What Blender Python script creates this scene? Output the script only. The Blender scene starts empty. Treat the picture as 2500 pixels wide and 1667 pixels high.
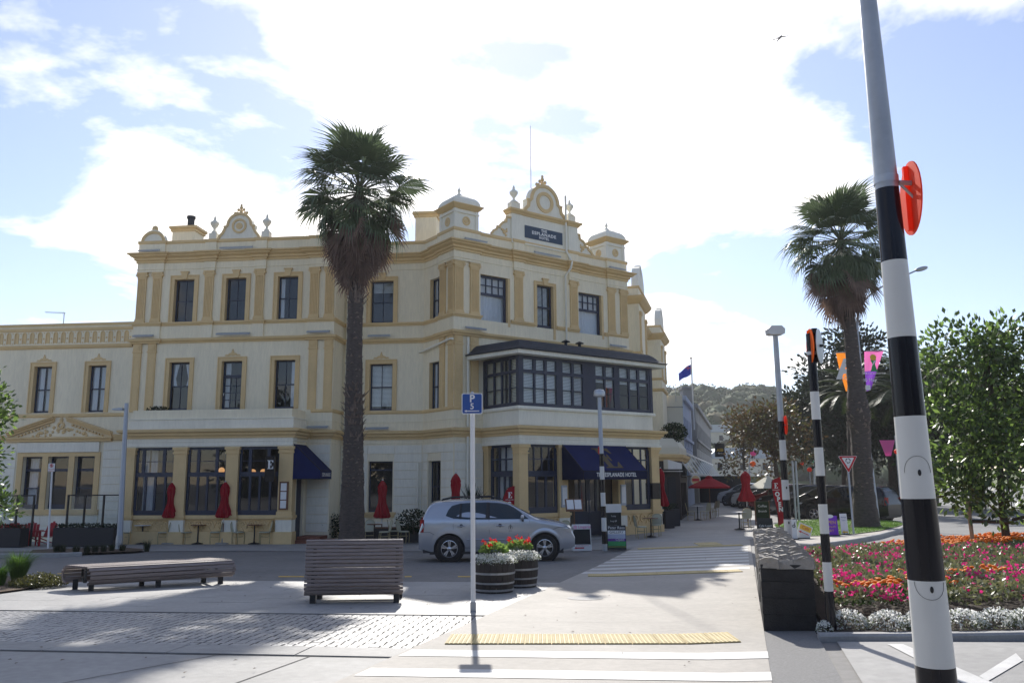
import bpy, bmesh, math, random
from mathutils import Vector, Matrix, noise
scene = bpy.context.scene
col = scene.collection
RN = random.Random(11)
PI = math.pi
def rad(a): return math.radians(a)

# ------------------------------------------------------------------ camera
CH = 1.62
PITCH, ROLL = rad(9.59), rad(-0.39)
FPX = 2000.0
_r = Vector((1, 0, 0)); _f = Vector((0, math.cos(PITCH), math.sin(PITCH))); _u = Vector((0, -math.sin(PITCH), math.cos(PITCH)))
CR = _r*math.cos(ROLL)+_u*math.sin(ROLL); CU = -_r*math.sin(ROLL)+_u*math.cos(ROLL); CF = _f
cam = bpy.data.cameras.new('camera'); cam.sensor_width = 36; cam.sensor_fit = 'HORIZONTAL'; cam.lens = 28.8
cam.clip_start = 0.1; cam.clip_end = 3000
camo = bpy.data.objects.new('camera', cam); col.objects.link(camo)
m = Matrix((CR, CU, -CF)).transposed().to_4x4(); m.translation = (0, 0, CH)
camo.matrix_world = m; scene.camera = camo

# ------------------------------------------------------------------ sun and sky
SUN_EL, SUN_AZ = rad(35), rad(-3.3)          # azimuth measured from +Y towards +X
sdir = Vector((math.sin(SUN_AZ)*math.cos(SUN_EL), math.cos(SUN_AZ)*math.cos(SUN_EL), math.sin(SUN_EL)))
sun = bpy.data.lights.new('sun', 'SUN'); sun.energy = 4.3; sun.angle = rad(0.53); sun.color = (1.0, 0.955, 0.88)
suno = bpy.data.objects.new('sun', sun); col.objects.link(suno)
suno.rotation_euler = (-sdir).to_track_quat('-Z', 'Y').to_euler()
world = bpy.data.worlds.new('World'); scene.world = world; world.use_nodes = True
wn, wl = world.node_tree.nodes, world.node_tree.links
wn.clear()
def N(t, **k):
    n = wn.new(t)
    for a, b in k.items(): setattr(n, a, b)
    return n
sky = N('ShaderNodeTexSky', sky_type='NISHITA', sun_disc=False, sun_elevation=SUN_EL, sun_rotation=SUN_AZ, altitude=0, air_density=1.0, dust_density=0.15, ozone_density=2.0)
tc = N('ShaderNodeTexCoord')
nv = N('ShaderNodeVectorMath', operation='NORMALIZE'); wl.new(tc.outputs['Generated'], nv.inputs[0])
sep = N('ShaderNodeSeparateXYZ'); wl.new(nv.outputs[0], sep.inputs[0])
def wm(op, a, b=None, clamp=False):
    n = N('ShaderNodeMath', operation=op); n.use_clamp = clamp
    for i, q in enumerate((a, b)):
        if q is None: continue
        if isinstance(q, (int, float)): n.inputs[i].default_value = q
        else: wl.new(q, n.inputs[i])
    return n.outputs[0]
zc = wm('ADD', wm('MAXIMUM', sep.outputs[2], 0.0), 0.16)
cx = wm('DIVIDE', sep.outputs[0], zc); cy = wm('DIVIDE', sep.outputs[1], zc)
cmb = N('ShaderNodeCombineXYZ'); wl.new(cx, cmb.inputs[0]); wl.new(cy, cmb.inputs[1])
ofs = N('ShaderNodeVectorMath', operation='ADD'); wl.new(cmb.outputs[0], ofs.inputs[0]); ofs.inputs[1].default_value = (3.45, 1.2, 0.4)
n1 = N('ShaderNodeTexNoise'); n1.inputs['Scale'].default_value = 1.5; n1.inputs['Detail'].default_value = 9; n1.inputs['Roughness'].default_value = 0.56; n1.inputs['Distortion'].default_value = 0.25
wl.new(ofs.outputs[0], n1.inputs['Vector'])
cosun = N('ShaderNodeVectorMath', operation='DOT_PRODUCT'); wl.new(nv.outputs[0], cosun.inputs[0]); cosun.inputs[1].default_value = sdir
cs = wm('MAXIMUM', cosun.outputs['Value'], 0.0)
# a broad bank of cloud hangs in front of the sun; scattered cloud elsewhere
bank = wm('MULTIPLY', wm('POWER', cs, 9.0), 0.22)
dens = wm('ADD', n1.outputs['Fac'], bank)
mask = wm('MULTIPLY', wm('SUBTRACT', dens, 0.55), 8.0, True)
mask = wm('MULTIPLY', mask, 0.93)
glow = wm('ADD', wm('MULTIPLY', wm('POWER', cs, 4.0), 8.0), 7.2)
cc = N('ShaderNodeMix', data_type='RGBA'); cc.inputs[0].default_value = 1.0
cc.blend_type = 'MULTIPLY'; cc.inputs[6].default_value = (1.05, 1.0, .94, 1)
gl = N('ShaderNodeCombineXYZ')
for i in range(3): wl.new(glow, gl.inputs[i])
wl.new(gl.outputs[0], cc.inputs[7])
# thin bright haze, strongest towards the sun
hz_ = wm('ADD', wm('MULTIPLY', wm('POWER', cs, 3.0), 1.2), 0.10)
hv = N('ShaderNodeCombineXYZ')
for i in range(3): wl.new(hz_, hv.inputs[i])
stint = N('ShaderNodeVectorMath', operation='MULTIPLY'); wl.new(sky.outputs[0], stint.inputs[0]); stint.inputs[1].default_value = (1.0, .92, .97)
hsky = N('ShaderNodeVectorMath', operation='ADD'); wl.new(stint.outputs[0], hsky.inputs[0]); wl.new(hv.outputs[0], hsky.inputs[1])
mx = N('ShaderNodeMix', data_type='RGBA'); wl.new(mask, mx.inputs[0]); wl.new(hsky.outputs[0], mx.inputs[6]); wl.new(cc.outputs[2], mx.inputs[7])
bg = N('ShaderNodeBackground'); bg.inputs[1].default_value = 0.115; wl.new(mx.outputs[2], bg.inputs[0])
wo = N('ShaderNodeOutputWorld'); wl.new(bg.outputs[0], wo.inputs[0])
scene.view_settings.view_transform = 'Standard'; scene.view_settings.look = 'None'
scene.view_settings.exposure = 0.42; scene.view_settings.gamma = 1.0; scene.view_settings.use_curve_mapping = False
scene.render.resolution_x = 1024; scene.render.resolution_y = 682

# ------------------------------------------------------------------ ground form and placing helpers
def G(x, y): return -.024*min(max(y, 0), 34)+.035*min(max(x-2, 0), 12)
def px_ray(u, v): return CR*(u-1250)+CU*(833.5-v)+CF*FPX
def gp(u, v, dz=0.0):
    """point of the ground seen at that spot of the photograph (2500 wide)"""
    d = px_ray(u, v); o = Vector((0, 0, CH)); lo, hi = 5e-4, 0.2
    t = lo
    while t < hi:
        q = o+d*t
        if q.z < G(q.x, q.y)+dz: break
        t *= 1.01
    a, b = t/1.01, t
    for i in range(30):
        c = (a+b)/2; q = o+d*c
        if q.z < G(q.x, q.y)+dz: b = c
        else: a = c
    return o+d*b
def at(u, v, Y):
    d = px_ray(u, v); return Vector((0, 0, CH))+d*(Y/d.y)
def on(x, y, dz=0): return Vector((x, y, G(x, y)+dz))

# ------------------------------------------------------------------ materials
MT = {}
def mat(name, c, rough=.6, metal=0, spec=.5, var=.0, vscale=2.0, bump=.0, bscale=40, c2=None, trans=0, coat=0, emit=None, estr=1, stretch=None, fine=0):
    m = bpy.data.materials.new(name); m.use_nodes = True
    nt = m.node_tree; nn, ll = nt.nodes, nt.links
    b = nn['Principled BSDF']; out = nn['Material Output']
    b.inputs['Base Color'].default_value = (*c, 1); b.inputs['Roughness'].default_value = rough
    b.inputs['Metallic'].default_value = metal; b.inputs['Specular IOR Level'].default_value = spec
    if coat: b.inputs['Coat Weight'].default_value = coat; b.inputs['Coat Roughness'].default_value = .05
    if emit: b.inputs['Emission Color'].default_value = (*emit, 1); b.inputs['Emission Strength'].default_value = estr
    if var or bump or c2:
        g = nn.new('ShaderNodeNewGeometry'); vec = g.outputs['Position']
        if stretch:
            mp = nn.new('ShaderNodeMapping'); mp.inputs['Scale'].default_value = stretch; ll.new(vec, mp.inputs[0]); vec = mp.outputs[0]
    if var or c2:
        n = nn.new('ShaderNodeTexNoise'); n.inputs['Scale'].default_value = vscale; n.inputs['Detail'].default_value = 6; n.inputs['Roughness'].default_value = .65
        ll.new(vec, n.inputs['Vector'])
        mr = nn.new('ShaderNodeMapRange'); mr.inputs[1].default_value = .3; mr.inputs[2].default_value = .7; ll.new(n.outputs['Fac'], mr.inputs[0])
        mxn = nn.new('ShaderNodeMix'); mxn.data_type = 'RGBA'
        d = c2 if c2 else tuple(q*(1-var) for q in c)
        e = c if c2 else tuple(min(1, q*(1+var*.6)) for q in c)
        mxn.inputs[6].default_value = (*d, 1); mxn.inputs[7].default_value = (*e, 1)
        ll.new(mr.outputs[0], mxn.inputs[0]); src = mxn.outputs[2]
        if fine:
            n3 = nn.new('ShaderNodeTexNoise'); n3.inputs['Scale'].default_value = vscale*18; n3.inputs['Detail'].default_value = 3; ll.new(vec, n3.inputs['Vector'])
            mr3 = nn.new('ShaderNodeMapRange'); mr3.inputs[1].default_value = .3; mr3.inputs[2].default_value = .7; mr3.inputs[3].default_value = 1-fine; mr3.inputs[4].default_value = 1+fine; ll.new(n3.outputs['Fac'], mr3.inputs[0])
            vm = nn.new('ShaderNodeVectorMath'); vm.operation = 'SCALE'; ll.new(src, vm.inputs[0]); ll.new(mr3.outputs[0], vm.inputs['Scale']); src = vm.outputs[0]
        ll.new(src, b.inputs['Base Color'])
    if bump:
        n2 = nn.new('ShaderNodeTexNoise'); n2.inputs['Scale'].default_value = bscale; n2.inputs['Detail'].default_value = 4
        ll.new(vec, n2.inputs['Vector'])
        bp = nn.new('ShaderNodeBump'); bp.inputs['Strength'].default_value = bump; bp.inputs['Distance'].default_value = .02
        ll.new(n2.outputs['Fac'], bp.inputs['Height']); ll.new(bp.outputs[0], b.inputs['Normal'])
    if trans:
        t = nn.new('ShaderNodeBsdfTranslucent'); t.inputs[0].default_value = (*[min(1, q*1.5) for q in c], 1)
        if (var or c2): ll.new(src, t.inputs[0])
        ms = nn.new('ShaderNodeMixShader'); ms.inputs[0].default_value = trans
        ll.new(b.outputs[0], ms.inputs[1]); ll.new(t.outputs[0], ms.inputs[2]); ll.new(ms.outputs[0], out.inputs[0])
    MT[name] = m
    return m
def glassmat(name, tint, refl=1.0):
    m = bpy.data.materials.new(name); m.use_nodes = True; nn, ll = m.node_tree.nodes, m.node_tree.links
    nn.remove(nn['Principled BSDF']); out = nn['Material Output']
    t = nn.new('ShaderNodeBsdfTransparent'); t.inputs[0].default_value = (*tint, 1)
    g = nn.new('ShaderNodeBsdfGlossy'); g.inputs['Roughness'].default_value = .015; g.inputs[0].default_value = (refl, refl, refl, 1)
    n = nn.new('ShaderNodeTexNoise'); n.inputs['Scale'].default_value = .9; n.inputs['Detail'].default_value = 1
    geo = nn.new('ShaderNodeNewGeometry'); ll.new(geo.outputs['Position'], n.inputs['Vector'])
    bp = nn.new('ShaderNodeBump'); bp.inputs['Strength'].default_value = .12; bp.inputs['Distance'].default_value = .02; ll.new(n.outputs['Fac'], bp.inputs['Height']); ll.new(bp.outputs[0], g.inputs['Normal'])
    dt = nn.new('ShaderNodeVectorMath'); dt.operation = 'DOT_PRODUCT'; ll.new(geo.outputs['Normal'], dt.inputs[0]); ll.new(geo.outputs['Incoming'], dt.inputs[1])
    def mth(op, a, b=0.0):
        q = nn.new('ShaderNodeMath'); q.operation = op
        for i, w in enumerate((a, b)):
            if isinstance(w, (int, float)): q.inputs[i].default_value = w
            else: ll.new(w, q.inputs[i])
        return q.outputs[0]
    sch = mth('ADD', mth('MULTIPLY', mth('POWER', mth('SUBTRACT', 1.0, mth('ABSOLUTE', dt.outputs['Value'])), 5.0), .945), .055)
    ms = nn.new('ShaderNodeMixShader'); ll.new(sch, ms.inputs[0]); ll.new(t.outputs[0], ms.inputs[1]); ll.new(g.outputs[0], ms.inputs[2]); ll.new(ms.outputs[0], out.inputs[0])
    MT[name] = m; return m
mat('cream', (.88, .79, .585), .75, var=.10, vscale=.8, bump=.12, bscale=18, fine=.055, stretch=(1, 1, .16))
mat('cream_white', (.86, .825, .70), .75, var=.11, vscale=.9, bump=.1, bscale=18, fine=.045, stretch=(1, 1, .2))
mat('tan', (.74, .54, .27), .7, var=.10, vscale=1.2, bump=.1, bscale=20, fine=.03)
mat('navy', (.018, .028, .062), .42, var=.2, vscale=3)
mat('roofdark', (.030, .036, .048), .75, var=.35, vscale=4, bump=.5, bscale=25)
mat('greypaint', (.42, .46, .52), .45, metal=.3)
glassmat('glass', (.86, .9, .92)); glassmat('carglass', (.20, .24, .25)); glassmat('canopyglass', (.62, .72, .74))
mat('interior', (.045, .043, .045), .9)
mat('interior_warm', (.10, .075, .05), .9, var=.4, vscale=.8)
mat('curtain', (.84, .85, .88), .9, trans=.2)
mat('blind', (.84, .84, .82), .8)
mat('blind_beige', (.80, .75, .60), .8)
mat('awning_blue', (.012, .026, .165), .75, var=.15, vscale=1.5, bump=.1, bscale=6)
mat('awning_dark', (.010, .018, .085), .75)
mat('gold', (.12, .09, .045), .7)
mat('white', (.80, .80, .79), .5, var=.06, vscale=2)
mat('offwhite', (.72, .71, .68), .55, var=.08, vscale=2)
mat('black', (.012, .012, .013), .5)
mat('blackgloss', (.008, .008, .013), .22, spec=.35)
mat('signblue', (.018, .075, .31), .35)
mat('hotelblue', (.028, .055, .10), .5)
mat('red', (.42, .012, .020), .7, var=.15, vscale=4)
mat('redfabric', (.40, .006, .018), .85, var=.15, vscale=5, trans=.3)
mat('signred', (.55, .015, .02), .4)
mat('orange', (.95, .20, .01), .5, trans=.5)
mat('orange_disc', (.95, .10, .03), .5, trans=.45)
mat('orange_flat', (.90, .22, .02), .6, trans=.45)
mat('purple', (.20, .06, .42), .6, trans=.4)
mat('pink', (.80, .16, .42), .6, trans=.4)
mat('yellow', (.80, .50, .04), .6)
mat('green', (.03, .30, .09), .6)
mat('steel', (.52, .54, .56), .38, metal=.65, var=.15, vscale=6)
mat('steel_bright', (.72, .72, .74), .22, metal=.9)
mat('galv', (.46, .48, .50), .45, metal=.5, var=.15, vscale=5)
mat('reflwhite', (.66, .66, .63), .38, var=.05, vscale=3)
mat('wood_slat', (.20, .155, .135), .55, c2=(.30, .25, .235), var=.3, vscale=3, bump=.25, bscale=30, stretch=(1, 1, 8))
mat('wood_brown', (.17, .075, .035), .6, var=.3, vscale=6)
mat('wood_post', (.40, .28, .17), .7, var=.25, vscale=6, bump=.3, stretch=(8, 8, 1))
mat('barrel', (.030, .021, .017), .6, var=.45, vscale=7, bump=.3, stretch=(6, 6, .8))
mat('hoop', (.40, .41, .42), .4, metal=.6, var=.3, vscale=8)
mat('rattan', (.36, .30, .16), .6, var=.15, vscale=30)
mat('weave', (.46, .46, .35), .65, var=.12, vscale=60)
mat('concrete_pale', (.385, .355, .315), .75, var=.17, vscale=.6, bump=.12, bscale=60, fine=.07)
mat('concrete', (.33, .322, .308), .7, var=.24, vscale=.5, bump=.15, bscale=50, fine=.09)
mat('plaza', (.35, .342, .328), .62, var=.2, vscale=.8, bump=.15, bscale=50, fine=.08)
mat('road', (.185, .178, .172), .72, var=.18, vscale=.4, bump=.3, bscale=90, fine=.12)
mat('asphalt', (.22, .22, .215), .8, var=.15, vscale=.3, bump=.3, bscale=90, fine=.12)
mat('cobble', (.40, .39, .38), .45, c2=(.27, .265, .265), var=.2, vscale=6, bump=.35, bscale=35)
mat('joint', (.06, .058, .056), .85, var=.3, vscale=20)
mat('paint_white', (.62, .61, .585), .6, var=.2, vscale=3, fine=.05)
mat('paint_yellow', (.62, .40, .06), .6, var=.2, vscale=4)
mat('tactile', (.62, .49, .23), .65, var=.15, vscale=3)
mat('aggregate', (.27, .265, .26), .8, c2=(.19, .185, .18), var=.3, vscale=40, bump=.6, bscale=160)
mat('kerb', (.36, .355, .345), .75, var=.18, vscale=2, bump=.3, bscale=60, fine=.08)
mat('soil', (.045, .032, .022), .95, var=.4, vscale=10, bump=.8, bscale=40)
mat('mulch', (.14, .095, .06), .95, var=.6, vscale=30, bump=.8, bscale=60)
mat('grass', (.075, .155, .022), .85, c2=(.12, .20, .035), var=.3, vscale=3, bump=.8, bscale=70)
mat('blade', (.09, .19, .025), .6, c2=(.16, .27, .05), var=.3, vscale=2, trans=.45)
mat('basalt', (.022, .021, .022), .75, var=.45, vscale=8, bump=.6, bscale=45)
mat('coping', (.40, .365, .32), .75, c2=(.25, .23, .205), var=.4, vscale=9, bump=.8, bscale=30)
mat('palm_green', (.14, .185, .095), .42, c2=(.08, .115, .06), var=.3, vscale=2, trans=.35)
mat('palm_dry', (.27, .185, .145), .85, c2=(.16, .105, .085), var=.4, vscale=3, trans=.3)
mat('palm_stem', (.09, .095, .045), .6)
mat('palm_bark', (.115, .092, .078), .9, c2=(.055, .043, .038), var=.5, vscale=7, bump=.9, bscale=18, stretch=(1, 1, 3))
mat('palm_boot', (.30, .245, .205), .85, c2=(.13, .085, .07), var=.5, vscale=12)
mat('phoenix', (.055, .085, .018), .5, c2=(.035, .055, .015), var=.3, vscale=3, trans=.3)
mat('leaf', (.095, .145, .042), .36, c2=(.035, .065, .018), var=.4, vscale=2, trans=.33)
mat('leaf_light', (.17, .26, .06), .38, trans=.45)
mat('leaf_dark', (.036, .052, .024), .6, spec=.3, c2=(.02, .03, .016), var=.4, vscale=3, trans=.2)
mat('leaf_brown', (.13, .082, .032), .4, c2=(.075, .05, .022), var=.4, vscale=3, trans=.35)
mat('leaf_olive', (.085, .085, .026), .4, trans=.35)
mat('bronze_leaf', (.28, .26, .13), .42, spec=.8, c2=(.11, .15, .05), var=.4, vscale=9, trans=.35)
mat('marigold_leaf', (.085, .15, .045), .5, c2=(.045, .085, .028), var=.3, vscale=8, trans=.3)
mat('magenta', (.72, .03, .22), .6, trans=.35)
mat('marigold', (.88, .27, .01), .7, trans=.3)
mat('alyssum', (.85, .87, .80), .7, trans=.5)
mat('sage', (.24, .27, .15), .7, c2=(.15, .18, .09), var=.3, vscale=20, trans=.4)
mat('geranium', (.75, .015, .012), .6, trans=.3)
mat('bark', (.085, .065, .05), .9, var=.4, vscale=8, bump=.6, bscale=25)
mat('carsilver', (.52, .54, .575), .26, metal=.6, coat=.6)
mat('carblack', (.006, .006, .007), .25, coat=.35, spec=.4)
mat('carred', (.18, .008, .010), .2, coat=1.0)
mat('carwhite', (.6, .6, .6), .25, coat=1.0)
mat('cargrey', (.10, .105, .115), .25, metal=.5, coat=1.0)
mat('rubber', (.014, .014, .015), .8)
mat('plastic', (.02, .02, .022), .55)
mat('rim', (.62, .63, .65), .25, metal=.9)
mat('lamp_red', (.48, .008, .012), .15, spec=.7)
mat('lamp_clear', (.62, .66, .70), .08, metal=.6)
mat('globe', (.9, .45, .18), .5, emit=(1.0, .50, .20), estr=.5)
mat('chalk', (.02, .024, .024), .8)
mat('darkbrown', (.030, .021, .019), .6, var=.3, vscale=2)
mat('brick', (.22, .085, .055), .8, var=.3, vscale=8)
mat('bldg_white', (.66, .67, .70), .8, var=.08, vscale=.5)
mat('bldg_cream', (.66, .62, .50), .8, var=.08, vscale=.5)
mat('bldg_blue', (.42, .47, .60), .8, var=.08, vscale=.5)
mat('bldg_grey', (.33, .325, .31), .85, var=.2, vscale=.5)
mat('tinroof', (.40, .44, .47), .5, metal=.3)
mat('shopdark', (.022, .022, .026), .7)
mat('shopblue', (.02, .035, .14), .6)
mat('hillgrass', (.115, .155, .04), .9, c2=(.16, .18, .06), var=.3, vscale=.05)
mat('hilltree', (.075, .105, .036), .95, c2=(.034, .052, .02), var=.4, vscale=.35, bump=1.0, bscale=1.2)
mat('hilltree_brown', (.12, .105, .042), .95, c2=(.07, .07, .03), var=.4, vscale=.35, bump=1.0, bscale=1.2)
mat('hedge', (.022, .042, .014), .8, spec=.2, c2=(.012, .026, .009), var=.4, vscale=8)
mat('skin', (.55, .32, .24), .55)
mat('hair', (.60, .45, .28), .6)
mat('denim', (.05, .07, .13), .8)
mat('shirt', (.55, .40, .42), .8)
mat('feather', (.30, .29, .29), .7)
mat('flagblue', (.012, .02, .16), .7, trans=.3)

# ------------------------------------------------------------------ mesh helpers
class MB:
    def __init__(s): s.v = []; s.f = []; s.mi = []; s.k = 0
    def add(s, vs, fs, M=None):
        o = len(s.v)
        s.v += [tuple(M @ Vector(v)) for v in vs] if M is not None else [tuple(v) for v in vs]
        s.f += [tuple(i+o for i in f) for f in fs]; s.mi += [s.k]*len(fs); return s
    def box(s, x0, x1, y0, y1, z0, z1, M=None):
        return s.add([(x0, y0, z0), (x1, y0, z0), (x1, y1, z0), (x0, y1, z0), (x0, y0, z1), (x1, y0, z1), (x1, y1, z1), (x0, y1, z1)],
                     [(0, 3, 2, 1), (4, 5, 6, 7), (0, 1, 5, 4), (1, 2, 6, 5), (2, 3, 7, 6), (3, 0, 4, 7)], M)
    def bbox(s, x0, x1, y0, y1, z0, z1, b=.01, M=None):
        """box with chamfered vertical and top edges"""
        P = [(x0+b, y0), (x1-b, y0), (x1, y0+b), (x1, y1-b), (x1-b, y1), (x0+b, y1), (x0, y1-b), (x0, y0+b)]
        Q = [(x0+b, y0+b), (x1-b, y0+b), (x1-b, y0+b), (x1-b, y1-b), (x1-b, y1-b), (x0+b, y1-b), (x0+b, y1-b), (x0+b, y0+b)]
        vs = [(x, y, z0) for x, y in P]+[(x, y, z1-b) for x, y in P]+[(x0+b, y0+b, z1), (x1-b, y0+b, z1), (x1-b, y1-b, z1), (x0+b, y1-b, z1)]
        fs = [(i, (i+1) % 8, (i+1) % 8+8, i+8) for i in range(8)]
        fs += [(16, 17, 18, 19), (8, 9, 17, 16), (9, 10, 17), (10, 11, 18, 17), (11, 12, 18), (12, 13, 19, 18), (13, 14, 19), (14, 15, 16, 19), (15, 8, 16), tuple(range(7, -1, -1))]
        return s.add(vs, fs, M)
    def prism(s, poly, y0, y1, M=None):
        """polygon in x,z extruded along y"""
        n = len(poly)
        vs = [(x, y0, z) for x, z in poly]+[(x, y1, z) for x, z in poly]
        fs = [tuple(range(n)), tuple(range(2*n-1, n-1, -1))]+[(i, i+n, (i+1) % n+n, (i+1) % n) for i in range(n)]
        return s.add(vs, fs, M)
    def zprism(s, poly, z0, z1, M=None):
        n = len(poly)
        vs = [(x, y, z0) for x, y in poly]+[(x, y, z1) for x, y in poly]
        fs = [tuple(range(n-1, -1, -1)), tuple(range(n, 2*n))]+[(i, (i+1) % n, (i+1) % n+n, i+n) for i in range(n)]
        return s.add(vs, fs, M)
    def cyl(s, p0, p1, r0, r1=None, n=12, cap=True, M=None):
        r1 = r0 if r1 is None else r1
        return s.tube([p0, p1], [r0, r1], n, cap, M)
    def tube(s, pts, r, n=8, cap=True, M=None):
        pts = [Vector(p) for p in pts]; rs = r if isinstance(r, (list, tuple)) else [r]*len(pts)
        vs = []; up = None
        for i, p in enumerate(pts):
            d = (pts[min(i+1, len(pts)-1)]-pts[max(i-1, 0)]).normalized()
            if up is None: up = Vector((0, 0, 1)) if abs(d.z) < .9 else Vector((1, 0, 0))
            a = d.cross(up).normalized(); b = a.cross(d).normalized(); up = b
            vs += [p+(a*math.cos(2*PI*k/n)+b*math.sin(2*PI*k/n))*rs[i] for k in range(n)]
        fs = [(i*n+k, i*n+(k+1) % n, (i+1)*n+(k+1) % n, (i+1)*n+k) for i in range(len(pts)-1) for k in range(n)]
        if cap: fs += [tuple(range(n-1, -1, -1)), tuple(range((len(pts)-1)*n, len(pts)*n))]
        return s.add(vs, fs, M)
    def lathe(s, prof, n=20, M=None, cap=True):
        vs = [(r*math.cos(2*PI*k/n), r*math.sin(2*PI*k/n), z) for r, z in prof for k in range(n)]
        fs = [(i*n+k, i*n+(k+1) % n, (i+1)*n+(k+1) % n, (i+1)*n+k) for i in range(len(prof)-1) for k in range(n)]
        if cap: fs += [tuple(range(n-1, -1, -1)), tuple(range((len(prof)-1)*n, len(prof)*n))]
        return s.add(vs, fs, M)
    def ring(s, cx, cz, r0, r1, y0, y1, n=24, a0=0, a1=2*PI, M=None):
        """flat ring standing in the x,z plane"""
        full = abs(a1-a0-2*PI) < 1e-6; k = n if full else n+1
        P = [(math.cos(a0+(a1-a0)*i/n), math.sin(a0+(a1-a0)*i/n)) for i in range(k)]
        vs = [(cx+c*r, y, cz+q*r) for c, q in P for r, y in ((r0, y0), (r1, y0), (r1, y1), (r0, y1))]
        fs = []
        for i in range(n):
            j = (i+1) % k
            fs += [(4*i+a, 4*i+(a+1) % 4, 4*j+(a+1) % 4, 4*j+a) for a in range(4)]
        if not full: fs += [(3, 2, 1, 0), (4*n, 4*n+1, 4*n+2, 4*n+3)]
        return s.add(vs, fs, M)
    def sphere(s, c, r, n=12, m=8, sc=(1, 1, 1)):
        vs = [(c[0]+r*sc[0]*math.sin(PI*i/m)*math.cos(2*PI*k/n), c[1]+r*sc[1]*math.sin(PI*i/m)*math.sin(2*PI*k/n), c[2]+r*sc[2]*math.cos(PI*i/m)) for i in range(m+1) for k in range(n)]
        return s.add(vs, [(i*n+k, (i+1)*n+k, (i+1)*n+(k+1) % n, i*n+(k+1) % n) for i in range(m) for k in range(n)])
    def mesh(s, name, mats, smooth=None):
        me = bpy.data.meshes.new(name); me.from_pydata(s.v, [], s.f)
        for q in (mats if isinstance(mats, (list, tuple)) else [mats]): me.materials.append(MT[q] if isinstance(q, str) else q)
        if any(s.mi): me.polygons.foreach_set('material_index', s.mi)
        me.update()
        if smooth is not None:
            me.polygons.foreach_set('use_smooth', [True]*len(me.polygons))
            if smooth < 180: me.set_sharp_from_angle(angle=rad(smooth))
        return me
    def build(s, name, mats, parent=None, M=None, smooth=None, kind=None):
        return inst(name, s.mesh(name, mats, smooth), parent, M, kind)
def inst(name, me, parent=None, M=None, kind=None):
    o = bpy.data.objects.new(name, me); col.objects.link(o)
    if parent is not None: o.parent = parent
    if M is not None: o.matrix_local = M
    if kind: o['kind'] = kind
    return o
def T(x, y, z): return Matrix.Translation((x, y, z))
def RZ(a): return Matrix.Rotation(a, 4, 'Z')
def RX(a): return Matrix.Rotation(a, 4, 'X')
def RY(a): return Matrix.Rotation(a, 4, 'Y')
def thing(name, label, cat, loc=(0, 0, 0), rz=0, group=None):
    o = bpy.data.objects.new(name, None); col.objects.link(o); o.empty_display_size = .2
    o.location = loc; o.rotation_euler = (0, 0, rz); o['label'] = label; o['category'] = cat
    if group: o['group'] = group
    return o
def tag(o, label, cat, group=None):
    o['label'] = label; o['category'] = cat
    if group: o['group'] = group
    return o
def copy_tree(o, parent=None):
    c = o.copy(); col.objects.link(c); c.parent = parent
    for ch in list(o.children): copy_tree(ch, c)
    return c
def dup(o, loc, rz, label=None, group=None):
    c = copy_tree(o); c.location = loc; c.rotation_euler = (0, 0, rz)
    if label: c['label'] = label
    if group: c['group'] = group
    return c
def dirM(p, d, up=Vector((0, 0, 1))):
    """matrix with local x along d"""
    x = Vector(d).normalized(); y = up.cross(x)
    if y.length < 1e-4: y = Vector((0, 1, 0))
    y.normalize(); z = x.cross(y)
    M = Matrix((x, y, z)).transposed().to_4x4(); M.translation = p; return M
_txt = {}
def text_mesh(t, size, ext=.004, cx='CENTER', sx=1.0, bold=0.0, material='white', sp=1.0):
    """lettering as a mesh lying in x,z facing -y"""
    key = (t, size, ext, cx, sx, bold, material, sp)
    if key in _txt: return _txt[key]
    cu = bpy.data.curves.new('letters', 'FONT'); cu.body = t; cu.size = size; cu.extrude = ext; cu.align_x = cx; cu.align_y = 'CENTER'; cu.offset = bold; cu.resolution_u = 3; cu.space_character = sp
    ob = bpy.data.objects.new('letters', cu); col.objects.link(ob)
    dg = bpy.context.evaluated_depsgraph_get(); me = bpy.data.meshes.new_from_object(ob.evaluated_get(dg))
    bpy.data.objects.remove(ob); bpy.data.curves.remove(cu)
    me.transform(RX(PI/2) @ Matrix.Diagonal((sx, 1, 1, 1))); me.materials.clear(); me.materials.append(MT[material]); me.name = 'lettering'
    _txt[key] = me; return me
def sweep(mb, path, prof, capends=True):
    """profile (out, z) drawn along a plan path; out is to the right of travel"""
    n = len(path); offs = []
    for i in range(n):
        dirs = []
        if i > 0: dirs.append(Vector((path[i][0]-path[i-1][0], path[i][1]-path[i-1][1])).normalized())
        if i < n-1: dirs.append(Vector((path[i+1][0]-path[i][0], path[i+1][1]-path[i][1])).normalized())
        ns = [Vector((d.y, -d.x)) for d in dirs]
        if len(ns) == 1: offs.append(ns[0])
        else:
            a = ns[0]+ns[1]; a.normalize(); offs.append(a/max(.3, a.dot(ns[0])))
    k = len(prof); vs = []
    for (p, o) in zip(path, offs): vs += [(p[0]+o.x*q, p[1]+o.y*q, z) for q, z in prof]
    fs = [(i*k+j, (i+1)*k+j, (i+1)*k+j+1, i*k+j+1) for i in range(n-1) for j in range(k-1)]
    if capends: fs += [tuple(range(k)), tuple(range(n*k-1, (n-1)*k-1, -1))]
    return mb.add(vs, fs)
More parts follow.
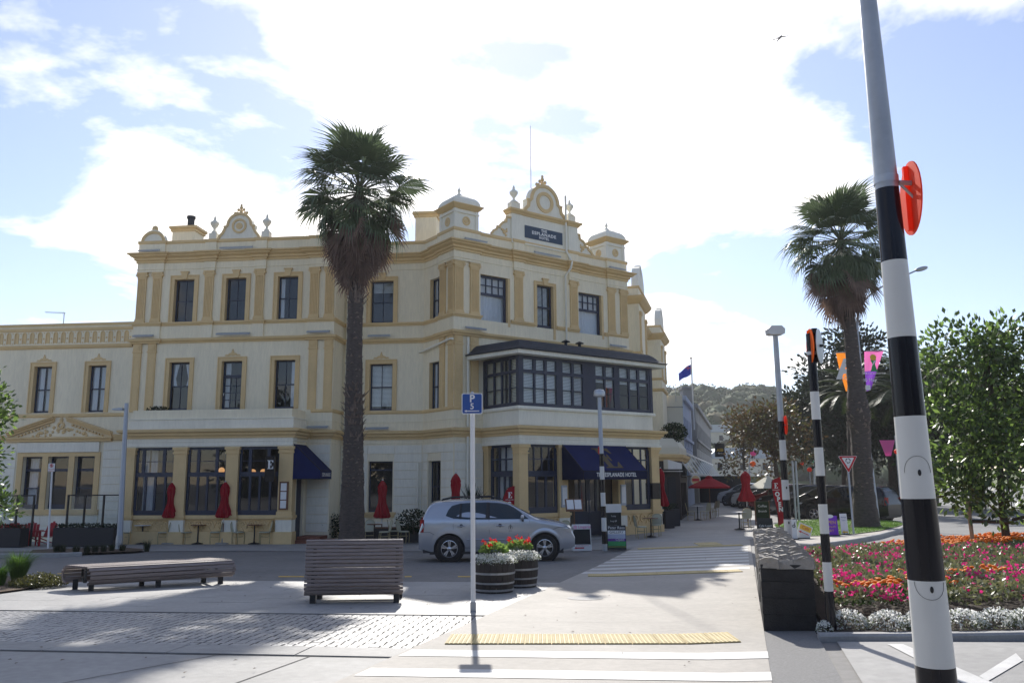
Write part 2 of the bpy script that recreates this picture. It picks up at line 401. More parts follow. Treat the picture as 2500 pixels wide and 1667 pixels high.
def sheet(name, poly, dz, material, kind='structure', parent=None, thick=0):
    """flat piece of ground that follows the fall of the site"""
    bm = bmesh.new(); vs = [bm.verts.new((x, y, 0)) for x, y in poly]; bm.faces.new(vs)
    for co, no in (((2, 0, 0), (1, 0, 0)), ((14, 0, 0), (1, 0, 0)), ((0, 34, 0), (0, 1, 0)), ((0, 0, 0), (0, 1, 0))):
        bmesh.ops.bisect_plane(bm, geom=bm.verts[:]+bm.edges[:]+bm.faces[:], plane_co=co, plane_no=no)
    for v in bm.verts: v.co.z = G(v.co.x, v.co.y)+dz
    bmesh.ops.recalc_face_normals(bm, faces=bm.faces[:])
    for f in bm.faces:
        if f.normal.z < 0: f.normal_flip()
    if thick:
        r = bmesh.ops.extrude_face_region(bm, geom=bm.faces[:])
        for v in [g for g in r['geom'] if isinstance(g, bmesh.types.BMVert)]: v.co.z -= thick
        bmesh.ops.recalc_face_normals(bm, faces=bm.faces[:])
    me = bpy.data.meshes.new(name); bm.to_mesh(me); bm.free(); me.materials.append(MT[material])
    return inst(name, me, parent, None, kind)

# ================================================================== GROUND
def LX(y): return -.03+.283*(y-13.61)          # left edge of the raised crossing platform
def RXE(y): return 3.07+.275*(y-10.52)         # right edge
sheet('road', [(-400, -400), (400, -400), (400, 900), (-400, 900)], -.03, 'road')
PA = rad(-7.5); PO = Vector((-.62, 12.35)); PU = Vector((math.cos(PA), math.sin(PA))); PV = Vector((-PU.y, PU.x))
def PP(u, v): q = PO+PU*u+PV*v; return (q.x, q.y)
def edge_u(v):
    """where a line of constant v meets the platform edge"""
    q = PO+PV*v; # q + PU*u : x = LX(y)
    return (LX(q.y)-q.x)/(PU.x-.283*PU.y)
def band(v0, v1, u0): return [PP(u0, v0), PP(edge_u(v0), v0), PP(edge_u(v1), v1), PP(u0, v1)]
sheet('concrete_apron', [(-30, -12), (LX(-12), -12), (LX(7), 7), PP(edge_u(-3.25), -3.25), PP(-30, -3.25)], -.022, 'concrete')
sheet('plaza_base', band(-3.25, 4.9, -30), -.026, 'joint')
plat = sheet('crossing_platform', [(LX(-12), -12), (RXE(-12), -12), (RXE(29.3), 29.3), (LX(30.6), 30.6)], 0, 'concrete_pale', thick=.06)
# cobbles: the 300 nearest are stones of their own, the rest one mass
cob = sheet('cobble_paving', band(-2.65, 0, -14), -.02, 'joint')
stones = []
pitch = .130; v = -2.585; row = 0
while v < -.06:
    k = int((edge_u(v)+.10)/pitch)
    while k*pitch > -9.6:
        q = PP(k*pitch+(row % 2)*.012+RN.uniform(-.005, .005), v+RN.uniform(-.005, .005)); stones.append((q[0], q[1], RN.random())); k -= 1
    v += pitch; row += 1
def cob_mesh(sd):
    r = random.Random(sd); b = MB(); h = .040
    w, d = .054+r.uniform(-.004, .004), .054+r.uniform(-.004, .004)
    lo = [(-w, -d), (w, -d), (w, d), (-w, d)]; c = .012
    vs = [(x, y, -.03) for x, y in lo]+[(x*.98+r.uniform(-.003, .003), y*.98+r.uniform(-.003, .003), h*.6-.02) for x, y in lo]+[(x*(1-c/w)*.95, y*(1-c/d)*.95, h-.035+r.uniform(-.0012, .0012)) for x, y in lo]
    fs = [(i, (i+1) % 4, (i+1) % 4+4, i+4) for i in range(4)]+[(i+4, (i+1) % 4+4, (i+1) % 4+8, i+8) for i in range(4)]+[(8, 9, 10, 11)]
    return b.add(vs, fs)
cms = [cob_mesh(i) for i in range(6)]; cmm = [c.mesh('cobble', 'cobble', 40) for c in cms]
stones.sort(key=lambda s: s[0]*s[0]+s[1]*s[1]+(0 if True else 0))
big = MB()
for i, (x, y, r) in enumerate(stones):
    k = int(r*6) % 6; M = T(x, y, G(x, y)+r*.004-.022) @ RZ(PA+(r-.5)*.07)
    if i < 300: inst('cobble', cmm[k], cob, M)
    else: big.add(cms[k].v, cms[k].f, M)
big.build('cobbles', 'cobble', cob, smooth=40, kind='stuff')
# long slabs edging the cobbles, and the slabs of the plaza
edging = sheet('edging_strip', band(-3.25, -2.65, -14), -.021, 'joint')
def slab(name, u0, u1, v0, v1, z, parent, material, g=.006, h=.05):
    P = [PP(u0+g, v0+g), PP(u1-g, v0+g), PP(u1-g, v1-g), PP(u0+g, v1-g)]
    mb = MB(); t = RN.uniform(-.0015, .0015)
    vs = [(x, y, G(x, y)+z-h) for x, y in P]+[(x, y, G(x, y)+z+t) for x, y in P]
    mb.add(vs, [(4, 5, 6, 7)]+[(i, (i+1) % 4, (i+1) % 4+4, i+4) for i in range(4)])
    return mb.build(name, material, parent)
u = edge_u(-2.95)+.35
while u > -9: slab('edging_slab', u-1.5, u, -3.22, -2.68, -.009, edging, 'concrete', .008); u -= 1.5
paving = sheet('plaza_paving', band(0, 4.9, -16), -.021, 'joint')
for r in range(8):
    v0 = .02+r*.61; v1 = min(4.88, v0+.61); u = max(edge_u(v0), edge_u(v1))+.05-(.45 if r % 2 else 0)
    if r % 2: slab('paving_slab', u, u+.45, v0, v1, -.009, paving, 'plaza', .003)
    while u > -12: slab('paving_slab', u-.9, u, v0, v1, -.009, paving, 'plaza', .003); u -= .9
# hotel footpath and the street footpath
sheet('footpath', [(-40, 31.5), (-17, 29.6), (-8, 28.7), (3.9, 27.6), (LX(30.4)+.1, 30.4), (7.9, 29.4), (9.6, 31), (13, 42), (24, 82), (16, 84), (4, 45), (-40, 45)], -.018, 'concrete')
# tactile tiles and zebra stripes
tp = [0]
def tactile(x0, y0, x1, y1, depth, n, square=False):
    base = Vector((x0, y0)); d = Vector((x1-x0, y1-y0)); L = d.length; d.normalize(); nrm = Vector((-d.y, d.x)); out = []
    root = sheet('tactile_paving', [tuple(base), tuple(base+d*L), tuple(base+d*L+nrm*depth), tuple(base+nrm*depth)], .004, 'tactile')
    w = L/n; mb = MB(); mb.box(.004, w-.004, .004, depth-.004, -.01, .003)
    nb = 6
    for i in range(nb):
        cx_ = w*(i+.5)/nb
        rows = max(2, int(depth/(w/nb)/1.6))
        for j in range(rows):
            cy_ = depth*(j+.5)/rows; a = w/nb*.36; b_ = depth/rows*.40
            mb.add([(cx_-a, cy_-b_, .003), (cx_+a, cy_-b_, .003), (cx_+a, cy_+b_, .003), (cx_-a, cy_+b_, .003), (cx_-a*.6, cy_-b_*.75, .0085), (cx_+a*.6, cy_-b_*.75, .0085), (cx_+a*.6, cy_+b_*.75, .0085), (cx_-a*.6, cy_+b_*.75, .0085)],
                   [(4, 5, 6, 7), (0, 1, 5, 4), (1, 2, 6, 5), (2, 3, 7, 6), (3, 0, 4, 7)])
    me = mb.mesh('tactile_tile', 'tactile'); ang = math.atan2(d.y, d.x)
    for i in range(n):
        q = base+d*(w*i); z0 = G(q.x, q.y); q2 = base+d*(w*(i+1)); q3 = base+nrm*depth+d*(w*i)
        ax = Vector((d.x*w, d.y*w, G(q2.x, q2.y)-z0)).normalized(); ay = Vector((nrm.x*depth, nrm.y*depth, G(q3.x, q3.y)-z0)).normalized()
        M = Matrix((ax, ay, ax.cross(ay))).transposed().to_4x4(); M.translation = (q.x, q.y, z0+.012)
        inst('tactile_tile', me, root, M)
tactile(-.80, 9.86, 2.58, 9.74, .66, 11)
tactile(1.60, 18.22, 4.86, 17.92, .50, 11)
tactile(3.94, 26.66, 7.2, 26.36, .50, 11)
tactile(6.0, 27.2, 6.75, 27.13, 1.5, 2)
def stripe(yc, w, lx=.03, rx=.12):
    a, b = yc-w/2, yc+w/2; k = .098
    def L_(y): return (LX(y)+lx, y)
    l0, l1 = (LX(a)+lx, a), (LX(b)+lx, b)
    r0 = (RXE(a-.3)-rx, a-(RXE(a)-LX(a))*k); r1 = (RXE(b-.3)-rx, b-(RXE(b)-LX(b))*k)
    sheet('crossing_stripe', [l0, r0, r1, l1], .005, 'paint_white')
for i in range(8): stripe(19.15+i*.95, .44)
for yc in (9.35, 8.35, 7.35): stripe(yc, .36, .05, .02)
for yc in (13.2, 11.65, 15.2): sheet('platform_joint', [(LX(yc), yc), (RXE(yc), yc-.3), (RXE(yc), yc-.292), (LX(yc), yc+.008)], .004, 'kerb')
# right hand side: aggregate strip, approach road with painted arrows
sheet('aggregate_strip', [(RXE(-12)+.002, -12), (RXE(-12)+.75, -12), (3.66, 10.45), (RXE(10.45)+.002, 10.45)], -.002, 'aggregate')
sheet('approach_road', [(RXE(-12)+.76, -12), (40, -12), (40, 8.2), (5.6, 9.05), (3.62, 9.62)], -.012, 'concrete')
def mark(pts, name='road_marking', mt='paint_white', dz=-.004): return sheet(name, pts, dz, mt)
def gpt(u, v): q = gp(u, v); return (q.x, q.y)
mark([gpt(2166, 1570), gpt(2205, 1570), gpt(2430, 1667), gpt(2355, 1667)])
mark([gpt(2390, 1648), gpt(2412, 1660), gpt(2497, 1610), gpt(2480, 1592)])
# yellow broken line on the road
for (a, b) in ((680, 742), (988, 1005), (1118, 1150)): mark([gpt(a, 1405), gpt(b, 1405), gpt(b, 1402.6), gpt(a, 1402.6)], 'yellow_line', 'paint_yellow', -.024)
mark([gpt(140, 1398), gpt(185, 1397), gpt(185, 1395), gpt(140, 1396)], 'yellow_line', 'paint_yellow', -.024)
# big sunlit roundabout road on the right
sheet('roundabout', [(7.2, 20.2), (60, 13), (90, 60), (40, 90), (22, 62), (17.3, 36), (15, 30), (10.2, 26.0), (8.2, 26.6)], -.012, 'asphalt')
mark([gpt(2050, 1338), gpt(2120, 1333), gpt(2218, 1320), gpt(2218, 1316.5), gpt(2120, 1329.5), gpt(2050, 1335.5)], dz=-.004)
mark([(11.5, 20.6), (40, 17.2), (40, 17.35), (11.5, 20.76)], dz=-.004)
mark([(18, 30.2), (60, 25), (60, 25.5), (18, 30.6)], dz=-.004)
# kerbs
def kerb(name, pts, h=.12, w=.15, mt='kerb'):
    mb = MB(); n = len(pts); vs = []
    for i in range(n):
        a = Vector(pts[max(i-1, 0)]); b = Vector(pts[min(i+1, n-1)]); d = (b-a).normalized(); o = Vector((d.y, -d.x)); p = Vector(pts[i])
        for q, z in ((0, -.06), (0, h-.025), (-.025, h), (-w, h), (-w, -.06)):
            r = p+o*q; vs.append((r.x, r.y, G(r.x, r.y)+z))
    fs = [(i*5+j, (i+1)*5+j, (i+1)*5+j+1, i*5+j+1) for i in range(n-1) for j in range(4)]+[(0, 1, 2, 3, 4), tuple(range(n*5-1, n*5-6, -1))]
    mb.add(vs, fs); return mb.build(name, mt, None, smooth=30, kind='structure')
# flower bed kerb: front edge swings right and rises out of the paving
bedfront = [(3.45, 9.70), (4.2, 9.52), (5.0, 9.34), (6.2, 9.15), (8, 9.0), (11, 8.9), (16, 9.0)]
kerb('kerb', bedfront, .06)
sheet('flower_bed', [(3.6, 9.85), (4.2, 9.66), (5.0, 9.48), (6.2, 9.29), (8, 9.14), (11, 9.04), (16, 9.1), (17, 18.5), (12.5, 19.4), (9, 19.7), (7.2, 19.2), (6.1, 18.5)], .06, 'soil')
kerb('kerb', [(17, 18.6), (12.5, 19.5), (9, 19.8), (7.1, 19.3), (6.2, 18.7)][::1], .12)
# grass island with the second palm
ik = [gpt(u, v) for u, v in ((1925, 1335), (1985, 1338), (2040, 1333), (2095, 1325), (2150, 1314), (2190, 1302), (2212, 1292), (2218, 1285))]
kerb('kerb', ik, .13)
isl = [(x*.995, y*1.006) for x, y in ik]
back = [gpt(u, v) for u, v in ((2200, 1277), (2130, 1273), (2020, 1272), (1940, 1275), (1885, 1283), (1850, 1292))]
sheet('island_path', isl+back+[gpt(1850, 1330)], .11, 'concrete_pale')
lawn = [gpt(u, v) for u, v in ((1945, 1318), (2020, 1316), (2090, 1312), (2150, 1304), (2190, 1294), (2206, 1287), (2190, 1280), (2120, 1276), (2000, 1275), (1930, 1279), (1890, 1288), (1905, 1303))]
sheet('lawn', lawn, .135, 'grass')
def inpoly(x, y, P):
    c = False; j = len(P)-1
    for i in range(len(P)):
        if (P[i][1] > y) != (P[j][1] > y) and x < (P[j][0]-P[i][0])*(y-P[i][1])/(P[j][1]-P[i][1])+P[i][0]: c = not c
        j = i
    return c
def rand_in(P, n, r=RN):
    xs = [p[0] for p in P]; ys = [p[1] for p in P]; out = []
    while len(out) < n:
        x, y = r.uniform(min(xs), max(xs)), r.uniform(min(ys), max(ys))
        if inpoly(x, y, P): out.append((x, y))
    return out
mb = MB()
for x, y in rand_in(lawn, 9000):
    a = RN.uniform(0, 2*PI); h = RN.uniform(.03, .08); w = .012; z = G(x, y)+.13
    mb.add([(x-w*math.cos(a), y-w*math.sin(a), z), (x+w*math.cos(a), y+w*math.sin(a), z), (x+RN.uniform(-.03, .03), y+RN.uniform(-.03, .03), z+h)], [(0, 1, 2)])
g_ = mb.build('lawn_grass', 'blade', None, kind='stuff'); tag(g_, 'short bright green grass on the traffic island', 'grass')
# planting bed at the left edge
pbed = [gpt(u, v) for u, v in ((-60, 1455), (0, 1448), (60, 1440), (130, 1428), (150, 1420), (110, 1410), (0, 1408), (-60, 1412))]
sheet('planting_bed', pbed, .03, 'mulch')
# narrow planting strip along the hotel kerb, left
strip = [gpt(u, v) for u, v in ((70, 1352), (140, 1355), (230, 1352), (330, 1348), (360, 1343), (300, 1338), (180, 1340), (80, 1344))]
sheet('planting_strip', strip, .04, 'mulch')
kerb('kerb', [gpt(u, v) for u, v in ((-60, 1360), (60, 1358), (140, 1357.5), (200, 1355))], .10)

# expansion joints and litter
for (a, b, c, d) in ((560, 1667, 860, 1560), (120, 1667, 560, 1588), (1060, 1667, 1085, 1600)):
    q0, q1 = gp(a, c if False else b), gp(c, d); e = Vector((q1.y-q0.y, q0.x-q1.x)).normalized()*.008
    sheet('apron_joint', [(q0.x-e.x, q0.y-e.y), (q0.x+e.x, q0.y+e.y), (q1.x+e.x, q1.y+e.y), (q1.x-e.x, q1.y-e.y)], -.017, 'joint') if a != 1060 else None
mb = MB(); r = random.Random(17)
for i in range(150):
    y = 7.5+r.random()**1.6*20; x = r.uniform(-9, RXE(y)); a = r.uniform(0, 6.3); w = r.uniform(.012, .035); z = G(x, y)+.012
    mb.add([(x+w*math.cos(a), y+w*math.sin(a), z), (x-w*.5*math.sin(a), y+w*.5*math.cos(a), z+.006), (x-w*math.cos(a), y-w*math.sin(a), z), (x+w*.5*math.sin(a), y-w*.5*math.cos(a), z+.004)], [(0, 1, 2, 3)])
tag(mb.build('leaf_litter', 'mulch', None, kind='stuff'), 'scattered dry leaf specks on the paving', 'litter')
for (x, y, w) in ((1.2, 14.3, .3), (-4.5, 20.6, .34), (-1.6, 10.7, .0)):
    if w: 
        o = MB(); P_ = [(x+w*math.cos(t*PI/12), y+w*math.sin(t*PI/12)) for t in range(24)]; c_ = sheet('manhole_cover', P_, .0045 if y < 15 else -.025, 'kerb')

# ================================================================== THE HOTEL
class Fr:
    """one facade: u runs left to right along the wall, out is towards the street"""
    def __init__(s, o, a): s.o = Vector((o[0], o[1])); s.a = a; s.d = Vector((math.cos(a), math.sin(a))); s.n = Vector((-s.d.y, s.d.x))
    def P(s, u, out=0): q = s.o+s.d*u-s.n*out; return (q.x, q.y)
    def M(s): return T(s.o.x, s.o.y, 0) @ RZ(s.a)
AA, CC, SS = rad(-5.6), rad(36.4), rad(74.4)
FAb = Fr((-12.317, 33.573), AA); FA = Fr(FAb.P(0, -1.59), AA); FA2 = Fr(FAb.P(0, -2.94), AA)
FD = Fr(FA2.P(8.17), CC-PI/2); FC = Fr(FD.P(2.5), CC); FDl = Fr(FC.P(1.464), CC-PI/2); FB = Fr(FDl.P(2.52), CC); FE = Fr(FC.P(10.05), SS)
hb = Vector((-5, 36, -.85)); HB = T(*(-hb))
hotel = thing('hotel_building', 'long cream and tan Victorian hotel with turreted corner block and navy windows', 'building', hb)
def HM(fr): return HB @ fr.M()
def wallmesh(u0, u1, z0, z1, holes, rev=.28, y=0.0, mb=None, M=None):
    mb = mb or MB(); us = sorted({u0, u1, *[h[0] for h in holes], *[h[1] for h in holes]}); zs = sorted({z0, z1, *[h[2] for h in holes], *[h[3] for h in holes]})
    for i in range(len(us)-1):
        for j in range(len(zs)-1):
            cu, cz = (us[i]+us[i+1])/2, (zs[j]+zs[j+1])/2
            if any(h[0] < cu < h[1] and h[2] < cz < h[3] for h in holes): continue
            mb.add([(us[i], y, zs[j]), (us[i+1], y, zs[j]), (us[i+1], y, zs[j+1]), (us[i], y, zs[j+1])], [(0, 1, 2, 3)], M)
    for a, b, c, d in holes:
        e = y+rev
        mb.add([(a, y, c), (b, y, c), (b, y, d), (a, y, d), (a, e, c), (b, e, c), (b, e, d), (a, e, d)], [(0, 4, 5, 1), (1, 5, 6, 2), (2, 6, 7, 3), (3, 7, 4, 0)], M)
    return mb
def wall(fr, u0, u1, z0, z1, holes=(), name='wall', material='cream', parent=None): return wallmesh(u0, u1, z0, z1, list(holes)).build(name, material, parent or hotel, HM(fr))
def grid(u0, u1, z0, z1, cols, rows, bar):
    """cells of a glazed panel; cols / rows are lists of inner bar positions (absolute)"""
    cu = [u0]+list(cols)+[u1]; cz = [z0]+list(rows)+[z1]; out = []
    for i in range(len(cu)-1):
        for j in range(len(cz)-1):
            out.append((cu[i]+(bar/2 if i else 0), cu[i+1]-(bar/2 if i < len(cu)-2 else 0), cz[j]+(bar/2 if j else 0), cz[j+1]-(bar/2 if j < len(cz)-2 else 0)))
    return out
def panel(name, fr, u0, u1, z0, z1, cells, y, th=.05, material='navy', glass='glass', parent=None, M=None):
    mb = wallmesh(u0, u1, z0, z1, cells, th, y)
    mb.add([(u0, y, z0), (u1, y, z0), (u1, y, z1), (u0, y, z1), (u0, y+th, z0), (u1, y+th, z0), (u1, y+th, z1), (u0, y+th, z1)], [(0, 4, 5, 1), (1, 5, 6, 2), (2, 6, 7, 3), (3, 7, 4, 0)])
    f = mb.build(name, material, parent or hotel, HM(fr) if M is None else M)
    for a, b, c, d in cells:
        q = y+th*.55; MB().add([(a, q, c), (b, q, c), (b, q, d), (a, q, d)], [(0, 1, 2, 3)]).build('pane', glass, f)
    return f
def curtain_sheet(u0, u1, z0, z1, y, material, parent, amp=.025, n=None, gather=0):
    n = n or max(6, int((u1-u0)/.035)); ph = RN.uniform(0, 6); mb = MB(); rows = 6; vs = []
    for j in range(rows+1):
        t = j/rows; w = 1-gather*(1-abs(t-.35)*1.3 if gather else 0)
        w = max(.3, min(1, w))
        for i in range(n+1):
            s = i/n; uu = u0+(u1-u0)*s*w if gather >= 0 else u1-(u1-u0)*(1-s)*max(.3, 1+gather*(1-abs(t-.35)*1.3))
            vs.append((uu, y+amp*math.sin(s*n*1.15+ph+.6*math.sin(s*7+t)), z0+(z1-z0)*t))
    fs = [(j*(n+1)+i, j*(n+1)+i+1, (j+1)*(n+1)+i+1, (j+1)*(n+1)+i) for j in range(rows) for i in range(n)]
    return mb.add(vs, fs).build('curtain', material, parent, smooth=180)
def blind(u0, u1, z0, z1, y, material, parent, pitch=.055):
    mb = MB(); z = z0
    while z < z1-.01:
        mb.add([(u0, y, z), (u1, y, z), (u1, y+.03, z+pitch*.80), (u0, y+.03, z+pitch*.80)], [(0, 1, 2, 3)]); z += pitch
    return mb.build('blind', material, parent)
def sash(fr, u0, u1, z0, z1, dress='none', y=.17, bars=1):
    mid = z0+(z1-z0)*.5; fw = .065
    cols = [u0+(u1-u0)*(i+1)/(bars+1) for i in range(bars)]
    cells = grid(u0+fw, u1-fw, z0+.10, mid-.025, cols, [], .024)+grid(u0+fw, u1-fw, mid+.025, z1-fw, cols, [], .024)
    f = panel('window', fr, u0, u1, z0, z1, cells, y)
    d = y+.10; w = u1-u0
    if dress == 'full': curtain_sheet(u0+.03, u1-.03, z0+.05, z1, d, 'curtain', f)
    elif dress == 'part': curtain_sheet(u0+.03, u0+w*.46, z0+.05, z1, d, 'curtain', f); curtain_sheet(u0+w*.54, u1-.03, z0+.05, z1, d+.02, 'curtain', f)
    elif dress == 'sides': curtain_sheet(u0+.02, u0+w*.40, mid, z1, d, 'curtain', f, gather=.5); curtain_sheet(u1-w*.40, u1-.02, mid, z1, d, 'curtain', f, gather=-.5)
    elif dress == 'left': curtain_sheet(u0+.05, u0+w*.26, z0+.05, z1, d, 'curtain', f)
    elif dress == 'right': curtain_sheet(u1-w*.28, u1-.05, z0+.05, z1, d, 'curtain', f)
    elif dress == 'half': blind(u0+.05, u1-.05, z0+(z1-z0)*.74, z1, d, 'blind', f)
    elif dress == 'blind': blind(u0+.05, u1-.05, z0+.2, z1, d, 'blind', f)
    elif dress == 'beige': blind(u0+.05, u1-.05, z0+.05, z1, d, 'blind_beige', f)
    return f
def surround(fr, u0, u1, z0, z1, w=.19, key=False, orn=False, win=None):
    mb = MB(); p = .045
    for (a, b, c, d) in ((u0-w, u0, z0, z1+w), (u1, u1+w, z0, z1+w), (u0, u1, z1, z1+w)):
        mb.box(a, b, -p, .004, c, d)
    q = .05   # raised outer fillet
    mb.box(u0-w, u0-w+q, -p-.025, -p+.001, z0, z1+w); mb.box(u1+w-q, u1+w, -p-.025, -p+.001, z0, z1+w); mb.box(u0-w+q, u1+w-q, -p-.025, -p+.001, z1+w-q, z1+w)
    c = (u0+u1)/2
    if key: mb.prism([(c-.10, z1-.0), (c+.10, z1-.0), (c+.16, z1+w+.12), (c-.16, z1+w+.12)], -p-.05, -p+.002); mb.box(c-.19, c+.19, -p-.07, .003, z1+w+.12, z1+w+.17)
    o = mb.build('surround', 'tan', hotel, HM(fr))
    # painted lining of the reveal
    MB().add([(u0+.002, -p, z0), (u0+.002, .17, z0), (u0+.002, .17, z1), (u0+.002, -p, z1)], [(0, 1, 2, 3)]).add([(u1-.002, -p, z0), (u1-.002, .17, z0), (u1-.002, .17, z1), (u1-.002, -p, z1)], [(0, 3, 2, 1)]).add([(u0, -p, z1-.002), (u1, -p, z1-.002), (u1, .17, z1-.002), (u0, .17, z1-.002)], [(0, 1, 2, 3)]).build('reveal', 'tan', o)
    if orn:
        mb = MB(); zc_ = z1+w+.05
        pts = [(-.36, 0), (-.3, .06), (-.22, .045), (-.15, .11), (-.06, .12), (-.05, .19), (0, .24), (.05, .19), (.06, .12), (.15, .11), (.22, .045), (.3, .06), (.36, 0), (.2, -.015), (.1, .02), (0, -.01), (-.1, .02), (-.2, -.015)]
        mb.prism([(c+x, zc_+z) for x, z in pts], -.035, .003); mb.sphere((c, -.02, zc_+.255), .032, 8, 6); mb.build('ornament', 'tan', o)
    return o
_pil = {}
def pil_meshes(w, h, fluted):
    key = (round(w, 2), round(h, 2), fluted)
    if key in _pil: return _pil[key]
    mb = MB(); p = .075
    if fluted:
        n = 5; pl = [(-w/2, .004), (-w/2, -p)]; m_ = .035; fwid = (w-2*m_)/n
        for i in range(n):
            a = -w/2+m_+i*fwid; pl += [(a+fwid*.18, -p), (a+fwid*.3, -p+.022), (a+fwid*.7, -p+.022), (a+fwid*.82, -p)]
        pl += [(w/2, -p), (w/2, .004)]
        mb.zprism(pl, .16, h-.30); mb.box(-w/2-.03, w/2+.03, -p-.03, .004, 0, .08); mb.box(-w/2-.015, w/2+.015, -p-.018, .004, .08, .16)
    else:
        mb.box(-w/2, w/2, -p, .004, 0, h-.40)
        for (a, b, c, d) in ((-w/2+.05, -w/2+.075, .12, h-.55), (w/2-.075, w/2-.05, .12, h-.55), (-w/2+.075, w/2-.075, .12, .145), (-w/2+.075, w/2-.075, h-.575, h-.55)): mb.box(a, b, -p-.012, -p+.001, c, d)
    sh = mb.mesh('pilaster', 'tan')
    cb = MB()
    if fluted:
        cb.box(-w/2-.01, w/2+.01, -p-.012, .004, h-.30, h-.22); cb.box(-w/2-.045, w/2+.045, -p-.055, .004, h-.075, h)
        cb.box(-w/2-.02, w/2+.02, -p-.03, .004, h-.22, h-.075)
        for s in (-1, 1): cb.cyl((s*(w/2+.012), -p-.055, h-.135), (s*(w/2+.012), .0, h-.135), .062, n=12)
    else:
        cb.box(-w/2-.03, w/2+.03, -p-.03, .004, h-.40, h-.345); cb.box(-w/2-.005, w/2+.005, -p-.005, .004, h-.345, h)
        cb.box(-w/2+.06, w/2-.06, -p-.03, -p, h-.29, h-.07); cb.box(-w/2+.11, w/2-.11, -p-.045, -p-.029, h-.24, h-.12)
    cp_ = cb.mesh('capital', 'tan', 40)
    _pil[key] = (sh, cp_); return _pil[key]
def pilaster(fr, uc, z0, z1, w=.40, fluted=True):
    a, b = pil_meshes(w, z1-z0, fluted); o = inst('pilaster', a, hotel, HM(fr) @ T(uc, 0, z0)); inst('capital', b, o); return o

# heights shared by the whole building
ZG, Z_C0, Z_C1, Z_B1, Z_F1, Z_W1, Z_B2, Z_F2, Z_W2, Z_CAP, Z_K0, Z_K1, Z_P = -.95, 3.42, 3.76, 4.52, 4.69, 6.78, 7.62, 8.56, 10.48, 10.84, 11.26, 11.68, 12.20
WA = [(-2.34), (.04), (2.40)]
f2 = [(c-.46, c+.46, Z_F2, Z_W2) for c in WA]; f1 = [(c-.46, c+.46, Z_F1, Z_W1) for c in WA]
wall(FA, -4.55, 4.52, 3.7, Z_P, f2+f1)
for (h, d) in zip(f2, ('none', 'none', 'left')): sash(FA, *h, d); surround(FA, *h, key=True)
sash(FA, *f1[0], 'sides'); sash(FA, *f1[2], 'right')
# the middle first-floor opening is a glazed door with a light above
h = f1[1]; a, b = h[0], h[1]
cells = grid(a+.10, b-.08, Z_F1+.1, 6.06, [a+.34, a+.59], [Z_F1+.42, Z_F1+.73, Z_F1+1.04], .03)+[(a+.07, b-.07, 6.2, Z_W1-.07)]
f = panel('glazed_door', FA, *h, cells, .17); curtain_sheet(a+.05, a+.28, Z_F1, Z_W1, .33, 'curtain', f); MB().cyl((a+.07, .15, 5.3), (a+.07, .15, 5.42), .012).build('door_handle', 'steel_bright', f)
for i, h in enumerate(f1): surround(FA, *h, orn=(i == 1))
for uc in (-4.31, -3.60, -1.20, 1.12, 3.60, 4.28): pilaster(FA, uc, Z_F2+.02, Z_CAP, .40)
for uc in (-4.31, -3.64, 3.63, 4.32): pilaster(FA, uc, 4.64, Z_B2, .36, False)
MB().box(-.02, .0, 0, 1.36, ZG, Z_P).add([], []).build('side_wall', 'cream', hotel, HM(FA) @ T(4.54, 0, 0))
# recessed link
hs = [(5.74, 6.77, Z_F2, Z_W2), (5.76, 6.79, Z_F1-.03, 6.72), (5.79, 6.87, .30, 2.46)]
wall(FA2, 4.50, 8.17, ZG, Z_P, hs)
sash(FA2, *hs[0], 'half'); surround(FA2, *hs[0], key=True); sash(FA2, *hs[1], 'blind'); surround(FA2, *hs[1], orn=True)
g = hs[2]; panel('window', FA2, *g, [(g[0]+.06, g[1]-.06, g[2]+.08, 2.06), (g[0]+.06, g[1]-.06, 2.12, g[3]-.06)], .2)
MB().box(5.62, 7.04, -.13, .003, .20, .30).box(5.68, 6.98, -.08, .003, .08, .20).build('window_sill', 'tan', hotel, HM(FA2))
# corner block, left return
hd = [(.50, 1.30, Z_F2-.1, 10.36), (.50, 1.34, Z_F1-.15, 6.66), (.50, 1.50, .30, 2.44)]
wall(FD, 0, 2.5, ZG, Z_P, hd)
sash(FD, *hd[0], 'full'); sash(FD, *hd[1], 'full'); sash(FD, *hd[2], 'none')
for uc in (1.62, 2.30): pilaster(FD, uc, Z_F2+.0, Z_CAP, .42)
for uc in (1.62, 2.30): pilaster(FD, uc, 4.64, Z_B2, .36, False)
for q in hd[:2]:
    MB().add([(q[0]+.002, 0, q[2]), (q[0]+.002, .17, q[2]), (q[0]+.002, .17, q[3]), (q[0]+.002, 0, q[3])], [(0, 1, 2, 3)]).build('reveal', 'tan', hotel, HM(FD))
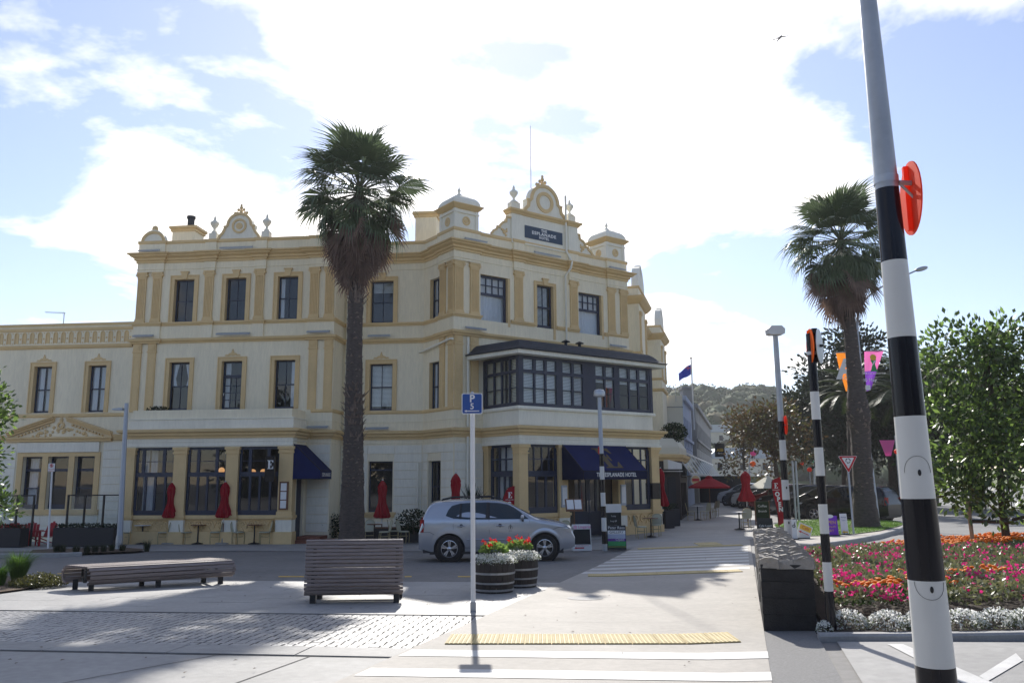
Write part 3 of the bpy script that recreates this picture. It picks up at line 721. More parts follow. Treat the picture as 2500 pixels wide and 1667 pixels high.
# corner block, main face
LC = 10.05
hc = [(1.33, 2.78, 8.28, 10.42), (4.40, 5.36, 7.92, 10.38), (6.92, 8.36, 8.28, 10.36)]
wall(FC, 0, 1.464, ZG, Z_B1); wall(FC, 0, LC, Z_B1, Z_P, hc)
for q in (hc[0], hc[2]):
    a, b, c, d = q; tz = c+(d-c)*.61
    cells = grid(a+.09, b-.10, tz+.06, d-.10, [a+(b-a)*k for k in (.27, .5, .735)], [tz+.06+(d-tz-.16)*.5], .035)+[(a+.07, b-.12, c+.08, tz-.05)]
    f = panel('window', FC, *q, cells, .14, .06)
    curtain_sheet(a+.05, a+(b-a)*.52, c, d, .26, 'curtain', f, .03); curtain_sheet(a+(b-a)*.5, b-.05, c, d, .29, 'curtain', f, .012)
    MB().add([(b-.002, 0, c), (b-.002, .14, c), (b-.002, .14, d), (b-.002, 0, d)], [(0, 3, 2, 1)]).add([(a, 0, d-.002), (b, 0, d-.002), (b, .14, d-.002), (a, .14, d-.002)], [(0, 1, 2, 3)]).build('reveal', 'tan', f)
    o = MB().box(b, b+.13, -.01, .003, c-.05, d).build('jamb_trim', 'tan', hotel, HM(FC))
a, b, c, d = hc[1]
cells = grid(a+.06, b-.08, 9.42, d-.06, [(a+b)/2-.02], [], .024)+grid(a+.06, b-.08, 8.56, 9.34, [(a+b)/2-.02], [], .024)
f = panel('glazed_door', FC, *hc[1], cells, .15); blind(a+.08, b-.16, 8.52, d-.05, .26, 'blind', f); surround(FC, a, b, 8.44, d, .15, key=True)
MB().box(b, b+.12, -.03, .003, c, 8.44).build('jamb_trim', 'tan', hotel, HM(FC))
for uc in (.20, 1.0, 3.37, 6.60, 9.0, 9.82): pilaster(FC, uc, Z_F2-.02, Z_CAP-.02, .44)
for uc in (.20, 1.0): pilaster(FC, uc, 4.64, Z_B2, .38, False)
# mouldings run right round the front
def run(bumpsA, bumpsD, bumpsC, out, left=-4.55):
    P = [FA.P(left, -2.5), FA.P(left, out)]
    for i, (a, b) in enumerate(bumpsA): P += ([FA.P(a, 0), FA.P(a, out)] if i else [])+[FA.P(min(b, 4.54), out)]+([FA.P(b, 0)] if b < 4.5 else [])
    P += [FA2.P(4.54, 0), FA2.P(8.17, 0)]
    for a, b in bumpsD: P += [FD.P(a, 0), FD.P(a, out)]
    c = FD.P(2.5, out); c2 = (c[0]-FC.n.x*out, c[1]-FC.n.y*out); P.append(c2)
    for i, (a, b) in enumerate(bumpsC):
        if i: P += [FC.P(a, 0), FC.P(a, out)]
        P += [FC.P(min(b, LC), out)]
        if b < LC: P.append(FC.P(b, 0))
    P += [FC.P(LC, -2.5)]
    Q = [P[0]]
    for p in P[1:]:
        if (p[0]-Q[-1][0])**2+(p[1]-Q[-1][1])**2 > 1e-5: Q.append(p)
    return Q
bA = [(-4.55, -3.33), (-1.46, -.94), (.86, 1.38), (3.34, 4.54)]; bD = [(1.30, 2.5)]; bC = [(0, 1.26), (3.08, 3.66), (6.31, 6.89), (8.74, LC)]
mb = MB(); path = run(bA, bD, bC, .09)
sweep(mb, path, [(-.05, Z_K0), (.05, Z_K0), (.05, Z_K0+.09), (.12, Z_K0+.12), (.12, Z_K0+.2), (.25, Z_K0+.27), (.27, Z_K0+.33), (.34, Z_K0+.35), (.36, Z_K1-.02), (.33, Z_K1), (-.05, Z_K1+.03)]); mb.build('main_cornice', 'tan', hotel, HB)
mb = MB(); sweep(mb, run(bA, bD, bC, .085), [(.002, Z_CAP+.01), (.002, Z_K0)]); sweep(mb, run(bA, bD, bC, .085), [(.002, Z_K1), (.002, Z_P-.04)]); mb.build('entablature', 'cream', hotel, HB)
mb = MB(); sweep(mb, run(bA, bD, bC, .085), [(0, 10.95), (.028, 10.955), (.028, 10.975), (0, 10.99)]); mb.build('fillet_moulding', 'cream', hotel, HB)
mb = MB(); sweep(mb, run(bA, bD, bC, .07), [(-.25, Z_P-.06), (.03, Z_P-.06), (.05, Z_P-.02), (.05, Z_P+.08), (-.25, Z_P+.1), (-.28, Z_P-.06)]); mb.build('parapet_coping', 'tan', hotel, HB)
bA2 = [(-4.55, -3.33), (3.34, 4.54)]
mb = MB(); sweep(mb, run(bA2, bD, [(0, 1.26), (8.74, LC)], .09), [(-.02, Z_B2), (.04, Z_B2), (.06, Z_B2+.06), (.13, Z_B2+.10), (.15, Z_B2+.18), (.10, Z_B2+.21), (-.02, Z_B2+.22)]); mb.build('belt_course', 'tan', hotel, HB)
mb = MB(); sweep(mb, run(bA, bD, [(0, 1.26), (8.74, LC)], .085), [(.002, Z_B2+.2), (.002, Z_F2-.16)]); mb.build('dado', 'cream', hotel, HB)
# sill band under the second-floor windows (stops at the big windows of the corner block)
mb = MB()
pr = [(-.01, Z_F2-.16), (.03, Z_F2-.16), (.05, Z_F2-.10), (.085, Z_F2-.07), (.085, Z_F2), (-.01, Z_F2+.004)]
fullp = run(bA, bD, bC, .085); cut = [i for i, p in enumerate(fullp) if (Vector(p)-Vector(FC.P(1.26, .085))).length < .02][0]
sweep(mb, fullp[:cut+1]+[FC.P(1.26, 0)], pr)
for a, b in ((2.93, 4.24), (5.52, 6.90), (8.50, LC)): sweep(mb, [FC.P(a, 0), FC.P(b, 0)], [(q+.02, z) for q, z in pr])
mb.build('sill_band', 'tan', hotel, HB)
# first-floor sill band and the ground-floor cornice on the link
mb = MB(); PL = [FA.P(3.62, 0), FA.P(4.54, 0), FA2.P(4.54, 0), FA2.P(8.17, 0), FD.P(2.5, 0), FC.P(1.45, 0)]
sweep(mb, PL, [(-.01, Z_B1-.02), (.03, Z_B1-.02), (.06, Z_B1+.04), (.06, Z_B1+.12), (-.01, Z_B1+.13)]); mb.build('sill_band', 'tan', hotel, HB)
CORN = [(-.02, Z_C0-.04), (.04, Z_C0-.04), (.06, Z_C0+.04), (.14, Z_C0+.09), (.16, Z_C0+.17), (.27, Z_C0+.22), (.29, Z_C0+.31), (.24, Z_C0+.33), (-.02, Z_C0+.36)]
mb = MB(); sweep(mb, PL, CORN); mb.build('ground_cornice', 'tan', hotel, HB)
mb = MB(); sweep(mb, PL, [(0, 4.12), (.02, 4.125), (.02, 4.145), (0, 4.16)]); sweep(mb, PL, [(0, 3.2), (.02, 3.205), (.02, 3.225), (0, 3.24)]); mb.build('fillet_moulding', 'cream', hotel, HB)
# channelled masonry of the ground floor
def rustic(fr, u0, u1, z0, z1, holes=(), n=10):
    h = (z1-z0)/n
    for i in range(n):
        a, b = z0+i*h, z0+(i+1)*h; segs = [(u0, u1)]
        for q in holes:
            if q[2] < b-.02 and q[3] > a+.02:
                segs = [s for (c, d) in segs for s in ((c, min(d, q[0])), (max(c, q[1]), d)) if s[1]-s[0] > .05]
        for c, d in segs:
            k = max(1, round((d-c)/1.15)); w = (d-c)/k
            for j in range(k): MB().bbox(c+j*w+.007, c+(j+1)*w-.007, -.028, .001, a+.009, b-.009, .008).build('channelled_block', 'cream_white', hotel, HM(fr))
rustic(FA2, 4.56, 8.15, -.45, 3.14, [(5.74, 6.92, .0, 2.5)]); rustic(FD, .02, 2.48, -.45, 3.14, [(.44, 1.56, .2, 2.5)]); rustic(FC, .04, 1.44, -.45, 3.14)
MB().box(4.52, 8.17, -.06, .002, ZG, -.5).build('plinth', 'tan', hotel, HM(FA2)); MB().box(0, 2.56, -.06, .002, ZG, -.5).build('plinth', 'tan', hotel, HM(FD))

# ---- left bay with its balcony
PI_ = [(-3.63, -3.21), (-1.52, -.99), (.70, 1.21), (2.92, 3.50)]
for i, (a, b) in enumerate(PI_):
    mb = MB(); mb.box(a, b, .02, .42, .44, 2.76); o = mb.build('pier', 'tan', hotel, HM(FAb))
    MB().box(a-.04, b+.04, -.02, .42, 2.76, 2.82).box(a-.02, b+.02, 0, .42, 2.82, 2.92).box(a-.06, b+.06, -.04, .44, 2.92, 3.03).build('capital', 'tan', o)
    MB().box(a-.03, b+.03, -.01, .42, .30, .44).box(a-.09, b+.09, -.07, .44, .20, .30).box(a-.05, b+.05, -.03, .44, .12, .20).build('base', 'tan', o)
    MB().box(a-.04, b+.04, -.02, .42, -.34, .12).build('pedestal', 'cream_white', o); MB().box(a-.08, b+.08, -.06, .42, ZG, -.34).build('plinth_block', 'tan', o)
MB().box(-3.5, 3.4, .02, .40, .16, .31).build('window_sill', 'tan', hotel, HM(FAb)); MB().box(-3.5, 3.4, .03, .40, ZG, -.33).build('plinth', 'tan', hotel, HM(FAb))
for i in range(3):
    a, b = PI_[i][1]+.01, PI_[i+1][0]-.01; w = b-a; c0, c1 = [(.19, .72), (.27, .74), (.26, .72)][i]
    v1, v2 = a+w*c0, a+w*c1
    cells = grid(a+.10, b-.06, 2.02, 2.92, [v1, v2], [2.46], .13)
    cells = [(p, q, r-(.05 if r > 2.1 else 0), s+(.05 if s < 2.8 else 0)) for p, q, r, s in cells]
    q4 = [a+w*k for k in (.28, .52, .78)]; cells += grid(a+.10, b-.06, .50, 1.84, q4, [], .09)
    f = panel('window', FAb, a, b, .31, 3.03, cells, .14, .06)
    if i == 0: curtain_sheet(a+.1, a+w*.36, .4, 1.9, .6, 'curtain', f); curtain_sheet(a+.08, a+w*.2, 2.0, 2.95, .6, 'curtain', f); curtain_sheet(a+w*.24, a+w*.40, 2.0, 2.95, .62, 'curtain', f)
    # carved panel under the window: interlaced arches
    mb = MB(); n = 4; s = w/n
    mb.box(a, b, .14, .20, -.33, .16)
    for k in range(-1, n+1):
        c = a+s*(k+.5)
        for (rr0, rr1, a0, a1) in ((s*.42, s*.56, 0, PI),):
            pts = [(c+math.cos(PI*t/10)*.5*(rr0+rr1), -.20+math.sin(PI*t/10)*(.30)) for t in range(11)]
            pts = [p for p in pts if a < p[0] < b]
            if len(pts) > 1: mb.tube([(p[0], .125, p[1]) for p in pts], .032, 6)
        if a < c < b:
            mb.ring(c, -.02, .035, .075, .09, .15, 12); mb.prism([(c-.11, -.31), (c+.11, -.31), (c, -.16)], .10, .15)
            mb.ring(c, .05, .12, .155, .10, .15, 12, PI, 2*PI)
    mb.build('carved_panel', 'tan', hotel, HM(FAb), smooth=40)
MB().box(-3.60, 3.47, .0, .45, 3.03, 3.42).build('frieze', 'cream_white', hotel, HM(FAb))
mb = MB(); BP = [FAb.P(-3.62, -1.7), FAb.P(-3.62, 0), FAb.P(3.50, 0), FAb.P(3.50, -1.6)]
sweep(mb, BP, CORN); mb.build('ground_cornice', 'tan', hotel, HB)
mb = MB(); sweep(mb, BP, [(0, 3.24), (.022, 3.245), (.022, 3.265), (0, 3.28)]); sweep(mb, [FAb.P(-3.62, 0), FAb.P(3.50, 0)], [(0, 3.06), (.03, 3.065), (.03, 3.10), (0, 3.11)]); mb.build('fillet_moulding', 'cream_white', hotel, HB)
MB().box(-3.58, 3.46, .02, .22, 3.76, 4.16).box(3.26, 3.46, .22, 1.58, 3.76, 4.16).build('parapet', 'cream_white', hotel, HM(FAb))
MB().box(-3.62, 3.50, -.02, .25, 4.16, 4.20).box(3.22, 3.50, .25, 1.58, 4.16, 4.20).build('parapet_ledge', 'cream_white', hotel, HM(FAb))
MB().box(-3.46, 3.36, .10, .24, 4.20, 4.56).box(3.22, 3.36, .24, 1.58, 4.20, 4.56).build('parapet', 'cream', hotel, HM(FAb))
MB().box(-3.55, 3.45, .1, 1.6, 3.55, 3.74).build('balcony_floor', 'roofdark', hotel, HM(FAb))
# right return of the bay with the side door, awning and brick steps
wallmesh(0, 1.2, ZG, 3.45, [(.28, 1.1, -.75, 2.15)], .2).build('side_wall', 'cream', hotel, HB @ T(*FAb.P(3.44, -.4), 0) @ RZ(AA+PI/2))
MB().box(.28, 1.1, .1, .16, -.75, 2.15).build('side_door', 'navy', hotel, HB @ T(*FAb.P(3.44, -.4), 0) @ RZ(AA+PI/2))
wall(FA, 3.40, 4.52, ZG, 3.7); rustic(FA, 4.56-1.0, 4.50, -.45, 3.14)
mb = MB(); mb.box(0, 1.3, 0, 1.2, ZG, -.70); mb.box(0, .95, .2, 1.2, -.70, -.56); mb.build('brick_steps', 'brick', hotel, HM(FAb) @ T(3.56, .35, 0))
def awning_mesh(w, p, zt, zv, zb):
    """x along the wall, projecting to -y"""
    mb = MB(); th = .01
    mb.k = 0; mb.add([(0, 0, zt), (w, 0, zt), (w, -p, zv), (0, -p, zv)], [(0, 3, 2, 1), (0, 1, 2, 3)])
    mb.k = 1; mb.add([(0, -p, zv), (w, -p, zv), (w, -p, zb), (0, -p, zb)], [(0, 3, 2, 1), (0, 1, 2, 3)])
    for x in (0, w): mb.add([(x, 0, zt), (x, -p, zv), (x, -p, zb), (x, 0, zb)], [(0, 1, 2, 3), (3, 2, 1, 0)])
    mb.k = 2
    for x in (0, w): mb.tube([(x, 0, zb), (x, -p, zb), (x, -p, zv), (x, 0, zt)], .014, 6)
    mb.tube([(0, -p, zb), (w, -p, zb)], .014, 6); mb.tube([(0, -p, zv), (w, -p, zv)], .012, 6)
    return mb
AM = HB @ T(*FAb.P(3.50, -.05), 0) @ RZ(AA+PI/2)
aw = awning_mesh(1.35, 1.15, 3.12, 2.05, 1.72).build('awning', ['awning_blue', 'awning_blue', 'black'], hotel, AM)
inst('lettering', text_mesh('ESPLANADE', .22, .003, sx=.9), aw, T(.68, -1.16, 1.88))
# hanging E sign and framed menu on the end pier
o = MB().bbox(-.20, .20, -.09, .05, 1.62, 2.62, .015).build('hanging_sign', 'blackgloss', hotel, HM(FAb) @ T(2.72, -.35, 0))
MB().box(-.02, .02, .0, .45, 2.5, 2.54).build('bracket', 'black', o)
def serifE(h):
    w = h*.72; t = h*.07; st = h*.2
    return [(0, 0), (w, 0), (w, h*.3), (w-t*.6, h*.3), (w*.72, t), (st*1.7, t), (st*1.7, h*.48), (w*.55, h*.48), (w*.6, h*.36), (w*.68, h*.36), (w*.68, h*.68), (w*.6, h*.68), (w*.55, h*.55), (st*1.7, h*.55), (st*1.7, h-t), (w*.7, h-t), (w*.93, h*.73), (w, h*.73), (w*.98, h), (0, h), (0, h-t*.8), (st*.6, h-t), (st*.6, t), (0, t*.8)]
MB().prism(serifE(.34), -.096, -.088, T(-.10, 0, 2.12)).build('lettering', 'white', o)
o = MB().box(3.0, 3.36, -.045, .02, .52, 1.62).build('menu_case', 'wood_brown', hotel, HM(FAb))
for k in range(3): MB().box(3.06, 3.30, -.052, -.044, .58+k*.34, .88+k*.34).build('menu_sheet', 'white', o)
# globe lamps hanging inside the bay
for x, z in ((.10, 2.10), (.55, 2.06), (1.45, 2.02), (1.9, 2.02), (2.75, 2.02)):
    o = MB().cyl((x, .95, 3.3), (x, .95, z+.12), .008, n=6).build('pendant_lamp', 'black', hotel, HM(FAb)); MB().sphere((x, .95, z), .125, 16, 10).build('globe', 'globe', o, smooth=180)
# ---- low wing on the far left
lw = [(-9.07, -8.23, Z_F1-.03, 6.72), (-6.52, -5.69, Z_F1-.03, 6.72)]
tw = [(-9.22, -8.31, .52, 2.76), (-8.04, -7.09, .52, 2.76), (-6.83, -5.90, .52, 2.76)]
wall(FA, -14, -4.55, ZG, 8.62, lw+tw)
for q in lw: sash(FA, *q, 'part'); surround(FA, *q, orn=True)
for q in tw:
    f = panel('window', FA, *q, [(q[0]+.07, q[1]-.07, .72, 1.38), (q[0]+.07, q[1]-.07, 1.43, 2.12), (q[0]+.07, q[1]-.07, 2.24, 2.69)], .2)
curtain_sheet(-9.15, -8.75, .6, 2.7, .4, 'curtain', f)
mb = MB()
for a, b in ((-9.47, -9.22), (-8.31, -8.04), (-7.09, -6.83), (-5.90, -5.66)): mb.box(a, b, -.05, .004, .50, 2.76)
mb.box(-9.47, -5.66, -.06, .004, 2.76, 2.93); mb.box(-9.55, -5.58, -.10, .004, .30, .50); mb.build('surround', 'tan', hotel, HM(FA))
MB().box(-9.5, -5.72, -.10, .002, 2.94, 3.36).build('name_board', 'cream_white', hotel, HM(FA))
rustic(FA, -13.9, -9.56, -.6, 3.36, n=11); rustic(FA, -5.56, -4.6, -.6, 3.36, n=11); rustic(FA, -9.5, -5.6, -.6, .25, n=2)
mb = MB(); PW = [FA.P(-14, 0), FA.P(-4.57, 0)]
sweep(mb, PW, [(0, 4.46), (.03, 4.46), (.06, 4.5), (.06, 4.6), (0, 4.62)]); sweep(mb, PW, [(0, 7.5), (.05, 7.5), (.10, 7.56), (.12, 7.64), (0, 7.68)]); sweep(mb, PW, [(0, 8.30), (.04, 8.3), (.06, 8.34), (.06, 8.43), (0, 8.45)]); sweep(mb, PW, [(-.2, 8.52), (.03, 8.52), (.04, 8.64), (-.2, 8.66)])
sweep(mb, [FA.P(-14, 0), FA.P(-10.2, 0)], [(0, 3.42), (.1, 3.44), (.16, 3.56), (.2, 3.66), (0, 3.7)]); sweep(mb, [FA.P(-5.1, 0), FA.P(-4.57, 0)], [(0, 3.42), (.1, 3.44), (.16, 3.56), (.2, 3.66), (0, 3.7)])
mb.build('cornice', 'tan', hotel, HB)
mb = MB(); u = -13.4
while u < -4.7:                                            # pierced frieze of slim arches
    mb.prism([(u-.075, 7.76), (u+.075, 7.76)]+[(u+.075*math.cos(PI*t/6), 8.14+.10*math.sin(PI*t/6)) for t in range(7)], -.002, .0015)
    mb.tube([(u-.085, -.012, 7.74)]+[(u-.085*math.cos(PI*t/6), -.012, 8.14+.11*math.sin(PI*t/6)) for t in range(7)]+[(u+.085, -.012, 7.74)], .022, 5)
    mb.sphere((u+.185, -.01, 7.96), .045, 8, 5, (1, .5, 1)); mb.sphere((u+.185, -.005, 8.22), .03, 6, 4, (1, .5, 1)); mb.sphere((u+.185, -.005, 7.76), .03, 6, 4, (1, .5, 1)); u += .37
mb.build('arched_frieze', 'tan', hotel, HM(FA), smooth=50)
# broken pediment over the triple window
c = -7.6; mb = MB()
for s in (-1, 1):
    for k, (o0, h0, h1) in enumerate(((.12, .0, .10), (.20, .10, .17), (.26, .17, .22))):
        P = [(c+s*2.40, 3.60+h0), (c+s*.30, 4.27+h0), (c+s*.30, 4.27+h1), (c+s*2.40, 3.60+h1)]
        mb.prism(P if s < 0 else P[::-1], -o0, .003)
    for k in range(10):
        t = (k+1)/11; x = c+s*(2.1-t*1.7); z = 3.60+.67*(2.40-abs(x-c))/2.1-.06; mb.box(x-.04, x+.04, -.09, .003, z-.07, z)
mb.box(c-2.5, c+2.5, -.22, .003, 3.52, 3.60); mb.box(c-2.42, c+2.42, -.13, .003, 3.40, 3.52)
mb.build('pediment', 'tan', hotel, HM(FA))
mb = MB()
for k in range(34):
    r = random.Random(k); x = c+r.uniform(-1.3, 1.3); z = 3.64+r.uniform(0, .52)*(1-abs(x-c)/1.45); mb.sphere((x, -.02, z), r.uniform(.04, .08), 7, 5, (1, .6, 1))
mb.ring(c, 4.1, .10, .17, -.07, 0, 14); mb.sphere((c, -.03, 4.34), .09, 8, 6, (1, .6, 1.3)); mb.build('carved_tympanum', 'tan', hotel, HM(FA), smooth=60)
# ---- glazed corner bay
BL = 7.90
def frp(u0, u1, out0, z0, z1): return (u0, u1, -out0, z0, z1)
mb = MB(); BPATH = [FC.P(1.40, 0), FDl.P(2.54, 0), FB.P(BL, 0), FC.P(1.464+BL, 0)]
mb2 = MB(); sweep(mb2, BPATH, CORN); mb2.build('ground_cornice', 'tan', hotel, HB)
mb2 = MB(); sweep(mb2, BPATH, [(0, 3.04), (0, Z_C0)]); mb2.build('frieze', 'cream_white', hotel, HB)
mb2 = MB(); sweep(mb2, BPATH, [(0, 3.02), (.06, 3.02), (.07, 3.10), (0, 3.12)]); sweep(mb2, BPATH, [(0, 3.24), (.022, 3.245), (.022, 3.265), (0, 3.28)]); mb2.build('fillet_moulding', 'cream_white', hotel, HB)
UPATH = [FC.P(1.43, 0), FDl.P(2.50, 0), FB.P(7.55, 0), FC.P(1.464+7.55, 0)]
mb2 = MB(); sweep(mb2, UPATH, [(-.02, Z_C1-.02), (-.02, 4.40), (.07, 4.40), (.09, 4.45), (.07, 4.54), (-.15, 4.56)]); mb2.build('balcony_parapet', 'cream_white', hotel, HB)
mb2 = MB(); mb2.zprism([FC.P(1.45, .02), FDl.P(2.46, -.05), FB.P(7.5, -.05), FC.P(9.0, .02)], 3.5, 3.72); mb2.build('balcony_floor', 'interior', hotel, HB)
def colm(fr, u0, u1, y0=0.0, y1=.42, sl=False):
    o = MB().box(u0, u1, y0+.02, y1, .44, 2.78).build('pier', 'tan', hotel, HM(fr))
    MB().box(u0-.04, u1+.04, y0-.02, y1, 2.66, 2.70).box(u0-.03, u1+.03, y0-.01, y1, 2.78, 2.90).box(u0-.08, u1+.08, y0-.06, y1, 2.90, 3.025).build('capital', 'tan', o)
    MB().box(u0-.03, u1+.03, y0-.01, y1, .30, .44).box(u0-.09, u1+.09, y0-.07, y1, .20, .30).box(u0-.05, u1+.05, y0-.03, y1, .10, .20).build('base', 'tan', o)
    MB().box(u0-.04, u1+.04, y0-.02, y1, -.36, .10).build('pedestal', 'cream_white', o); MB().box(u0-.09, u1+.09, y0-.07, y1, ZG, -.36).build('plinth_block', 'tan', o)
    return o
colm(FB, 0.0, .44, .0, .44); colm(FB, 2.04, 2.50); colm(FB, 5.32, 5.71); p4 = colm(FB, 7.38, 7.86)
MB().box(7.36, 7.88, .0, .42, .75, 1.45).build('notice_board', 'blackgloss', p4); colm(FDl, .0, .34)
f = panel('window', FDl, .36, 2.06, .31, 3.03, grid(.50, 2.0, .5, 1.75, [.9, 1.3, 1.65], [], .09)+grid(.50, 2.0, 1.98, 2.92, [.95, 1.40], [2.45], .06), .14, .06); curtain_sheet(.5, 1.2, .4, 1.8, .5, 'curtain', f); curtain_sheet(.5, 1.9, 2, 2.95, .55, 'curtain', f)
f = panel('window', FB, .46, 2.02, .31, 3.03, grid(.52, 1.90, .55, 1.75, [.98, 1.44], [], .10)+grid(.56, 1.90, 1.98, 2.92, [.84, 1.25, 1.62], [2.45], .05), .14, .06)
f = panel('window', FB, 5.73, 7.36, .31, 3.03, grid(5.80, 7.2, .55, 1.75, [6.32, 6.78], [], .10)+grid(5.80, 7.2, 1.98, 2.92, [6.35, 6.85], [2.45], .06), .14, .06)
for fr, a, b in ((FB, .3, 2.1), (FB, 5.6, 7.5), (FDl, .2, 2.3)):
    MB().box(a, b, .02, .40, .16, .31).build('window_sill', 'tan', hotel, HM(fr)); mb = MB(); mb.box(a, b, .10, .30, ZG, .16); w = b-a
    for k in range(4):
        cxx = a+w*(k+.5)/4; mb.ring(cxx, -.05, .12, .18, .04, .11, 14); mb.ring(cxx, -.05, .03, .07, .04, .11, 8); mb.prism([(cxx-w/8-.07, -.3), (cxx-w/8+.07, -.3), (cxx-w/8, -.14)], .05, .11)
    mb.build('carved_panel', 'tan', hotel, HM(fr), smooth=40)
# recessed entrance
MB().box(2.5, 3.25, .5, .56, ZG, 3.03).box(4.97, 5.33, .5, .56, ZG, 3.03).build('porch_wall', 'interior_warm', hotel, HM(FB))
f = panel('entrance_door', FB, 3.25, 4.10, -.7, 2.9, [(3.35, 3.62, .3, 2.0), (3.72, 4.0, .3, 2.0), (3.35, 4.0, 2.15, 2.8)], .62, .06); MB().cyl((4.04, .58, .25), (4.04, .58, .75), .014).build('door_handle', 'steel_bright', f)
f = panel('entrance_door', FB, 4.11, 4.97, -.7, 2.9, [(4.22, 4.5, .3, 2.0), (4.6, 4.86, .3, 2.0), (4.22, 4.86, 2.15, 2.8)], .62, .06); MB().cyl((4.17, .58, .25), (4.17, .58, .75), .014).build('door_handle', 'steel_bright', f)
MB().box(2.4, 5.5, -.35, .9, ZG, -.72).build('doorstep', 'concrete', hotel, HM(FB))
aw = awning_mesh(3.55, 1.31, 3.07, 1.96, 1.62).build('awning', ['awning_blue', 'awning_dark', 'black'], hotel, HM(FB) @ T(2.15, -.03, 0))
inst('lettering', text_mesh('THE ESPLANADE HOTEL', .235, .003, sx=.84, bold=.004, sp=1.04), aw, T(1.80, -1.318, 1.80))
an = math.atan2(3.07-1.96, 1.31); L_ = math.hypot(1.31, 1.11)
MB().prism(serifE(1.28), -.004, .004).build('lettering', 'gold', aw, T(1.40, -1.31, 1.96) @ RX(-(PI/2-an)) @ T(0, -.008, .18) @ Matrix.Shear('XZ', 4, (0, 0)))
for u0 in (2.08, 5.38):
    o = MB().bbox(u0+.03, u0+.33, -.04, .02, .52, 1.40, .008).build('menu_case', 'greypaint', hotel, HM(FB)); MB().box(u0+.07, u0+.29, -.05, -.039, .62, 1.32).build('menu_sheet', 'white', o)
# upper storey of the bay: navy framed lights with blinds
groups = [(.24, 1.96, 3), (2.29, 3.40, 2), (4.13, 5.21, 2), (5.54, 7.29, 3)]
for i, (a, b, n) in enumerate(groups):
    u0 = [0, 2.12, 3.77, 5.37][i]; u1 = [2.12, 3.77, 5.37, 7.55][i]; bars = [a+(b-a)*(k+1)/n for k in range(n-1)]
    cells = grid(a, b, 6.02, 6.45, bars, [], .14)
    for (p, q, r, s) in grid(a, b, 4.68, 5.88, bars, [], .09): cells += [(p, q, r, 5.255), (p, q, 5.28, s)]
    f = panel('balcony_window', FB, u0, u1, 4.55, 6.60, cells, .0, .07)
    lo = 4.6 if i < 2 else 5.55
    for k in range(n): blind(a+(b-a)*k/n+.02, a+(b-a)*(k+1)/n-.02, lo if i < 2 else lo+(.0 if k % 2 else .2), 6.5, .10, 'blind', f, .06)
bars = [.23+2.2*(k+1)/4 for k in range(3)]
cells = grid(.23, 2.43, 6.0, 6.45, bars, [], .12)
for (p, q, r, s) in grid(.23, 2.43, 4.70, 5.88, bars, [], .08): cells += [(p, q, r, 5.265), (p, q, 5.285, s)]
f = panel('balcony_window', FDl, 0, 2.50, 4.55, 6.60, cells, .0, .07); blind(.2, 2.46, 4.6, 6.5, .10, 'blind_beige', f, .06)
MB().box(-.02, .16, -.02, .16, 4.55, 6.6).build('corner_post', 'navy', hotel, HM(FB)); MB().box(7.40, 7.56, -.02, .10, 4.55, 6.6).build('corner_post', 'navy', hotel, HM(FB))
MB().box(7.48, 7.55, .07, 2.5, 3.7, 6.6).build('side_wall', 'navy', hotel, HM(FB)); MB().box(0, 7.5, .9, .93, 4.5, 6.6).build('room_lining', 'interior', hotel, HM(FB))
RP = [FC.P(.95, .05), FDl.P(2.56, 0), FB.P(7.62, 0), FC.P(1.464+7.62, .05)]
mb = MB(); sweep(mb, RP, [(.0, 6.58), (.42, 6.58), (.42, 6.74), (.0, 6.74)]); mb.build('fascia', 'cream_white', hotel, HB)
mb = MB(); sweep(mb, RP, [(.48, 6.73), (.52, 6.77), (.40, 6.82), (.18, 6.95), (.02, 7.12), (-.12, 7.22), (-.30, 7.26), (-2.2, 7.44)]); mb.build('bay_roof', 'roofdark', hotel, HB, smooth=30)
for x, y_ in ((3.55, -.05), (4.35, -.05)):
    o = MB().cyl((x, y_+1.3, 7.1), (x, y_+1.3, 7.62), .07, n=10).build('roof_vent', 'roofdark', hotel, HM(FB)); MB().lathe([(.2, 0), (.19, .02), (.02, .10)], 12, T(x, y_+1.3, 7.60)).build('cap', 'roofdark', o)
# ---- downpipes, floodlights, little fittings
def pipe(fr, pts, r=.055): return MB().tube([(u, -o, z) for u, o, z in pts], r, 8).build('downpipe', 'cream_white', hotel, HM(fr), smooth=50)
pipe(FA2, [(4.72, .09, 11.2), (4.72, .09, ZG)]); pipe(FC, [(.62, .11, 7.55), (.62, .11, 3.82)]); pipe(FC, [(.62, .11, 3.40), (.62, .11, -.6)])
pipe(FD, [(-.1, .14, 7.2), (.3, .14, 7.22), (2.4, .14, 7.45), (2.62, .14, 7.42)], .05); pipe(FA2, [(8.0, .09, 2.4), (8.0, .09, -.6)], .05)
pipe(FC, [(6.12, .12, 14.9), (6.12, .12, 12.2), (6.2, .42, 11.6), (6.12, .42, 11.3), (6.05, .1, 11.0), (6.05, .1, 7.5)], .05)
def flood(fr, u, w, z, out=.22): return MB().box(-w/2, w/2, -.07, .07, -.02, .05).build('floodlight', 'greypaint', hotel, HM(fr) @ T(u, -out, z) @ RX(.35))
for fr, u, w, z in ((FA, -4.0, .95, 11.80), (FA, .05, 1.5, 11.80), (FA, -4.0, .9, 7.94), (FA, .1, 1.5, 7.94), (FA, 3.9, 1.0, 7.94), (FA2, 6.2, 1.0, 7.94), (FA2, 6.2, 1.0, 3.86), (FA, 4.0, .9, 3.86), (FC, .95, 1.1, 11.80), (FC, 4.9, 1.5, 11.80), (FC, 9.3, 1.0, 11.80), (FC, .95, 1.0, 7.94), (FC, 9.2, 1.0, 7.94)): flood(fr, u, w, z)
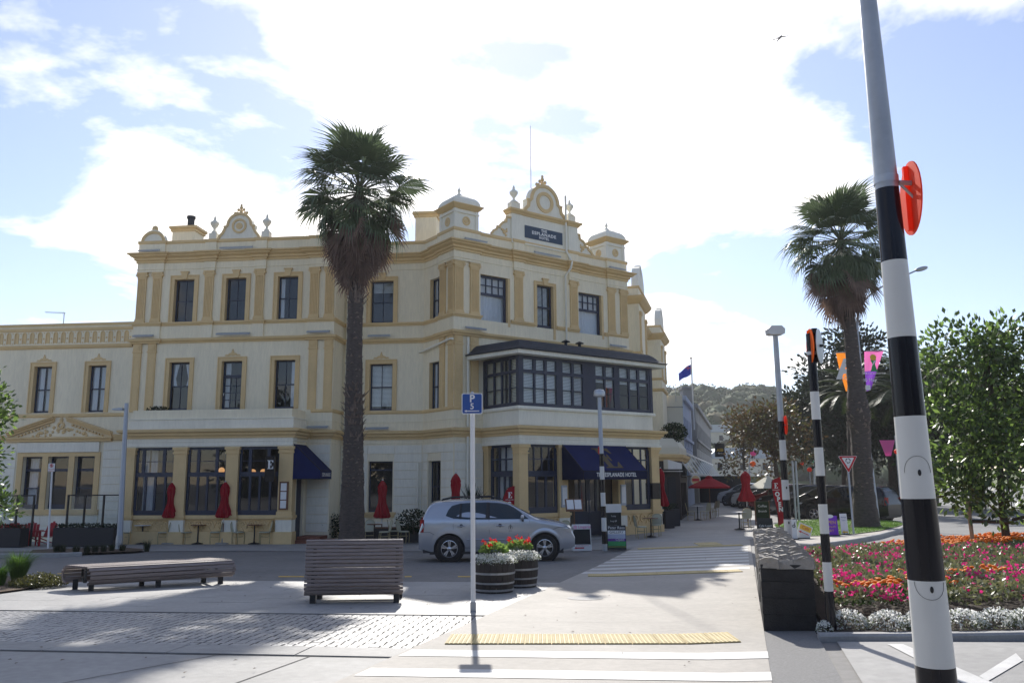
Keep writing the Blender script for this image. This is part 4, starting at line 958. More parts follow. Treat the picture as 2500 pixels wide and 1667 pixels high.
# ---- skyline: gables, urns, turrets, chimneys
def arc(cx_, cz_, r, a0, a1, n): return [(cx_+r*math.cos(a0+(a1-a0)*i/n), cz_+r*math.sin(a0+(a1-a0)*i/n)) for i in range(n+1)]
def gable_outline(c, z0, hw, r, zr, k=1.0):
    right = [(hw, z0), (hw*.93, z0+.16*k), (hw*.80, z0+.30*k), (r*1.18, zr-.10), (r*1.22, zr+.0), (r*1.02, zr+.02)]
    top = [(x, z) for x, z in arc(0, zr, r, .05, PI-.05, 18)]
    pts = right+top+[(-x, z) for x, z in right[::-1]]
    return [(c+x, z) for x, z in pts]
def band_of(outl, t, y0, y1):
    """raised band following an outline"""
    mb = MB(); n = len(outl); cxm = sum(p[0] for p in outl)/n; czm = sum(p[1] for p in outl)/n; inn = []
    for i in range(n):
        a = Vector(outl[max(i-1, 0)]); b = Vector(outl[min(i+1, n-1)]); d = (b-a).normalized(); nn_ = Vector((-d.y, d.x)); inn.append(tuple(Vector(outl[i])+nn_*t))
    for i in range(n-1):
        A, B, C_, D_ = outl[i], outl[i+1], inn[i+1], inn[i]
        mb.add([(A[0], y0, A[1]), (B[0], y0, B[1]), (C_[0], y0, C_[1]), (D_[0], y0, D_[1]), (A[0], y1, A[1]), (B[0], y1, B[1]), (C_[0], y1, C_[1]), (D_[0], y1, D_[1])], [(0, 1, 2, 3), (0, 4, 5, 1), (2, 6, 7, 3), (4, 7, 6, 5)])
    return mb
def urn(fr, u, z, out=-.15, s=1.0):
    mb = MB(); mb.lathe([(.11*s, 0), (.12*s, .03*s), (.06*s, .07*s), (.055*s, .16*s), (.12*s, .24*s), (.19*s, .36*s), (.20*s, .43*s), (.17*s, .47*s), (.09*s, .53*s), (.05*s, .60*s), (.06*s, .64*s), (.03*s, .72*s), (0.005, .76*s)], 16)
    return mb.build('urn', 'cream_white', hotel, HM(fr) @ T(u, -out, z), smooth=50)
def finial_cluster(fr, u, z, out=-.1, s=1.0):
    mb = MB(); mb.box(-.06*s, .06*s, -.05, .05, 0, .16*s)
    for x, zz, r in ((0, .26, .085), (-.13, .17, .07), (.13, .17, .07), (0, .38, .06), (-.27, .02, .075), (.27, .02, .075), (-.17, .05, .05), (.17, .05, .05)): mb.sphere((x*s, 0, zz*s), r*s, 8, 6, (1, .6, 1))
    return mb.build('finial', 'tan', hotel, HM(fr) @ T(u, -out, z), smooth=60)
# left facade gable
ol = gable_outline(.04, Z_P+.09, 1.0, .60, 12.88)
g1 = MB().prism(ol[::-1], 0, .28).build('gable', 'cream_white', hotel, HM(FA)); band_of(ol, .11, -.05, .02).build('gable_band', 'tan', g1); MB().ring(.04, 12.86, .25, .34, -.04, .01, 24).ring(.04, 12.86, .0, .15, -.03, .01, 18).build('roundel', 'tan', g1)
finial_cluster(FA, .04, 13.48, -.12)
for u in (-1.18, 1.25):
    MB().box(u-.18, u+.18, .0, .30, Z_P+.09, 12.58).lathe([(.17, 0), (.13, .06), (.08, .09)], 12, T(u, .15, 12.58)).build('pedestal', 'cream_white', hotel, HM(FA)); urn(FA, u, 12.66)
ac = [(-4.5, Z_P+.09), (-3.40, Z_P+.09)]+arc(-3.95, 12.28, .55, .05, PI-.05, 12)
o = MB().prism([(p, max(q, Z_P+.09)*1) for p, q in ac][::-1], .0, .26).build('acroterion', 'cream_white', hotel, HM(FA)); band_of([(p, Z_P+.09+(q-12.33)*.85) for p, q in arc(-3.95, 12.33, .56, 0, PI, 12)], .12, -.05, .02).build('acroterion_band', 'tan', o); MB().sphere((-3.95, .1, 12.88), .15, 10, 8, (1, .7, 1.2)).build('shell', 'tan', o, smooth=80)
# corner block gable: attic with the name board
MB().box(3.58, 6.32, -.02, .32, Z_P-.1, 13.50).build('attic_wall', 'cream_white', hotel, HM(FC))
sg = MB().box(3.74, 5.96, -.045, -.019, 12.47, 13.05).build('name_sign', 'hotelblue', hotel, HM(FC))
inst('lettering', text_mesh('THE', .165, .004, bold=.006, sp=1.15), sg, T(4.85, -.05, 12.935)); inst('lettering', text_mesh('ESPLANADE', .21, .004, bold=.007, sx=1.12, sp=1.18), sg, T(4.85, -.05, 12.765)); inst('lettering', text_mesh('HOTEL', .165, .004, bold=.006, sp=1.2), sg, T(4.85, -.05, 12.59))
for (a, b) in ((2.98, 3.58), (6.32, 6.90)):
    MB().box(a, b, -.06, .36, Z_P-.1, 13.50).build('attic_pier', 'cream_white', hotel, HM(FC)); MB().box(a+.06, b-.06, .0, .34, 13.70, 14.05).lathe([(.24, 0), (.18, .07), (.09, .11)], 12, T((a+b)/2, .17, 14.05)).build('pedestal', 'cream_white', hotel, HM(FC)); urn(FC, (a+b)/2, 14.14, -.17, 1.0)
mb = MB(); sweep(mb, [FC.P(2.98, -.36), FC.P(2.98, .06), FC.P(3.58, .06), FC.P(3.58, .02), FC.P(6.32, .02), FC.P(6.32, .06), FC.P(6.90, .06), FC.P(6.90, -.36)], [(0, 13.48), (.05, 13.48), (.08, 13.54), (.16, 13.60), (.18, 13.68), (-.05, 13.71)]); mb.build('attic_cornice', 'tan', hotel, HB)
mb = MB(); sweep(mb, [FC.P(2.98, .06), FC.P(6.90, .06)], [(-.09, 12.12), (.02, 12.13), (.02, 12.19), (-.09, 12.2)]); mb.build('fillet_moulding', 'cream_white', hotel, HB)
ol = gable_outline(4.95, 13.70, 1.30, .86, 14.36, 1.2)
g2 = MB().prism(ol[::-1], 0, .34).build('gable', 'cream_white', hotel, HM(FC)); band_of(ol, .15, -.06, .02).build('gable_band', 'tan', g2); MB().ring(4.95, 14.36, .34, .50, -.05, .01, 28).build('roundel', 'tan', g2)
finial_cluster(FC, 4.95, 15.20, -.15, 1.25)
MB().cyl((4.62, .6, 15.0), (4.62, .6, 18.3), .022, .014, 8).build('flagpole', 'cream_white', hotel, HM(FC))
for s, e0 in ((-1, 2.98), (1, 6.90)):
    pts = [(0, 13.22), (.20, 13.22), (.22, 13.0), (.42, 12.92), (.55, 12.78), (.58, 12.68), (.72, 12.68), (.75, 12.56), (.92, 12.46), (1.0, 12.34), (1.08, Z_P+.1)]
    prof = [(e0+s*x, z) for x, z in pts]+[(e0, Z_P+.05)]
    v_ = MB().prism(prof[::-1] if s > 0 else prof, .02, .26).build('volute_wall', 'cream_white', hotel, HM(FC))
    bo = [(e0+s*x, z) for x, z in pts]; bo = bo[::-1] if s > 0 else bo
    band_of(bo, .10 if s > 0 else -.10, -.04, .03).build('volute_band', 'tan', v_)
    mb = MB()
    for k in range(9): r = random.Random(k+5); mb.sphere((e0+s*r.uniform(.12, .6), 0, 12.35+r.uniform(0, .35)), r.uniform(.04, .08), 7, 5, (1, .5, 1))
    mb.build('carving', 'tan', v_, smooth=60)
def turret(u0):
    c = u0+.60; M = HM(FC) @ T(c, .60, 0)
    o = MB().box(-.58, .58, -.58, .58, 12.25, 13.15).build('turret', 'cream_white', hotel, M)
    mb = MB()
    for a in range(4):
        R_ = RZ(a*PI/2); mb.box(-.62, -.46, -.62, -.46, 12.25, 13.15, R_)
        mb.box(-.46, .46, -.60, -.575, 13.0, 13.05, R_)
    mb.box(-.68, .68, -.68, .68, Z_P-.1, 12.25); mb.box(-.65, .65, -.65, .65, 12.98, 13.03); mb.build('corner_strips', 'cream_white', o)
    mb = MB()
    for a in range(4): mb.ring(0, 12.66, .12, .20, -.605, -.575, 20, M=RZ(a*PI/2)); mb.ring(0, 12.66, .0, .10, -.60, -.575, 14, M=RZ(a*PI/2))
    mb.build('roundel', 'tan', o)
    def sq(prof):
        b = MB(); vs = [(sx*w, sy*w, z) for w, z in prof for sx, sy in ((-1, -1), (1, -1), (1, 1), (-1, 1))]; n = len(prof)
        return b.add(vs, [(i*4+k, i*4+(k+1) % 4, (i+1)*4+(k+1) % 4, (i+1)*4+k) for i in range(n-1) for k in range(4)]+[(3, 2, 1, 0), tuple(range(4*n-4, 4*n))])
    sq([(.60, 13.15), (.66, 13.19), (.80, 13.33), (.80, 13.36), (.70, 13.39)]).build('eaves', 'tan', o)
    sq([(.68, 13.385)]+[(.68*math.cos(t*.105)**.8, 13.39+.50*math.sin(t*.105)) for t in range(1, 11)]+[(.30, 13.84), (.32, 13.88), (.18, 13.93), (.09, 14.0), (.06, 14.06)]).build('dome', 'cream_white', o, smooth=35)
    MB().lathe([(.06, 14.0), (.05, 14.12), (.075, 14.17), (.075, 14.22), (.03, 14.30), (.005, 14.48)], 10).build('spike', 'cream_white', o, smooth=50)
turret(0.0); turret(8.80)
def chimney(fr, u, out, w, d, z0, z1, flue=True):
    o = MB().box(-w/2, w/2, 0, d, z0, z1-.25).build('chimney', 'cream', hotel, HM(fr) @ T(u, -out, 0)); MB().box(-w/2-.06, w/2+.06, -.06, d+.06, z1-.25, z1-.12).box(-w/2-.12, w/2+.12, -.12, d+.12, z1-.12, z1).build('chimney_cap', 'tan', o)
    if flue: MB().cyl((.1, d/2, z1), (.1, d/2, z1+.55), .16, n=12).lathe([(.2, 0), (.2, .12)], 12, T(.1, d/2, z1+.5)).build('flue', 'roofdark', o)
chimney(FA, -3.35, -1.5, 1.1, .9, 11, 13.45); chimney(FA2, 7.95, -1.2, 1.0, .9, 11, 14.05, False)
# closed volume behind the fronts, roofs
core = [FA.P(-4.5, -1.2), FA.P(4.4, -1.2), FA2.P(4.6, -.9), FA2.P(8.3, -.9), FD.P(2.2, -.9), FC.P(1.0, -1.0), FC.P(LC-.1, -1.0), FC.P(LC-.1, -14), FA.P(-4.5, -16)]
MB().zprism(core, ZG, 11.4).build('inner_core', 'interior', hotel, HB)
rf = [FA.P(-4.5, -.02), FA.P(4.5, -.02), FA2.P(4.5, -.02), FA2.P(8.17, -.02), FD.P(2.48, -.02), FC.P(LC-.02, -.02), FC.P(LC-.02, -14), FA.P(-4.5, -16)]
MB().zprism(rf, 11.42, 11.7).build('roof', 'roofdark', hotel, HB)
MB().zprism([FA.P(-14, -1.0), FA.P(-4.55, -1.0), FA.P(-4.55, -16), FA.P(-14, -16)], ZG, 7.8).build('inner_core', 'interior', hotel, HB); MB().zprism([FA.P(-14, -.02), FA.P(-4.55, -.02), FA.P(-4.55, -16), FA.P(-14, -16)], 7.82, 8.1).build('roof', 'roofdark', hotel, HB)
MB().box(-.02, 0, 0, 16, 8, Z_P).build('side_wall', 'cream', hotel, HM(FA) @ T(-4.53, 0, 0))
# street front running back from the corner
def pav(t0, t1, s=1.0):
    mb = MB(); mb.box(t0, t1, 0, 3, ZG, Z_P); o = mb.build('pavilion_wall', 'cream', hotel, HM(FE))
    mb = MB(); P = [FE.P(t0, -3), FE.P(t0, 0), FE.P(t1, 0), FE.P(t1, -3)]
    sweep(mb, P, [(0, Z_K0), (.1, Z_K0+.05), (.3, Z_K0+.28), (.36, Z_K1), (0, Z_K1+.02)]); sweep(mb, P, [(0, Z_B2), (.12, Z_B2+.06), (.15, Z_B2+.2), (0, Z_B2+.22)]); sweep(mb, P, [(0, Z_F2-.16), (.08, Z_F2-.08), (.08, Z_F2), (0, Z_F2+.02)]); sweep(mb, P, [(0, Z_P-.05), (.06, Z_P-.02), (.06, Z_P+.08), (0, Z_P+.1)]); sweep(mb, P, [(0, Z_B1), (.08, Z_B1+.03), (.08, Z_B1+.12), (0, Z_B1+.14)]); mb.build('cornice', 'tan', o, HM(FE).inverted() @ HB)
    c = (t0+t1)/2; ac2 = [(t0+.1, Z_P+.09), (t1-.1, Z_P+.09)]+arc(c, Z_P+.09, (t1-t0)/2-.15, .05, PI-.05, 10)
    MB().prism(ac2[::-1], 0, .4).box(c-.2, c+.2, 0, .35, 13.2, 13.8).build('acroterion', 'cream_white', o)
    for uc in (t0+.3, t1-.3):
        a, b = pil_meshes(.42, Z_CAP-Z_F2, True); q = inst('pilaster', a, o, T(uc, 0, Z_F2)); inst('capital', b, q)
    return o
pav(5.2, 8.4); pav(17.6, 20.8)
FE2 = Fr(FE.P(0, -.9), SS); wall(FE2, .0, 21.0, ZG, Z_P); mb = MB(); sweep(mb, [FE2.P(0), FE2.P(21)], [(0, Z_K0), (.1, Z_K0+.05), (.3, Z_K0+.28), (.36, Z_K1), (0, Z_K1+.02)]); mb.build('main_cornice', 'tan', hotel, HB); MB().zprism([FC.P(LC-.3, -.8), FE.P(.2, -1.5), FE.P(20.8, -1.5), FE.P(20.8, -12), FC.P(LC-.3, -14)], ZG, 11.6).build('inner_core', 'interior', hotel, HB)
wallmesh(0, 2.0, ZG, Z_P, []).build('side_wall', 'cream', hotel, HB @ T(*FC.P(LC, 0), 0) @ RZ(CC+PI/2))

# ================================================================== STREET FURNITURE
def banded_pole(name, label, base, top, bounds, rad_at, cols, extra=True, group=None, n=20):
    """base/top: axis end points; bounds: heights where bands change; cols: one material per section"""
    root = thing(name, label, 'pole', base, 0, group); b0 = Vector(base); ax = Vector(top)-b0
    hs = [0]+[max(.0, z-b0.z) for z in bounds]+[ax.z]
    for i in range(len(hs)-1):
        a, b = hs[i], hs[i+1]
        if b-a < .005: continue
        p, q = ax*(a/ax.z), ax*(b/ax.z)
        nm = {'blackgloss': 'black_band', 'reflwhite': 'white_band'}.get(cols[i], 'pole_shaft')
        MB().tube([p, q], [rad_at(a), rad_at(b)], n, i in (0, len(hs)-2)).build(nm, cols[i], root, smooth=60)
    return root, ax
def hz(u, v, Y): return at(u, v, Y).z
S = 2500/2352
def disc(parent, c, nrm, r, matn, bracket_to=None):
    M = dirM(c, nrm); d = MB()
    d.tube([(-.004, 0, 0), (.004, 0, 0)], r, 32); o = d.build('disc', matn, parent, M, smooth=40)
    MB().box(-.03, -.005, -.015, .015, -r*.9, r*.9).build('stiffener', matn, o)
    if bracket_to is not None: MB().tube([c, bracket_to], .018, 6).box(-.001, .001, -.001, .001, -.001, .001, T(*c)).build('bracket', 'galv', parent)
    return o
# the tall pole close to the camera
Y0 = 4.35; pb = at(2165*S, 1700*S, Y0); pt = at(1984*S, -90*S, Y0); pt2 = pt+(pt-pb)*.12
pb = pb+(pb-pt)*((G(pb.x, Y0)-pb.z)/(pb.z-pt.z)) if pb.z > G(pb.x, Y0) else Vector((pb.x, pb.y, G(pb.x, Y0)))
hh = pt2.z-pb.z
bz = [hz(2150*S, v*S, Y0) for v in (1527, 1330, 1144, 956, 776, 601, 435)]
near, axn = banded_pole('crossing_pole', 'tall tapered black and white banded pole with an orange disc, closest to the camera', pb, pt2, bz, lambda z: .104-.0128*z, ['blackgloss', 'reflwhite', 'blackgloss', 'reflwhite', 'blackgloss', 'reflwhite', 'blackgloss', 'galv'], n=32)
# hatches: fine arc lines and locks on the white bands
def on_pole(z, ang, r_extra=.0):
    p = axn*(z/axn.z); r = .104-.0128*z+r_extra; return p+Vector((math.sin(ang)*r, -math.cos(ang)*r, 0))
for (zc_, sgn) in ((bz[1]-pb.z-.005, -1), (hz(2150*S, 1085*S, Y0)-pb.z, 1)):
    pts = [on_pole(zc_+sgn*.085*math.sin(t*PI/12), -.28+.85*math.cos(t*PI/12)*(1 if sgn < 0 else 1), .0012) for t in range(13)]
    MB().tube(pts, .0010, 5).build('hatch_seam', 'black', near)
    q = on_pole(zc_+(-.035 if sgn < 0 else .0), -.22, .001); MB().sphere((0, 0, 0), .011, 10, 8, (.8, .35, 1.5)).build('hatch_lock', 'black', near, T(*q) @ RZ(-.22), smooth=60)
cz_ = hz(2092*S, 456*S, Y0); zloc = hz(2050*S, 415*S, Y0)-pb.z; pax = axn*(zloc/axn.z); dc = at(2092*S, 456*S, Y0+.03)-pb
disc(near, dc, Vector((math.sin(rad(101)), math.cos(rad(101)), .0)), .205, 'orange_disc')
MB().tube([pax+Vector((.06, -.02, -.02)), dc+Vector((.0, -.05, .07))], .014, 6).tube([pax+Vector((.06, -.02, -.02)), dc+Vector((.0, -.05, -.02))], .008, 6).build('bracket', 'galv', near)
rr_ = .104-.0128*zloc+.004
MB().tube([pax+Vector((0, 0, -.022)), pax+Vector((0, 0, .022))], [rr_, rr_], 28, False).build('clamp_band', 'steel', near, smooth=60)
# slim pole with two discs beside the flower bed
Y1 = 9.95; b1 = at(2032, 1556, Y1); b1.z = G(b1.x, Y1)+.05; t1 = at(1978, 815, Y1)
mid, axm = banded_pole('crossing_pole', 'slim black and white banded pole with two round discs at the flower bed corner', b1, t1, [hz(2028, 1543, Y1)]+[hz(2010, v, Y1) for v in (1442, 1371, 1302, 1230, 1161, 1092, 1024, 956)], lambda z: .052 if z > .08 else .056, ['reflwhite', 'blackgloss', 'reflwhite', 'blackgloss', 'reflwhite', 'blackgloss', 'reflwhite', 'blackgloss', 'reflwhite', 'blackgloss'][:10])
va = math.atan2(b1.x, Y1)
for s, mt_, px_, pw in ((-1, 'orange', 1978, 78), (1, 'steel', 2001, 100.5)):
    c = at(px_, 845, Y1)-b1; a_ = va+rad(pw); c = c+Vector((0, .0, 0))
    disc(mid, c, Vector((math.sin(a_), math.cos(a_), 0)), .215, mt_)
MB().box(-.05, .09, -.02, .02, -.01, .02).box(-.03, .03, -.03, .03, -.2, .22).build('bracket', 'black', mid, T(*(at(1990, 845, Y1)-b1)))
MB().tube([axm*.93+Vector((0, 0, -.02)), axm*.93+Vector((0, 0, .02))], .058, 16).build('clamp_band', 'steel', mid, smooth=50)
# two lamp-headed crossing poles
def lamp_head(parent, p, r, h):
    mb = MB(); mb.lathe([(r*.35, 0), (r*.95, h*.10), (r, h*.3), (r*.97, h*.7), (r*.75, h*.93), (r*.3, h)], 20, T(*p)); o = mb.build('lamp_head', 'steel', parent, smooth=50)
    MB().lathe([(r*1.015, h*.28), (r*1.015, h*.36)], 20, T(*p), False).build('seam', 'galv', o, smooth=50)
Y2 = 26.72; b2 = at(1477, 1344, Y2); t2 = at(1463, 968, Y2)
far1, ax1 = banded_pole('crossing_pole', 'banded crossing pole with domed lamp head in front of the hotel entrance awning', b2, t2, [hz(1470, v, Y2) for v in (1327, 1296, 1263, 1235, 1202, 1170, 1138, 1107)], lambda z: .085-.0045*z, ['galv', 'blackgloss', 'reflwhite', 'blackgloss', 'reflwhite', 'blackgloss', 'reflwhite', 'blackgloss', 'greypaint'])
lamp_head(far1, ax1+Vector((0, 0, -.02)), .19, .26)
MB().box(-.10, -.05, -.03, .03, -.1, .12).build('red_tab', 'signred', far1, T(*(ax1*((hz(1466, 1100, Y2)-b2.z)/ax1.z))))
Y3 = 17.3; b3 = at(1928, 1350, Y3); b3.z = G(b3.x, Y3); t3 = at(1893, 818, Y3)
far2, ax2 = banded_pole('crossing_pole', 'grey topped banded pole with flat lamp head standing behind the stone wall', b3, t3, [hz(1915, v, Y3) for v in (1267, 1219.6, 1171, 1122.6, 1074, 1028)], lambda z: .082-.006*z, ['reflwhite', 'blackgloss', 'reflwhite', 'blackgloss', 'reflwhite', 'blackgloss', 'galv'])
mb = MB(); P_ = ax2; mb.prism([(-.17, .02), (-.12, 0), (.12, 0), (.17, .02), (.18, .12), (.11, .19), (-.11, .19), (-.18, .12)], -.12, .12, T(*P_)); mb.build('lamp_head', 'offwhite', far2, smooth=35)
dz = hz(1915, 1035, Y3)-b3.z; pc = ax2*(dz/ax2.z); disc(far2, pc+Vector((.10, .0, -.02)), Vector((math.sin(math.atan2(b3.x, Y3)+rad(81)), math.cos(math.atan2(b3.x, Y3)+rad(81)), 0)), .20, 'orange_disc', pc)
for zz in (1190, 1275): MB().sphere((0, 0, 0), .02, 8, 6, (.8, .4, 1.4)).build('hatch_lock', 'black', far2, T(*(ax2*((hz(1918, zz, Y3)-b3.z)/ax2.z)+Vector((0, -.08, 0)))))
# parking sign
pb_ = on(-.61, 12.79); tz = at(1153, 957, 12.79); H = tz.z-pb_.z
ps = thing('parking_sign', 'white post with blue square P 5 parking sign and arrow', 'sign', pb_)
lx = tz.x-pb_.x
MB().tube([(0, 0, .1), (lx*.9, 0, H-.02)], .036, 12).build('post', 'white', ps, smooth=60); MB().box(-.042, .042, -.042, .042, -.05, .13).build('post_sleeve', 'galv', ps)
MB().lathe([(.037, 0), (.02, .03), (.004, .045)], 10, T(lx, 0, H-.03)).build('post_cap', 'galv', ps)
def rrect(w, h, r, n=4):
    P = []
    for cx_, cz2, a0 in ((w/2-r, -h/2+r, -PI/2), (w/2-r, h/2-r, 0), (-w/2+r, h/2-r, PI/2), (-w/2+r, -h/2+r, PI)):
        P += [(cx_+r*math.cos(a0+PI/2*i/n), cz2+r*math.sin(a0+PI/2*i/n)) for i in range(n+1)]
    return P
so = MB().prism(rrect(.325, .325, .03), -.05, -.045).build('sign_plate', 'white', ps, T(lx, 0, H-.185)); MB().prism(rrect(.300, .300, .022), -.053, -.0495).build('sign_face', 'signblue', so)
inst('lettering', text_mesh('P', .16, .001, bold=.004), so, T(.0, -.055, .075)); inst('lettering', text_mesh('5', .13, .001, bold=.002), so, T(.0, -.055, -.045))
MB().prism([(-.12, -.115), (-.085, -.098), (-.085, -.109), (.11, -.109), (.11, -.121), (-.085, -.121), (-.085, -.132)], -.056, -.0535).build('arrow', 'white', so)
# no-parking sign and lamp post far left
b = on(*gpt(117, 1338)); t = at(128, 1133, b.y); s2 = thing('no_parking_sign', 'small white no parking sign on a thin white post by the terrace planters', 'sign', b); H = t.z-b.z; dx = t.x-b.x
MB().tube([(0, 0, 0), (dx, 0, H)], .035, 8).build('post', 'white', s2, smooth=60); so = MB().prism(rrect(.25, .31, .02), -.05, -.04).build('sign_plate', 'white', s2, T(dx, 0, H-.12)); MB().ring(0, .07, .045, .065, -.055, -.049, 20).prism([(-.05, .11), (-.035, .125), (.05, .03), (.035, .015)], -.054, -.049).build('roundel', 'signred', so); MB().box(-.015, .015, -.052, -.049, .03, .11).build('letter', 'black', so); MB().box(-.10, .10, -.052, -.049, -.13, -.115).build('red_line', 'signred', so); inst('lettering', text_mesh('No Parking', .05, .001, material='signred'), so, T(0, -.052, -.06))
b = on(*gpt(290, 1342)); t = at(309, 984, b.y); lp = thing('street_lamp', 'slim grey street lamp with flat side arm in front of the low wing', 'street lamp', b); H = t.z-b.z; dx = t.x-b.x
MB().tube([(0, 0, .5), (dx, 0, H)], [.10, .07], 12).build('post', 'greypaint', lp, smooth=60); MB().tube([(-.01, 0, 0), (0, 0, .5)], [.13, .115], 12).build('post_base', 'galv', lp, smooth=60)
q = at(298, 1000, b.y)-b; MB().prism([(-.32, -.01), (.04, -.03), (.04, .06), (-.06, .07), (-.32, .035)], -.1, .1).build('lamp_head', 'greypaint', lp, T(*q))
# street lamp with banners beside the second palm
Yb = 33.6; b = at(2145, 1300, Yb); b.z = G(b.x, Yb); bl = thing('street_lamp', 'tall grey street lamp with curved arm carrying two banners beside the right palm', 'street lamp', b)
pts = [(0, 0, 0)]+[at(u, v, Yb)-b for u, v in ((2110, 1000), (2092, 800), (2095, 765), (2108, 735), (2135, 710), (2172, 690), (2238, 660))]
MB().tube(pts, [.10, .07, .055, .05, .045, .042, .04, .035], 10).build('post', 'greypaint', bl, smooth=60); q = pts[-1]; MB().sphere((0, 0, 0), .3, 12, 8, (1.0, .45, .32)).build('lamp_head', 'galv', bl, T(*(q+Vector((.2, 0, .06)))) @ RY(-.25), smooth=60)
def banner(px, mt_, names, label, side):
    (u0, v0), (u1, v1), (u2, v2), (u3, v3) = px; o = at(u0, v0, Yb-.05); M = T(*o); P = [at(u, v, Yb-.05)-o for u, v in px]
    bt = thing('street_banner', label, 'banner', o, 0, 'banners on the street lamp'); n = 8; m_ = 8; mb = MB(); vs = []
    for j in range(n+1):
        a = P[0].lerp(P[3], j/n); c_ = P[1].lerp(P[2], j/n)
        for i in range(m_+1): p = a.lerp(c_, i/m_); vs.append((p.x, p.y+.05*math.sin(i*.9+j*.5), p.z))
    fs = [(j*(m_+1)+i, (j+1)*(m_+1)+i, (j+1)*(m_+1)+i+1, j*(m_+1)+i+1) for j in range(n) for i in range(m_)]
    mb.add(vs, fs)
    if mt_ == 'pink': mb.mi = [0 if j < 4 else 1 for j in range(n) for i in range(m_)]
    cl = mb.build('cloth', [mt_, 'purple'] if mt_ == 'pink' else mt_, bt, smooth=180)
    MB().tube([P[0]+Vector((-.08*side, 0, .02)), P[1]+Vector((.08, 0, .02))], .022, 6).build('banner_arm', 'galv', bt)
    return bt, P, cl
bo, P, cl = banner([(2041, 862), (2078, 860), (2082, 956), (2064, 955)], 'orange_flat', None, 'orange banner with white letter A half hidden by the palm trunk', 1)
inst('lettering', text_mesh('A', 1.1, .004, bold=.05), bo, T(*(at(2066, 903, Yb-.2)-at(2041, 862, Yb-.05)))); inst('lettering', text_mesh('ACC', .26, .004), bo, T(*(at(2066, 922, Yb-.2)-at(2041, 862, Yb-.05))))
bo, P, cl = banner([(2110, 858), (2158, 857), (2124, 952), (2115, 955)], 'pink', None, 'pink and purple tapered banner with trophy emblem right of the palm trunk', -1)
o0 = at(2110, 858, Yb-.05); M = T(*(at(2133, 890, Yb-.18)-o0))
MB().prism([(-.16, -.28), (.16, -.28), (.11, -.2), (.05, .02), (.12, .2), (-.12, .2), (-.05, .02), (-.11, -.2)], -.005, .005).build('emblem_cup', 'green', bo, M); MB().prism([(.0+.13*math.cos(a*PI/6), .30+.13*math.sin(a*PI/6)) for a in range(12)], -.006, .006).build('emblem_ball', 'yellow', bo, M)
MB().prism([(-.10, -.1), (.02, .05), (.1, .16), (.02, .16), (-.06, .0)], -.008, .008).build('emblem_swoosh', 'white', bo, M); inst('lettering', text_mesh('FIFA U-20 WORLD CUP', .09, .004), bo, M @ T(0, 0, -.37)); inst('lettering', text_mesh('30 May', .2, .004), bo, T(*(at(2123, 928, Yb-.18)-o0))); MB().box(-.1, .1, -.005, .005, -.1, .1).build('white_square', 'white', bo, T(*(at(2119, 946, Yb-.18)-o0)))
# give way sign
b = on(*gpt(2085, 1312)); t = at(2069, 1128, b.y); gs = thing('give_way_sign', 'red bordered triangular roundabout give way sign on a thin grey post', 'sign', b); dx = t.x-b.x; H = t.z-b.z
MB().tube([(0, 0, 0), (dx, 0, H)], .034, 8).build('post', 'greypaint', gs, smooth=60)
def rtri(s, r=.0): return [(-s, s*.60), (-s*.93, s*.68), (s*.93, s*.68), (s, s*.60), (s*.06, -s*1.08), (-s*.06, -s*1.08)]
so = MB().prism(rtri(.31)[::-1], -.05, -.044).build('sign_plate', 'white', gs, T(dx, 0, H)); MB().prism(rtri(.295)[::-1], -.0535, -.0495).build('red_border', 'signred', so); MB().prism([(x, z+.018) for x, z in rtri(.20)][::-1], -.057, -.053).build('sign_face', 'white', so)
mb = MB()
for k in range(3):
    a0 = k*2*PI/3+.3; mb.ring(0, .05, .062, .084, -.061, -.056, 8, a0, a0+1.35); a1 = a0-.02; c, s_ = math.cos(a1), math.sin(a1)
    mb.prism([(.045*c, .05+.045*s_), (.073*math.cos(a1-.5), .05+.073*math.sin(a1-.5)), (.102*c, .05+.102*s_)][::-1], -.061, -.056)
mb.build('arrows', 'black', so)

# ------------------------------------------------------------------ benches
def slat_bench(root, prof, L, wslat=.066, gap=.016, legs=(), th=.032, shear=0):
    """slats laid along x round a profile in y,z"""
    P = [Vector(p) for p in prof]; seg = [(P[i+1]-P[i]).length for i in range(len(P)-1)]; tot = sum(seg); n = int(tot/(wslat+gap)); step = tot/n; meshes = {}
    def pos(s):
        i = 0
        while i < len(seg)-1 and s > seg[i]: s -= seg[i]; i += 1
        d = (P[i+1]-P[i]).normalized(); return P[i]+d*s, d
    me = MB().bbox(-L/2, L/2, -wslat/2, wslat/2, -th/2, th/2, .006).mesh('slat', 'wood_slat')
    for k in range(n):
        p, d = pos((k+.5)*step); a = math.atan2(d.y, d.x); inst('slat', me, root, T(RN.uniform(-.004, .004)+shear*p.x, p.x, p.y) @ RX(a))
    return n
b1 = thing('slatted_bench', 'long low backless bench wrapped in timber slats, left', 'bench', on(-7.22, 16.82), rad(31), 'timber benches on the plaza')
prof1 = [(-.33, .14), (-.40, .17), (-.445, .235), (-.45, .30), (-.425, .375), (-.36, .43), (-.27, .45), (.27, .45), (.36, .43), (.425, .375), (.45, .30), (.445, .235), (.40, .17), (.33, .14)]
slat_bench(b1, prof1[::-1], 2.65, .060, .014, shear=-.5)
for x in (-1.29, 1.29): MB().tube([(x-.5*q[0], q[0]*.95, q[1]*.97) for q in prof1], .022, 6).build('end_hoop', 'wood_slat', b1)
